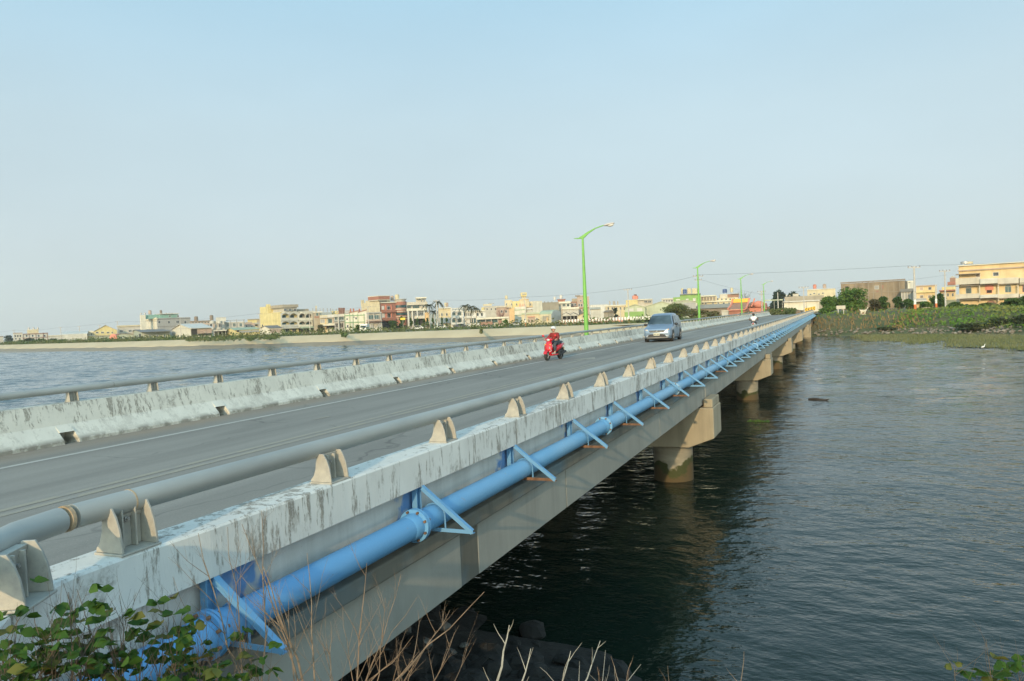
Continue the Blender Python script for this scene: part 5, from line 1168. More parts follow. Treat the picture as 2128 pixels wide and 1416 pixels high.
# palms
def palm(label, px, d, yt, lean=0.):
    P = at_depth(px, 680, d); h = topz(px, yt+8, d)-G0; t = thing('palm_tree', label, 'palm tree', (P.x, P.y, G0), 0, 'palms along the left bank road')
    mb = MB(); mb.tube([(0,0,-.3),(lean*.4,0,h*.5),(lean,0,h)], [.22,.17,.14], 8); mb.build('trunk', M_PALMT, t)
    mb = MB()
    for i in range(15):
        a = 6.28*i/15 + RND.uniform(-.2,.2); L = RND.uniform(1.9,2.7); up = RND.uniform(.1,1.2); pts = []
        for k in range(6):
            q = k/5; pts.append(V((lean+math.cos(a)*L*q, math.sin(a)*L*q, h + up*q*2.2 - 2.6*q*q)))
        for k in range(5):
            p, q = pts[k], pts[k+1]; wv = V((-math.sin(a), math.cos(a), 0))
            for j in range(2):
                c = p.lerp(q, j/2+.1); ww = .55*(1-.6*k/5)
                for sg in (-1, 1): mb.add([c, c+(q-p)*.5, c+(q-p)*.8+wv*sg*ww-V((0,0,.3))], [(0,1,2)])
    mb.build('crown', F_PALM, t)
palm('palm with bushy crown left of the tall pale utility pole', 893, 276, 627); palm('taller palm just right of the pale utility pole', 913, 274, 620.5); palm('slim palm, leftmost of three in front of the long white house', 969, 276, 628); palm('middle palm of three in front of the long white house', 980, 275, 631); palm('rightmost of three palms in front of the long white house', 991, 274, 633)
palm('short dark palm between the two tall palms', 902, 282, 640)

# countless low growth
def scatter(name, pts_fn, n_, s, m, asp=.5, label=None, upright=False):
    mb = MB()
    for _ in range(n_):
        c = pts_fn()
        if c is None: continue
        if upright:
            hh = s*RND.uniform(.6,1.5); a = RND.uniform(0, 6.28); wv = V((math.cos(a), math.sin(a), 0))*s*.22; tip = c + V((RND.uniform(-.3,.3)*s, RND.uniform(-.3,.3)*s, hh))
            mb.add([c-wv, c+wv, tip], [(0,1,2)])
        else: leafq(mb, c, s*RND.uniform(.6,1.4), asp=asp)
    return tag(mb.build(name, m), kind='stuff')
inn = [(q.x, q.y) for q in offs(WLd, 13)]
cl_noise = [RND.random() for _ in range(4000)]
def dikegrass():
    i = RND.randrange(len(inn)-1); a, c = V(inn[i]), V(inn[i+1]); p = a.lerp(c, RND.random())
    if p.x < -420 or p.x > -8: return None
    o = RND.random()**1.3*9; tq = (c-a).normalized(); q = p + V((-tq.y, tq.x))*o
    hmax = .7 + 1.5*cl_noise[int((q.x+2000)*.9) % 4000]*min(1, o/2+.25)
    return V((q.x, q.y, 2.6 + RND.random()*hmax))
scatter('roadside_scrub', dikegrass, 36000, .34, F_HEDGE)
def spill():    # patches that hang over the pale slope
    c = RND.choice([(395, 705, 6), (412, 705, 7), (432, 705, 6), (455, 705, 8), (480, 703, 8), (505, 702, 9), (530, 701, 9), (548, 701, 9), (560, 702, 6), (572, 699, 5), (716, 696, 2.8), (1000, 690, .8), (520, 705, 3)])
    p = at_depth(c[0], c[1], 1); r = ray(c[0]+RND.gauss(0, c[2]), c[1]+RND.gauss(0, 2.0)); t = (RND.uniform(2.2,2.9) if c[1] < 712 else .9)
    q = CAM + r*((t-CAM.z)/r.z); 
    best = min(inn, key=lambda w_: (w_[0]-q.x)**2+(w_[1]-q.y)**2)
    return V((q.x, q.y, q.z+RND.uniform(-.1,.4))) if abs(q.y-best[1]) < 26 else None
scatter('hanging_scrub', spill, 9000, .34, F_HEDGE)
wrd = offs(WRd, 0)
W0, W30 = offs(WRd, 0), offs(WRd, 30)
BP = [(-2,-.5),(.5,.10),(3.5,.45),(6,1.0),(9,2.0),(12.5,2.9),(17,3.45),(22,3.55),(60,3.55)]
def bankpt(o0, o1, lift, x0=-6, x1=46):
    def f():
        i = RND.randrange(len(WRd)-1)
        if WRd[i].x < x0 or WRd[i].x > x1: return None
        u = RND.random(); o = RND.uniform(o0, o1); q = W0[i].lerp(W0[i+1], u).lerp(W30[i].lerp(W30[i+1], u), o/30)
        for (oa, za), (oc, zc) in zip(BP, BP[1:]):
            if oa <= o <= oc: z = za+(zc-za)*(o-oa)/(oc-oa)
        hm = lift*(.3+.9*cl_noise[(int(q.x*.7+500) + 57*int(q.y*.5+200)) % 4000])*(1 if o < 12 else .45)
        return V((q.x, q.y, z + RND.random()*hm))
    return f
scatter('bank_greenery', bankpt(4.8, 24, .9, 3.5), 60000, .24, F_BANK); scatter('bank_greenery', bankpt(9.5, 24, .9, -6, 4), 14000, .22, F_BANK)
F_DEEP = foliage('leaf_deep', (.030,.058,.018), (.075,.075,.03), .4)  # darker leaf colour of the waterside shrubs and bushes
scatter('bank_shrubbery', bankpt(2.5, 10, 1.6, 17), 9000, .20, F_DEEP)
ptree('dark bush growing among the stones at the marsh edge', 1820, 1862, 680, 124, .2, F_DEEP, 1300, .18, cat='bush', name='bush')
ptree('dark low bush at the right end of the stones, left one of three', 1985, 2050, 672, 112, .3, F_DEEP, 2200, .18, cat='bush', name='bush')
ptree('dark bush above the right end of the marsh, middle one of three', 2040, 2104, 662, 112, .5, F_DEEP, 2600, .18, cat='bush', name='bush')
ptree('dark brownish bush at the right frame edge above the marsh', 2090, 2160, 655, 108, .5, F_DEEP, 3000, .18, cat='bush', name='bush')
scatter('dry_grass', bankpt(4.5, 11, 1.0, -6, 9), 9000, .50, F_DRY, upright=True)
scatter('dry_grass', bankpt(13, 20, 1.3, -2, 5), 2600, .55, F_DRY, upright=True)
scatter('tall_grass', bankpt(10, 24, .5, 4, 46), 9000, .30, foliage('tall_green', (.13,.20,.04), (.22,.20,.07), .3), upright=True)
# broken stone and rubbish along the far waterline
M_RUB = soil('rubble', (.15,.12,.085), (.31,.275,.22), 1.6, .2)
mb = MB()
for _ in range(2600):
    i = RND.randrange(len(WRd)-1); a, c = WRd[i], WRd[i+1]
    if not -6 < a.x < 20: continue
    p = a.lerp(c, RND.random()); o = RND.uniform(.3, 5.8); tq = (c-a).normalized(); q = p + V((-tq.y, tq.x))*o; s_ = RND.uniform(.08,.36)
    mb.ball((q.x, q.y, .15+o*.15), s_, s_*.8, s_*.5, 6, 4, Matrix.Rotation(RND.uniform(0,3), 4, 'Z'), .25)
for f_ in range(len(mb.sm)): mb.sm[f_] = False
tag(mb.build('rubble', M_RUB), kind='stuff')
# marsh tongues
MP = [(-2,134.5),(2.9,131),(3.2,121),(3.6,114.5),(5.0,113.5),(6.0,119),(7.0,112),(8.7,105.5),(10.2,106),(12.6,112.5),(12.0,103),(11.4,97),(12.4,94.6),(14.9,93.6),(16.6,87.4),(24,74),(40,60),(70,45),(90,60),(45,93),(27,113),(18,125),(10,133),(3,136)]
_mp = []
for _a, _c in zip(MP, MP[1:]+MP[:1]):
    _a, _c = V(_a), V(_c); _k = max(1, int((_c-_a).length/1.1))
    _mp += [tuple(_a + (_c-_a)*i/_k + V((RND.gauss(0,.28), RND.gauss(0,.45)))) for i in range(_k)]
MP = _mp
def inpoly(x, y):
    r = False; j = len(MP)-1
    for i in range(len(MP)):
        if (MP[i][1] > y) != (MP[j][1] > y) and x < (MP[j][0]-MP[i][0])*(y-MP[i][1])/(MP[j][1]-MP[i][1])+MP[i][0]: r = not r
        j = i
    return r
mb = MB(); mb.add([(x, y, .035) for x, y in MP], [tuple(range(len(MP)))])
tag(mb.build('marsh', soil('marsh_mud', (.14,.15,.07), (.20,.195,.105), .3)), kind='structure')
def marshpt():
    x, y = RND.uniform(-2, 45), RND.uniform(60, 136)
    if RND.random() < .5: x = RND.uniform(2, 22); y = RND.uniform(86, 134)
    return V((x, y, .03)) if inpoly(x, y) or inpoly(x+RND.uniform(-1,1), y+RND.uniform(0,2.2)) else None
scatter('marsh_grass', marshpt, 26000, .22, F_MARSH, upright=True)
# hedge and mound where the road leaves the bridge
def roadend():
    return V((RND.uniform(-15,-8.5), RND.uniform(180,196), 3.3 + RND.random()*RND.uniform(.4,1.5)))
scatter('verge_growth', roadend, 3500, .26, F_HEDGE)
mb = MB(); P = at_depth(1658, 650, 180)
for i in range(14): mb.ball((P.x+RND.uniform(-3,3.5), P.y+RND.uniform(-2,2), 3.3), RND.uniform(1,2.2), 1.5, RND.uniform(.4,1.0), 9, 6, None, .1)
tag(mb.build('earth_mound', soil('mound_soil', (.20,.13,.08), (.27,.19,.12), .6)), 'low brown heap of earth left of the yellow chevron boards', 'earth mound')

# ================================================================ poles, wires, signs
M_CPOLE = mat('concrete_pole', (.46,.43,.38), .85, .12, 2); M_INS = mat('insulator', (.30,.25,.23), .5, .2, 4); M_WIRE = mat('wire', (.10,.10,.11), .6, .1, 1)
M_OR = mat('pole_orange', (.60,.17,.05), .7, .2, 2); M_WH = mat('pole_white', (.72,.70,.64), .7, .1, 2)
TOPS = {}
def pole(key, label, px, d, gz, yt, r=.16, arms=1, band=False, cone=True):
    P = at_depth(px, 650, d); h = topz(px, yt, d)-gz; t = thing('utility_pole', label, 'utility pole', (P.x, P.y, gz), 0, 'utility poles')
    mb = MB(); mb.tube([(0,0,-.5),(0,0,h)], [r*1.15, r*.75], 10); mb.build('shaft', M_CPOLE, t)
    for k in range(arms):
        z = h - .25 - .8*k; mb = MB(); L = 1.05 if k == 0 else .7
        a = RX*L; mb.bar(V((-a.x,-a.y-.0,z)), V((a.x,a.y,z)), .11, .11); mb.build('crossarm', M_CPOLE, t)
        for q in (-.95,-.35,.35,.95):
            mb = MB(); mb.lathe([(.04,0),(.09,.06),(.06,.12),(.09,.18),(.05,.26)], (RX.x*L*q, RX.y*L*q, z+.05), 8); mb.build('insulator', M_INS, t)
    if band:
        mb = MB(); mb.tube([(0,0,.1),(0,0,1.1)], r*1.22, 10); mb.build('orange_band', M_OR, t)
        mb = MB(); mb.tube([(0,0,1.1),(0,0,1.9)], r*1.21, 10); mb.build('white_band', M_WH, t)
    TOPS[key] = V((P.x, P.y, gz+h)); return t
pole('a', 'tiny grey utility pole above the small cream house at far left', 26.5, 520, G0, 687, .2); pole('b', 'grey utility pole left of the low yellow workshop', 124, 440, G0, 680.5, .2); pole('c', 'grey utility pole above the low yellow workshop roof', 163, 415, G0, 678, .2)
pole('d', 'thin utility pole behind the yellow gable ridge', 205, 440, G0, 676, .2); pole('e', 'utility pole rising above the grey and cream hall', 243, 405, G0, 668.5, .18); pole('f', 'pale pole before the white barn gable', 373.5, 300, G0, 659, .13, 0)
pole('g', 'utility pole at the left edge of the yellow apartment wall', 539, 292, G0, 652, .13)
pole('h', 'white pole in front of the cream arched apartments', 642.5, 282, G0, 645, .14, 0); pole('i', 'slim pole before the grey teal-glazed house', 703, 282, G0, 652, .13, 0)
pole('j', 'pale pole with orange foot in front of the grey two storey house', 765, 270, G0, 637, .15, 1, True); pole('k', 'tall pale utility pole left of the taller palm', 907.5, 262, G0, 624, .17, 1, True); pole('l', 'pale pole before the long white house end', 1010, 264, G0, 640, .10, 0)
pole('m', 'utility pole with orange foot before the yellow hall tower', 1091.5, 226, G0, 618, .15, 1, True); pole('n', 'pale utility pole with orange foot left of the silver van', 1306.5, 196, G0, 600.5, .15, 1, True); pole('o', 'short white pole right of the orange tent', 1289, 215, G0, 641, .13, 0)
pole('p', 'tall utility pole directly behind the second green lamp', 1453.5, 165, 2.6, 572.5, .14, 2); pole('q', 'utility pole beside the farthest green lamp', 1584, 205, 3.3, 605, .15, 2); pole('r', 'grey pole in front of the dark feathery trees', 1617.5, 190, 3.3, 608, .13, 0)
pole('s', 'slim grey pole in front of the white compound', 1671.5, 172, 3.3, 596, .13, 1); pole('t', 'tall pale utility pole with orange and white foot on the right bank', 1902, 133, 3.45, 553.5, .17, 1, True); pole('u', 'short grey pole with white foot in front of the apricot house', 1946, 137, 3.45, 592, .15, 0, True)
pole('v', 'grey utility pole with crossarm left of the big villa', 1965.5, 152, 3.45, 561.5, .15, 1)
TOPS['x0'] = at_depth(-60, 694, 560); TOPS['x1'] = at_depth(2250, 540, 140)
def wire(label, keys, sag=.018, dz=0, off=0, r=.022):
    mb = MB()
    for a, c in zip(keys, keys[1:]):
        A, C = TOPS[a], TOPS[c]; L = (C-A).length; pts = []
        for i in range(13):
            q = i/12; p = A.lerp(C, q) + RX*off; p.z += dz - sag*L*4*q*(1-q); pts.append(p)
        mb.tube(pts, r, 4, caps=False)
    tag(mb.build('power_line', M_WIRE), label, 'power line', 'power lines')
wire('sagging power line along the far left bank to the pale pole by the palms', ['x0','a','b','c','e','g'], .008, .1, .5, .03)
wire('long thin power line from the palms pole to the pole behind the second lamp', ['k','m','n','p'], .010, .08, .4, .022)
wire('long power line from the second lamp across the sky to the right bank pole', ['p','t'], .004, .1, -.5, .02); wire('power line from the orange-footed pole to the villa', ['t','x1'], .006, .1, .6, .018)
wire('lower thin power line from behind the second lamp to the far lamp', ['p','q'], .006, -.9, .4, .015); wire('faint lower power line from the far lamp to the grey pole by the compound', ['q','s'], .006, -.9, .4, .015); wire('low power line from the compound pole to the villa pole', ['s','v'], .006, -1.0, .4, .014)
wire('thin line from the yellow apartments to the palms pole', ['g','h','j','k'], .008, -.2, 0, .016)
# chevron boards at the end of the near parapet
M_YEL = mat('sign_yellow', (.80,.47,.03), .5, .08, 2); M_BLK = mat('sign_black', (.02,.02,.02), .5, .1, 2)
for i, (x, y) in enumerate(((1675.3, 644.3), (1680.8, 643.3), (1686.3, 642.2), (1691.8, 641.0))):
    d = 168+3*i; P = at_depth(x, y, d); t = thing('chevron_board', ['chevron board with black arrow, leftmost of the yellow row at the road end', 'second chevron board from the left in the yellow row at the road end', 'third chevron board from the left in the yellow row at the road end', 'rightmost chevron board in the yellow row beside the dry grass'][i], 'chevron sign', (P.x, P.y, 3.4), math.atan2(RX.y, RX.x), 'yellow chevron boards')
    hz_ = P.z-3.4; s_ = d/FPX
    mb = MB(); mb.box(-2.55*s_, 0, hz_-3.8*s_, 2.55*s_, .05, hz_+3.8*s_); mb.build('board', M_YEL, t)
    mb = MB(); a = 2.0*s_; mb.prism([(-a,hz_),(a*.3,hz_+3.2*s_),(a,hz_+3.2*s_),(-a*.2,hz_),(a,hz_-3.2*s_),(a*.3,hz_-3.2*s_)], -.012, -.002, 'y'); mb.build('arrow', M_BLK, t)
    mb = MB(); mb.box(-.05,.05,-.3,.05,.12,hz_); mb.build('post', M_CPOLE, t)
P = at_depth(1747.5, 639, 139); hz_ = P.z-3.3; s_ = 139/FPX
t = thing('signboard', 'plain beige signboard on two legs below the broad green tree', 'signboard', (P.x, P.y, 3.3), math.atan2(RX.y, RX.x)-.45)
mb = MB(); mb.box(-8.6*s_,0,hz_-3.6*s_,8.6*s_,.08,hz_+3.6*s_); mb.build('board', W['band'], t, bevel=.01)
for x in (-5.5, 5): mb = MB(); mb.box(x*s_-.07,.08,-.6,x*s_+.07,.2,hz_); mb.build('leg', M_CPOLE, t)
P = at_depth(1794, 649, 136); t = thing('roadside_shrine', 'small cream shrine with upswept roof on the grassy bank', 'shrine', (P.x, P.y, P.z-.35), math.atan2(RX.y, RX.x)-.45)
mb = MB(); mb.box(-.42,-.3,-.5,.42,.3,.55); mb.build('body', W['lite'], t, bevel=.02)
mb = MB(); mb.prism([(-.60,.95),(-.46,.80),(-.25,.76),(.25,.76),(.46,.80),(.60,.95),(.50,.55),(-.50,.55)], -.42, .42, 'y'); mb.build('roof', W['lite'], t)
mb = MB(); mb.box(-.17,-.33,.02,.17,-.30,.34); mb.build('niche', W['brick'], t)
P = at_depth(1803, 645, 136); t = thing('marker_post', 'thin brown post with pale cap right of the small shrine', 'post', (P.x, P.y, P.z-.6)); mb = MB(); mb.tube([(0,0,-.4),(0,0,.95)], .05, 6); mb.build('shaft', M_BARK, t); mb = MB(); mb.ball((0,0,.98), .11, .11, .13, 8, 6); mb.build('cap', W['lite'], t)
tag(MB.build((lambda q: (q.box(-.6,-.4,-.3,.6,.4,.42), q)[1])(MB()), 'crate', W['pink'], None, V((at_depth(1924,643,136).x, at_depth(1924,643,136).y, 3.5)), .3, .02), 'pinkish box in the grass right of the orange-footed utility pole', 'box')
P = at_depth(1627, 652, 172); t = thing('road_drum', 'red and white barrier drum where the road ends', 'drum', (P.x, P.y, 3.34)); mb = MB(); mb.lathe([(.42,0),(.40,.35),(.38,.62),(.34,1.0),(.2,1.05)], (0,0,0), 16); mb.build('drum', W['salmon'], t); mb = MB(); mb.lathe([(.415,.3),(.40,.5)], (0,0,0), 16); mb.build('stripe', M_WH, t)
P = at_depth(837, 663, 276); t = thing('shop_sign', 'yellow shop sign under the round red bay', 'sign', (P.x, P.y, G0), math.atan2(RX.y, RX.x)); hz_ = P.z-G0
mb = MB(); mb.box(-.85,0,hz_-.36,.85,.2,hz_+.36); mb.build('panel', mat('sign_lemon', (.75,.62,.03), .5), t)
mb = MB()
for x in (-.55,-.18,.2,.55): mb.box(x-.12,-.02,hz_-.2,x+.12,-.004,hz_-.13); mb.box(x-.12,-.02,hz_+.1,x+.12,-.004,hz_+.17); mb.box(x-.03,-.018,hz_-.2,x+.03,-.005,hz_+.2)
mb.build('lettering', W['red'], t)
mb = MB(); mb.tube([(0,.1,-.2),(0,.1,hz_-.3)], .06, 6); mb.build('post', M_CPOLE, t)
# white guard stones along the left bank road
blk = None
for i in range(34):
    x = 1165 + i*6.1; y = 667.2 - (x-1165)*.046; d = 212; P = at_depth(x, y, d)
    if blk is None:
        mb = MB(); mb.box(-.24,-.12,-.6,.24,.12,.26); blk = mb.build('guard_stone', M_WH, None, P, math.atan2(RX.y, RX.x), .03); tag(blk, 'white guard stone in the long row above the roadside scrub', 'guard stone', 'white guard stones along the left bank road')
    else: c = blk.copy(); COL.objects.link(c); c.location = P
# white truck and two parked cars on the left bank
P = at_depth(756, 684, 262); t = thing('white_truck', 'white box truck parked before the green trimmed house', 'truck', (P.x, P.y, G0), math.atan2(RX.y, RX.x))
mb = MB(); mb.box(-1.1,-1.2,.55,1.1,.2,1.5); mb.prism([(-1.2,1.5),(.2,1.5),(.2,2.35),(-.9,2.35)], -1.08, 1.08, 'x'); mb.build('cab', M_WH, t, bevel=.06)
mb = MB(); mb.box(-1.15,.3,.8,1.15,4.8,2.75); mb.build('cargo_box', M_WH, t, bevel=.05)
mb = MB(); mb.prism([(-1.23,1.55),(-1.2,1.55),(-.93,2.25),(-.96,2.25)], -.95, .95, 'x'); mb.build('windscreen', G_DK, t)
for x, y in ((-.95,-.5),(.95,-.5),(-.95,3.6),(.95,3.6)): mb = MB(); mb.lathe([(.42,-.12),(.42,.12)], (x,y,.42), 14, V((1,0,0))); mb.build('wheel', M_BLK, t)
def far_car(label, px, d, c, rz):
    P = at_depth(px, 680, d); t = thing('parked_car', label, 'car', (P.x, P.y, G0), math.atan2(RX.y, RX.x)+rz); mm = mat('car_'+str(px), c, .35, .05, 1)
    prof = [(-2.1,.35),(-2.15,.75),(-1.3,.92),(-.75,1.38),(.8,1.42),(1.5,.98),(2.1,.9),(2.12,.35)]
    mb = MB(); mb.prism(prof, -.8, .8, 'y'); mb.build('body', mm, t, bevel=.05)
    mb = MB(); mb.prism([(-1.15,.95),(-.7,1.32),(.75,1.36),(1.3,.98)], -.82, .82, 'y'); mb.build('window', G_DK, t)
    for x in (-1.35, 1.35):
        for y in (-.75, .75): mb = MB(); mb.lathe([(.31,-.1),(.31,.1)], (x,y,.31), 12, V((0,1,0))); mb.build('wheel', M_BLK, t)
far_car('dark blue car parked under the white arches', 956, 270, (.05,.06,.09), .1); far_car('white car behind the hedge right of the utility pole', 915, 258, (.6,.6,.58), .2); far_car('silver car parked between the diner and the yellow hall', 1072, 244, (.38,.38,.37), 0); far_car('white car half hidden by the hedge under the red shop front', 868, 262, (.6,.6,.58), 0)
# driftwood, weed and a white bird
P = on_z(1698, 832, 0); mb = MB(); mb.tube([(-.45,.25,.03),(-.1,.02,.06),(.45,-.30,.04),(.62,-.36,.10)], [.05,.08,.06,.02], 7); mb.tube([(0,0,.06),(.08,.25,.16)], [.03,.01], 5); tag(mb.build('driftwood', mat('wet_wood', (.05,.04,.03), .6), None, (P.x, P.y, 0)), 'dark piece of driftwood floating alone on the open water', 'driftwood')
P = on_z(1576, 876, 0); mb = MB()
mb.box(-.5,-.2,.004,.5,.2,.012)
for _ in range(60): leafq(mb, V((RND.uniform(-.45,.45), RND.uniform(-.18,.18), .012)), .09, V((0,0,1)))
tag(mb.build('floating_weed', F_MID, None, (P.x, P.y, 0)), 'small clump of green weed floating beside the second pier', 'water weed')
P = on_z(2043, 727, .1); t = thing('white_bird', 'white bird standing at the edge of the marsh', 'bird', (P.x, P.y, .04), .8)
mb = MB(); mb.tube([(-.28,0,.30),(-.12,0,.33),(.08,0,.35),(.2,0,.42),(.24,0,.56),(.30,0,.60),(.36,0,.585)], [.015,.075,.085,.04,.022,.03,.012], 10); mb.build('body', M_WH, t)
mb = MB(); mb.tube([(.35,0,.585),(.47,0,.56)], [.012,.003], 6); mb.build('beak', M_YEL, t)
for y in (-.03, .03): mb = MB(); mb.tube([(0,y,.30),(.01,y,.0)], .008, 5); mb.build('leg', M_BLK, t)
# ================================================================ vehicles and people
M_TYRE = mat('tyre', (.035,.034,.032), .85, .2, 10); M_RIM = mat('rim', (.50,.50,.49), .35, .1, 4, metal=.5); M_TRIM = mat('black_trim', (.025,.025,.026), .5, .15, 6)
M_CHR = mat('chrome', (.75,.74,.70), .15, .05, 4, metal=.9); M_LIGHT = mat('headlight_glass', (.50,.48,.44), .12, .25, 14); M_AMBER = mat('amber_lens', (.65,.28,.04), .2, .1, 6)
def paint(name, c, rough=.28, met=.25):
    m = mat(name, c, rough, .04, 1.5, metal=met); m.node_tree.nodes['Principled BSDF'].inputs['Coat Weight'].default_value = .4; return m
def loft(mb, rings, smooth=True):
    k = len(rings[0]); vs = [p for r in rings for p in r]; fs = [(i*k+j, i*k+(j+1) % k, (i+1)*k+(j+1) % k, (i+1)*k+j) for i in range(len(rings)-1) for j in range(k)]
    fs += [tuple(range(k-1,-1,-1)), tuple(range((len(rings)-1)*k, len(rings)*k))]; mb.add(vs, fs, smooth)
def ringz(x, y, z, rx, ry, n=14): return [(x+rx*math.cos(6.2832*i/n), y+ry*math.sin(6.2832*i/n), z) for i in range(n)]
def ringy(x, y, z, rx, rz, n=14): return [(x+rx*math.cos(6.2832*i/n), y, z+rz*math.sin(6.2832*i/n)) for i in range(n)]
def wheel(parent, x, y, r, w_, axis=V((1,0,0)), spokes=5):
    mb = MB(); mb.lathe([(r*.62,-w_/2),(r*.93,-w_/2),(r,-w_*.32),(r,w_*.32),(r*.93,w_/2),(r*.62,w_/2)], (x,y,r), 24, axis)
    o = mb.build('wheel', M_TYRE, parent)
    mb = MB(); mb.lathe([(r*.64,-w_*.46),(r*.60,-w_*.40),(r*.60,w_*.40),(r*.64,w_*.46)], (x,y,r), 20, axis)
    for i in range(spokes):
        a = 6.2832*i/spokes; c = V((x,y,r)); e = c + V((0,math.cos(a),math.sin(a)))*r*.6
        for sg in (-1,1): mb.bar(c+V((sg*w_*.47,0,0)), e+V((sg*w_*.45,0,0)), .03, .05, V((1,0,0)))
    mb.lathe([(r*.16,-w_*.5),(r*.16,w_*.5)], (x,y,r), 10, axis); mb.build('rim', M_RIM, o); return o
# silver-blue people carrier
M_VAN = paint('van_silver', (.22,.29,.38), .30, .45); M_VAN2 = paint('van_bumper', (.46,.46,.45), .35, .3)
vt = thing('van', 'silver blue people carrier driving towards the viewer in the far lane', 'van', (-10.50,48.55,3.344), math.radians(1.5))
S = [(0,.34,.56,.44,.70,.70,.68,.79,.54),(.06,.27,.72,.44,.82,.75,.79,.85,.60),(.20,.24,.80,.46,.865,.81,.84,.90,.64),(.5,.23,.83,.5,.885,.90,.86,.98,.68),(.98,.23,.84,.55,.888,.97,.87,1.07,.74),(1.12,.23,.84,.55,.888,1.0,.872,1.12,.76),
     (1.50,.23,.84,.55,.888,1.03,.872,1.46,.68),(1.86,.23,.84,.55,.888,1.05,.872,1.72,.645),(2.3,.23,.84,.55,.888,1.06,.872,1.79,.65),(3.2,.23,.84,.55,.888,1.07,.872,1.80,.65),(3.9,.23,.84,.55,.885,1.08,.868,1.77,.58),(4.3,.26,.82,.56,.87,1.08,.855,1.66,.56),(4.48,.30,.78,.58,.84,1.06,.82,1.20,.66),(4.58,.40,.66,.6,.74,.95,.72,1.05,.6)]
rings = []
for (y, zb, wb, zm, wm, zl, wl, zt, wt) in S:
    half = [(wb*.6,zb-.02),(wb,zb),(wm,zm*.8+zb*.2),(wm,zm),((wm+wl)/2,(zm+zl)/2),(wl,zl),((wl*.55+wt*.45),zl+(zt-zl)*.45),(wt*1.0,zt-.05*(zt-zl)),(wt*.8,zt),(wt*.3,zt+.015)]
    rings.append([(x,y,z) for x,z in half] + [(-x,y,z) for x,z in reversed(half)])
mb = MB(); loft(mb, rings); mb.build('body', M_VAN, vt, sharp=50)
mb = MB(); g = []
for (y, zt, wt) in ((1.10,1.10,.80),(1.28,1.285,.745),(1.50,1.46,.68),(1.74,1.64,.62)):
    g.append([(x*wt, y-.022+.02*abs(x), zt+.022+.012*(1-abs(x))) for x in (-.97,-.6,-.2,.2,.6,.97)])
mb.add([p for r_ in g for p in r_], [(i*6+j, i*6+j+1, i*6+j+7, i*6+j+6) for i in range(3) for j in range(5)], True)
mb.build('windscreen', glass('van_glass', (.05,.075,.09), .06), vt)
for sg in (-1, 1):
    for ya, yb, yc, yd in ((1.42,2.32,2.28,1.92),(2.40,3.30,3.28,2.38),(3.38,4.14,3.98,3.36)):
        mb = MB(); f = lambda y, z: (sg*(.892-(z-1.06)*.31), y, z); q = [f(ya,1.11),f(yb,1.11),f(yc,1.64),f(yd,1.64)]
        mb.add(q, [(0,1,2,3) if sg > 0 else (3,2,1,0)]); mb.build('window', MC['van_glass'], vt)
    for y in (.86, 3.68):
        mb = MB(); mb.lathe([(.405,-.012),(.40,.012)], (sg*.885,y,.36), 24, V((sg,0,0))); mb.build('wheel_arch', M_TRIM, vt)
        wheel(vt, sg*.80, y, .335, .21)
    mb = MB(); mb.ball((sg*.63,.115,.745), .165, .12, .085, 14, 8, Matrix.Rotation(sg*.35, 4, 'Z')); mb.build('headlight', M_LIGHT, vt)
    mb = MB(); mb.ball((sg*.70,.13,.775), .07, .10, .055, 10, 6); mb.build('indicator', M_AMBER, vt)
    mb = MB(); mb.lathe([(.075,-.02),(.07,.03)], (sg*.60,.04,.47), 14, V((0,-1,0))); mb.build('fog_lamp', M_LIGHT, vt)
    mb = MB(); mb.ball((sg*1.0,1.42,1.10), .115, .07, .085, 12, 8); mb.bar((sg*.86,1.42,1.08),(sg*.96,1.42,1.09), .05, .05); mb.build('mirror', M_TRIM, vt)
    for y in (2.36, 3.33): mb = MB(); mb.box(sg*.879-.012, y-.006, .34, sg*.879+.012, y+.006, 1.04); mb.build('door_gap', M_TRIM, vt)
    for y in (2.18, 3.12): mb = MB(); mb.box(sg*.886-.02, y-.09, .92, sg*.886+.02, y+.09, .95); mb.build('door_handle', M_TRIM, vt)
    mb = MB(); mb.box(sg*.86-.05, 1.25, .20, sg*.86+.05, 3.3, .27); mb.build('side_step', M_TRIM, vt)
mb = MB(); mb.prism([(-.45,.62),(.45,.62),(.52,.745),(-.52,.745)], -.012, .25, 'y'); g = mb.build('grille', M_TRIM, vt)
mb = MB()
for z in (.655, .695): mb.box(-.46,-.018,z-.004,.46,-.010,z+.004)
mb.build('bar', M_RIM, g)
mb = MB()                                  # three lozenges meeting at a point
for a in (90, 210, 330):
    a = math.radians(a); u_ = V((math.cos(a), math.sin(a))); p_ = V((-u_.y, u_.x)); q = [V((0,0)), u_*.032+p_*.0185, u_*.064, u_*.032-p_*.0185]
    mb.prism([(v_.x, .685+v_.y) for v_ in q], -.034, -.020, 'y')
mb.build('emblem', M_CHR, g)
mb = MB(); loft(mb, [ringz(0,.16,.25,.72,.22,20), ringz(0,.13,.36,.80,.26,20), ringz(0,.16,.45,.79,.26,20)]); mb.build('bumper', M_VAN2, vt)
mb = MB(); mb.prism([(-.60,.335),(.60,.335),(.50,.475),(.36,.505),(-.36,.505),(-.50,.475)], -.138, .1, 'y'); mb.build('air_intake', M_TRIM, vt)
mb = MB(); mb.box(-.19,-.165,.425,.19,-.145,.585); pl = mb.build('number_plate', mat('plate', (.55,.53,.40), .5, .05, 3), vt)
mb = MB()
for x in (-.145,-.10,-.05,.03,.08,.13): mb.box(x-.014,-.169,.47,x+.014,-.1645,.54)
mb.build('worn_marks', M_TRIM, pl)
mb = MB(); mb.box(-.74,.35,.14,.74,4.3,.26); mb.build('underbody', M_TRIM, vt)
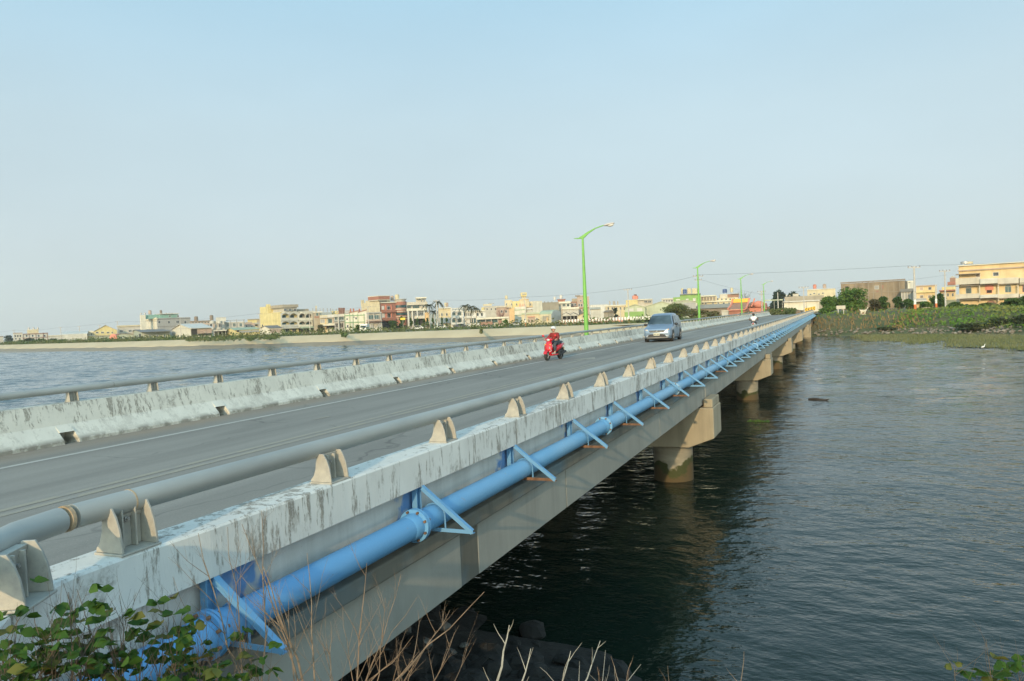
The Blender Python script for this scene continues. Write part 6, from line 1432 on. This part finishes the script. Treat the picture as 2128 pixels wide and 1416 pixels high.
for sg in (-1,1): mb = MB(); mb.bar((sg*.05+sg*.1,1.02,1.08),(sg*.5,1.10,1.12), .02, .02); mb.build('wiper', M_TRIM, vt)

# ---- skinned figures
def skin(name, chains, m, parent, sub=2):
    """chains: lists of (key, position, radius); shared keys join into one continuous surface"""
    vs, rs, idx, es = [], [], {}, []
    for ch in chains:
        prev = None
        for key, p, r in ch:
            if key not in idx: idx[key] = len(vs); vs.append(p); rs.append(r)
            if prev is not None: es.append((prev, idx[key]))
            prev = idx[key]
    me = bpy.data.meshes.new(name); me.from_pydata(vs, es, []); me.materials.append(m)
    o = bpy.data.objects.new(name, me); COL.objects.link(o); o.parent = parent
    sm = o.modifiers.new('skin', 'SKIN'); sm.use_smooth_shade = True
    for i, r in enumerate(rs): me.skin_vertices[0].data[i].radius = (r, r)
    me.skin_vertices[0].data[0].use_root = True
    ss = o.modifiers.new('smooth', 'SUBSURF'); ss.levels = sub; ss.render_levels = sub
    return o
M_SKIN = mat('skin', (.52,.30,.21), .55, .06, 8); M_SKIN2 = mat('skin_tan', (.20,.11,.07), .55, .06, 8); M_HAIR = mat('hair', (.02,.017,.015), .6, .2, 12)
M_JACK = mat('jacket_red', (.20,.018,.016), .8, .25, 6); M_TROU = mat('trousers', (.055,.07,.085), .85, .2, 6); M_SHIRT = mat('white_shirt', (.74,.74,.72), .85, .06, 5); M_HELM = mat('helmet_white', (.66,.64,.62), .3, .08, 4); M_SHOE = mat('shoe', (.40,.36,.30), .7, .2, 8)
def rider(label, loc, rz, jacket, skinm, sleeves_long, head_kind):
    t = thing('person', label, 'person', loc, rz)
    A = {}
    ch = [[('pelvis',(0,.20,.80),.115),('waist',(0,.19,.95),.105),('chest',(0,.14,1.08),.125),('neck0',(0,.10,1.19),.06),('neck',(0,.075,1.235),.048),('jaw',(0,.045,1.295),.066),('head',(0,.05,1.355),.086),('crown',(0,.065,1.415),.06)]]
    for s_ in (-1, 1):
        K = lambda k: k+str(s_); el = .25 if sleeves_long else .34
        hx = s_*.275; H = V((hx,-.275,.905))
        ch.append([('chest',(0,.14,1.08),.125),(K('sh'),(s_*.165,.125,1.13),.058),(K('el'),(s_*el,.0,.95),.042),(K('wr'),(s_*.285,-.20,.915),.028),(K('palm'),tuple(H),.030)])
        for i, (dx, L) in enumerate(((-.030,.052),(-.010,.060),(.010,.056),(.030,.046))):
            a = H + V((dx,-.028,.004)); ch.append([(K('palm'),tuple(H),.030),(K('f%da' % i),tuple(a),.009),(K('f%db' % i),tuple(a+V((0,-.022,-.012))),.0085),(K('f%dc' % i),tuple(a+V((0,-.018,-.012-L*.6))),.008)])
        ch.append([(K('palm'),tuple(H),.030),(K('ta'),tuple(H+V((-s_*.030,.0,-.012))),.010),(K('tb'),tuple(H+V((-s_*.034,-.030,-.024))),.009)])
        ch.append([('pelvis',(0,.20,.80),.115),(K('hip'),(s_*.09,.16,.775),.088),(K('kn'),(s_*.15,-.17,.70),.060),(K('an'),(s_*.13,-.10,.36),.040),(K('toe'),(s_*.135,-.24,.305),.034)])
    skin('body', ch, skinm, t)
    r = .016
    jc = [[('a',(0,.20,.84),.150),('b',(0,.19,.96),.150),('c',(0,.14,1.09),.158),('d',(0,.105,1.19),.082)]]
    tc_ = [[('a',(0,.20,.80),.135)]]
    for s_ in (-1, 1):
        K = lambda k: k+str(s_); el = .25 if sleeves_long else .34
        arm = [('c',(0,.14,1.09),.158),(K('s'),(s_*.17,.125,1.125),.086)]
        arm += [(K('e'),(s_*(el+.01),.0,.95),.070),(K('w'),(s_*.285,-.185,.918),.048)] if sleeves_long else [(K('e'),(s_*.245,.07,1.055),.075)]
        jc.append(arm)
        tc_.append([('a',(0,.20,.80),.135),(K('h'),(s_*.09,.16,.775),.102),(K('k'),(s_*.15,-.17,.70),.076),(K('n'),(s_*.13,-.105,.38),.062)])
        skin('shoe', [[('a',(s_*.132,-.08,.315),.044),('b',(s_*.135,-.17,.30),.042),('c',(s_*.137,-.255,.295),.034)]], M_SHOE, t)
    skin('shirt' if not sleeves_long else 'jacket', jc, jacket, t); skin('trousers', tc_, M_TROU, t)
    # face
    mb = MB(); mb.ball((0,-.048,1.335), .014, .022, .018, 8, 6); mb.build('nose', skinm, t)
    mb = MB(); mb.ball((-.032,-.030,1.362), .012, .010, .008, 8, 6); mb.ball((.032,-.030,1.362), .012, .010, .008, 8, 6); mb.build('eyes', M_HAIR, t)
    mb = MB(); mb.ball((0,-.026,1.298), .024, .012, .007, 8, 6); mb.build('mouth', mat('lips', (.34,.12,.10), .6), t)
    for s_ in (-1, 1): mb = MB(); mb.ball((s_*.086,.055,1.345), .012, .022, .032, 8, 6); mb.build('ear', skinm, t)
    if head_kind == 'helmet':
        mb = MB(); loft(mb, [ringz(0,.055,1.375,.112,.128,18), ringz(0,.055,1.41,.114,.13,18), ringz(0,.058,1.46,.095,.108,18), ringz(0,.06,1.49,.05,.058,18), ringz(0,.06,1.497,.01,.012,18)]); h = mb.build('helmet', M_HELM, t)
        mb = MB(); mb.prism([(-.10,-.05),(.10,-.05),(.085,-.115),(0,-.135),(-.085,-.115)], 1.385, 1.395, 'z'); mb.build('peak', M_TROU, h)
        mb = MB(); mb.tube([(-.108,.05,1.38),(-.075,.02,1.28),(0,.0,1.235),(.075,.02,1.28),(.108,.05,1.38)], .007, 6); mb.build('chin_strap', M_TROU, h)
    else:
        mb = MB(); loft(mb, [ringz(0,.085,1.30,.070,.060,18), ringz(0,.075,1.35,.098,.098,18), ringz(0,.062,1.40,.100,.108,18), ringz(0,.06,1.445,.075,.085,18), ringz(0,.06,1.462,.02,.022,18)]); mb.build('hair', M_HAIR, t)
    return t
def scooter(label, loc, rz, bodym, accent):
    t = thing('scooter', label, 'scooter', loc, rz)
    wheel(t, 0, -.60, .215, .105, spokes=3); wheel(t, 0, .60, .215, .115, spokes=3)
    mb = MB(); loft(mb, [ringz(0,-.40,.20,.10,.10), ringz(0,-.46,.34,.165,.11), ringz(0,-.49,.50,.205,.105), ringz(0,-.46,.64,.20,.09), ringz(0,-.41,.78,.14,.08), ringz(0,-.37,.86,.09,.07)]); mb.build('front_apron', bodym, t)
    mb = MB()
    for i in range(9):
        a0, a1 = math.radians(20+14*i), math.radians(34+14*i); f = lambda a: (-.60-.0-.245*math.cos(a), .215+.245*math.sin(a))
        (y0, z0), (y1, z1) = f(a0), f(a1); mb.add([(-.075,y0,z0),(.075,y0,z0),(.075,y1,z1),(-.075,y1,z1),(-.085,y0,z0-.05),(.085,y0,z0-.05),(.085,y1,z1-.05),(-.085,y1,z1-.05)], [(0,1,2,3),(0,3,7,4),(1,5,6,2)], False)
    mb.build('front_fender', bodym, t)
    for sg in (-1,1): mb = MB(); mb.tube([(sg*.068,-.60,.215),(sg*.068,-.47,.62)], .018, 8); mb.build('fork', M_TRIM, t)
    for sg in (-1,1): mb = MB(); mb.tube([(sg*.10,-.575,.60),(sg*.17,-.52,.42),(sg*.05,-.575,.36)], [.02,.022,.006], 6); mb.build('trim_strip', M_CHR, t)
    mb = MB(); mb.box(-.17,-.40,.20,.17,.12,.27); mb.build('floorboard', bodym, t, bevel=.02)
    mb = MB(); loft(mb, [ringy(0,.02,.42,.13,.14), ringy(0,.20,.52,.185,.17), ringy(0,.50,.58,.18,.14), ringy(0,.78,.66,.10,.08), ringy(0,.86,.70,.04,.03)]); mb.build('rear_body', bodym, t)
    mb = MB(); loft(mb, [ringy(0,-.02,.70,.10,.03), ringy(0,.12,.715,.145,.05), ringy(0,.40,.73,.155,.055), ringy(0,.66,.775,.13,.05), ringy(0,.76,.79,.06,.02)]); mb.build('seat', M_TRIM, t)
    mb = MB(); loft(mb, [ringz(0,-.38,.83,.12,.075), ringz(0,-.40,.89,.20,.085), ringz(0,-.38,.95,.17,.07), ringz(0,-.36,.985,.07,.04)]); mb.build('handlebar_cowl', bodym, t)
    mb = MB(); mb.ball((0,-.462,.895), .085, .035, .052, 14, 8); mb.build('headlight', M_LIGHT, t)
    mb = MB(); mb.tube([(-.34,-.29,.895),(-.2,-.35,.90),(.2,-.35,.90),(.34,-.29,.895)], .016, 8); mb.build('handlebar', M_TRIM, t)
    for sg in (-1,1):
        mb = MB(); mb.tube([(sg*.18,-.35,.91),(sg*.27,-.37,1.05)], .007, 6); mb.ball((sg*.30,-.37,1.09), .065, .02, .045, 12, 8); mb.build('mirror', accent, t)
        mb = MB(); mb.ball((sg*.12,-.525,.70), .05, .03, .03, 10, 6); mb.build('indicator', M_AMBER, t)
    mb = MB(); mb.box(-.10,.30,.18,.12,.66,.40); mb.build('engine', M_TRIM, t, bevel=.03)
    mb = MB(); mb.tube([(.13,.25,.2),(.14,.5,.24),(.15,.85,.34)], [.03,.045,.05], 10); mb.build('exhaust', M_TRIM, t)
    mb = MB(); mb.ball((0,.86,.66), .085, .03, .04, 10, 6); mb.build('tail_light', paint('tail_red', (.45,.02,.02)), t)
    mb = MB(); mb.box(-.09,.84,.42,.09,.86,.54); mb.build('number_plate', MC['plate'], t)
    mb = MB(); mb.prism([(.62,.20),(.90,.36),(.92,.50),(.80,.50)], -.07, .07, 'x'); mb.build('rear_fender', M_TRIM, t)
    return t
M_SCR = paint('scooter_red', (.50,.012,.018), .25, .0); M_SCW = paint('scooter_white', (.62,.62,.60), .3, .0)
L1 = V((-11.66,32.35,3.344)); scooter('shiny red motor scooter ridden towards the viewer beside the far parapet', L1, math.radians(-9), M_SCR, M_SCR)
rider('person in a dark red jacket and pale helmet riding the red scooter', L1 + V((0,0,0)), math.radians(-9), M_JACK, M_SKIN, True, 'helmet')
L2 = V((-6.05,63.9,3.344)); scooter('white scooter ridden away, mostly hidden behind the near rail posts', L2, math.radians(181), M_SCW, M_TRIM)
rider('bareheaded person in a white short-sleeved shirt riding away, seen from behind', L2, math.radians(181), M_SHIRT, M_SKIN2, False, 'hair')

# ================================================================ rocks on the near shore
M_ROCK = soil('rock_grey', (.10,.097,.085), (.20,.195,.175), 3, .3); M_ROCKD = soil('rock_dark', (.012,.0115,.010), (.028,.026,.022), 3, .3)  # the scattered rocks use a near-black tone
RK = []
for i in range(4):
    mb = MB(); mb.ball((0,0,0), 1, .78, .5, 9, 6, None, .13); mb.sm = [False]*len(mb.sm); RK.append(mb)
def rock(i, loc, s, m, rz):
    mb = MB(); mb.v = [(x*s, y*s, z*s) for x, y, z in RK[i].v]; mb.f = RK[i].f; mb.mi = RK[i].mi; mb.sm = RK[i].sm
    return tag(mb.build('rock', m, None, loc, rz), ['rounded pale grey rock on the dark shore under the bridge', 'dark rock on the shore under the bridge'][m is M_ROCKD], 'rock', ['pale rocks on the near shore', 'dark rocks on the near shore'][m is M_ROCKD])
for px, py, s in ((845,1322,.17),(893,1295,.15),(924,1313,.19),(878,1358,.26),(935,1365,.16),(893,1376,.15),(950,1382,.2),(842,1385,.14),(985,1400,.2),(930,1400,.22),(1010,1384,.13),(800,1405,.2),(965,1350,.12),(860,1408,.14),(1040,1408,.18)):
    p = on_z(px, py, .5); z = ground_z(p.x, p.y); p = on_z(px, py, max(.05, z)); rock(RND.randrange(4), V((p.x, p.y, max(.02, ground_z(p.x, p.y))+s*.2)), s*.62, M_ROCK, RND.uniform(0, 3))
for _ in range(90):
    x = RND.uniform(-10,-.5); y = ysh(x) - RND.uniform(-.25, 4.2); s = RND.uniform(.10,.34); rock(RND.randrange(4), V((x, y, ground_z(x, y)+s*.15)), s, M_ROCKD, RND.uniform(0, 3))

# ================================================================ plants in front of the parapet
M_TWIG = mat('twig_tan', (.19,.14,.095), .9, .25, 20); M_TWIGO = mat('twig_orange', (.20,.135,.085), .9, .25, 20); M_TWIGG = mat('twig_grey', (.30,.28,.23), .9, .2, 25)
def leafmat():
    m = foliage('near_leaf', (.036,.095,.014), (.085,.165,.024), 9, .35); return m
F_NEAR = leafmat(); F_YEL = foliage('near_leaf_yellow', (.12,.15,.03), (.19,.17,.04), 9, .35); F_OLD = foliage('near_leaf_dry', (.15,.085,.035), (.10,.07,.03), 9, .2)
def nleaf(mb, c, d, nrm, L, w_):
    d = d.normalized(); e = d.cross(nrm)
    if e.length < 1e-3: return
    e.normalize(); u = e.cross(d); f = .22
    vs = [c, c+d*L*.25+e*w_*.42+u*L*.05, c+d*L*.6+e*w_*.5+u*L*.06, c+d*L-u*L*.10, c+d*L*.6-e*w_*.5+u*L*.06, c+d*L*.25-e*w_*.42+u*L*.05, c+d*L*.3-u*0, c+d*L*.62]
    mb.add(vs, [(0,1,6),(1,2,7,6),(2,3,7),(0,6,5),(6,7,4,5),(7,3,4)], True)
def stem_path(b, t_, bend=.12, n_=7):
    L = (t_-b).length; o1 = V((RND.uniform(-1,1), RND.uniform(-1,1), RND.uniform(-.4,.4)))*L*bend; pts = []
    for i in range(n_):
        q = i/(n_-1); pts.append(b.lerp(t_, q) + o1*4*q*(1-q)*.5 + V((RND.uniform(-1,1), RND.uniform(-1,1), RND.uniform(-1,1)))*L*.012)
    return pts
def twig_tree(mb, pts, r0, depth, ntw, L):
    k = len(pts); mb.tube(pts, [r0*(1-.75*i/(k-1)) for i in range(k)], 6 if r0 > .004 else 4, caps=True)
    if depth <= 0: return
    D = (pts[-1]-pts[0]).normalized()
    for _ in range(ntw):
        q = RND.uniform(.3,.95); i = min(k-2, int(q*(k-1))); p = pts[i].lerp(pts[i+1], q*(k-1)-i)
        side = D.cross(V((RND.gauss(0,1), RND.gauss(0,1), RND.gauss(0,1)))).normalized(); dd = (D*RND.uniform(.5,1.1) + side*RND.uniform(.35,.8) + V((0,0,.15))).normalized()
        l_ = L*RND.uniform(.4,1.0)*(1.15-q*.5); twig_tree(mb, stem_path(p, p+dd*l_, .10, 5), r0*.42*(1.1-q*.4), depth-1, max(2, ntw-2), l_*.55)
def bush(name, label, cat, stems, m, base_d, r0=.006, ntw=4, depth=2, L=.35, part='twigs'):
    bx = sum(s_[0] for s_ in stems)/len(stems); P = at_depth(bx, 1500, base_d); t = thing(name, label, cat, (P.x, P.y, ground_z(P.x, P.y)))
    O = t.location.copy(); tips = []
    for (x0, y0, x1, y1, d1, rr) in stems:
        b0_ = at_depth(x0, y0, base_d); b0_.z = min(b0_.z, 9); g = V((b0_.x, b0_.y, ground_z(b0_.x, b0_.y)-.05))
        if b0_.z - g.z > .5: g = b0_ - V((0,0,.5))
        e = at_depth(x1, y1, d1); mb = MB(); pts = [g - O] + [p - O for p in stem_path(b0_, e, .08)]
        twig_tree(mb, pts, r0*rr*.62, depth, ntw, L); mb.build('stem', m, t); tips.append((pts, e - O))
    return t, O, tips
bush('bare_bush', 'bare tan twiggy bush in front of the first blue bracket', 'bush', [(520,1470,412,1108,3.1,1),(500,1480,470,1092,3.0,.8),(540,1470,545,1062,3.2,1),(560,1480,470,1240,2.9,.8),(480,1480,360,1200,3.0,.7)], M_TWIG, 2.9, .0068, 5, 3, .36)
bush('bare_bush', 'bare tan forked bush before the blue pipe, right of the first bracket', 'bush', [(640,1470,500,1090,3.2,.9),(650,1470,548,1178,3.0,1.3),(660,1480,640,1150,3.2,.9),(620,1490,600,1250,3.0,.8),(690,1490,690,1290,3.1,.7)], M_TWIG, 3.0, .0078, 5, 3, .36)
bush('bare_bush', 'slender orange-brown bush against the grey girder', 'bush', [(740,1480,764,1172,3.3,1.1),(730,1480,832,1195,3.3,.8),(720,1490,868,1240,3.3,.7),(750,1480,712,1265,3.2,.7),(770,1490,800,1240,3.3,.8),(700,1490,660,1310,3.2,.6)], M_TWIGO, 3.1, .0064, 5, 3, .28)
bush('bare_bush', 'low spreading orange bush over the rocks beside the girder', 'bush', [(760,1470,1004,1232,3.3,1.2),(770,1480,936,1272,3.3,.9),(790,1490,908,1312,3.2,.8),(860,1490,945,1316,3.2,.8),(700,1480,860,1322,3.1,.8),(900,1500,972,1345,3.2,.6),(830,1500,860,1370,3.1,.9)], M_TWIGO, 3.0, .0064, 4, 2, .24)
bush('dead_sticks', 'thick pale grey dead sticks over the dark water at the bottom', 'dead stems', [(1020,1480,1056,1298,3.0,1.8),(1060,1490,1104,1348,3.0,1.4),(1150,1480,1186,1352,3.0,1.3),(1190,1480,1246,1332,3.1,1.2),(1250,1500,1258,1352,3.1,.6),(1260,1500,1330,1382,3.1,.7)], M_TWIGG, 2.9, .0068, 3, 1, .14)
bush('dead_sticks', 'thin reddish dead stems right of the pale grey sticks', 'dead stems', [(1310,1490,1270,1366,3.1,.9),(1290,1490,1310,1378,3.1,.9),(1240,1490,1242,1388,3.0,.8),(1380,1490,1388,1384,3.2,.7),(1530,1500,1546,1352,3.2,.8)], M_TWIGO, 3.0, .006, 2, 1, .12)
def leafy(label, stems, base_d, r0, nl, L, mats_, spread=.09):
    stems = stems + [(x0+RND.uniform(-30,30), y0, x1+RND.uniform(-45,45), y1+RND.uniform(-30,50), d1+RND.uniform(-.2,.2), rr*.7) for (x0, y0, x1, y1, d1, rr) in stems if len(stems) > 5 for _ in (0, 1)]
    t, O, tips = bush('leafy_shrub', label, 'shrub', stems, mat('twig_dark', (.105,.078,.052), .9, .25, 20), base_d, r0, 4, 2, .26)
    mbs = [MB() for _ in mats_]
    for pts, e in tips:
        for _ in range(nl):
            q = RND.uniform(.35,1.0)**.8; i = min(len(pts)-2, int(q*(len(pts)-1))); p = pts[i].lerp(pts[i+1], RND.random()) + V((RND.gauss(0,1), RND.gauss(0,1), RND.gauss(0,.8)))*spread*(1.1-q*.5)
            a = RND.uniform(0, 6.28); base_dir = V((math.cos(a), math.sin(a), RND.uniform(-.35,.25)))
            k = 0 if RND.random() < .84 else (1 if RND.random() < .8 else 2); k = min(k, len(mats_)-1)
            for j in (-1, 0, 1):
                d = Matrix.Rotation(j*.8, 3, 'Z') @ base_dir; nleaf(mbs[k], p, d, V((RND.gauss(0,.7), RND.gauss(0,.7), 1)), L*RND.uniform(.5,1.25)*(1 if j == 0 else .8), L*.62)
    for mb, m in zip(mbs, mats_):
        if mb.v: mb.build('foliage', m, t)
    return t
LM = [F_NEAR, F_YEL, F_OLD]
leafy('dense green leafy shrub in the bottom left corner', [(60,1480,30,1330,2.4,1),(100,1480,70,1262,2.5,1),(20,1480,-10,1300,2.4,1),(140,1480,140,1230,2.6,1),(180,1480,120,1290,2.5,.8),(60,1490,95,1330,2.5,.8),(20,1490,20,1370,2.3,.9),(120,1490,110,1380,2.5,.8),(160,1490,170,1350,2.6,.8),(0,1500,50,1385,2.4,.8)], 2.4, .006, 5, .056, LM, .09)
leafy('green shrub with yellowing leaves below the first bracket', [(230,1480,160,1225,2.7,1),(240,1480,250,1238,2.7,1),(260,1480,205,1290,2.7,.9),(290,1480,300,1320,2.7,.9),(250,1490,230,1350,2.6,.8),(310,1490,340,1370,2.7,.8),(200,1490,195,1380,2.6,.8)], 2.6, .006, 4, .056, LM, .08)
leafy('leafy sprigs in front of the lower end of the blue pipe', [(360,1480,380,1262,2.8,1),(380,1480,345,1290,2.8,.9),(400,1480,410,1330,2.8,.8),(430,1490,455,1350,2.8,.8),(480,1490,500,1330,2.9,.8),(520,1490,540,1385,2.9,.8),(420,1500,400,1395,2.7,.8)], 2.7, .0055, 4, .056, LM, .06)
leafy('small seedling with drooping yellow-tipped leaves at the lower right', [(2075,1470,2050,1330,2.6,1)], 2.6, .0032, 5, .060, [F_NEAR, F_YEL], .02)
leafy('single budding shoot at the bottom right', [(1990,1480,1982,1380,2.6,1.2)], 2.6, .0032, 3, .035, [F_YEL], .010)
leafy('dark leafy sprig in the bottom right corner', [(2125,1480,2118,1378,2.6,1),(2100,1500,2095,1420,2.6,.9),(2030,1500,2030,1412,2.6,.9)], 2.6, .003, 6, .045, [F_NEAR], .03)
# ================================================================ thin coastal haze
mb = MB(); mb.box(-1600,-120,-1.5,1600,1400,60)
m = bpy.data.materials.new('haze'); m.use_nodes = True; n, l = m.node_tree.nodes, m.node_tree.links
n.remove(n['Principled BSDF']); pv = n.new('ShaderNodeVolumePrincipled'); pv.inputs['Color'].default_value = (1,.97,.93,1)
pv.inputs['Density'].default_value = .0002; pv.inputs['Anisotropy'].default_value = .2
l.new(pv.outputs[0], n['Material Output'].inputs['Volume'])
tag(mb.build('haze', m), kind='stuff')
sc.cycles.volume_bounces = 0
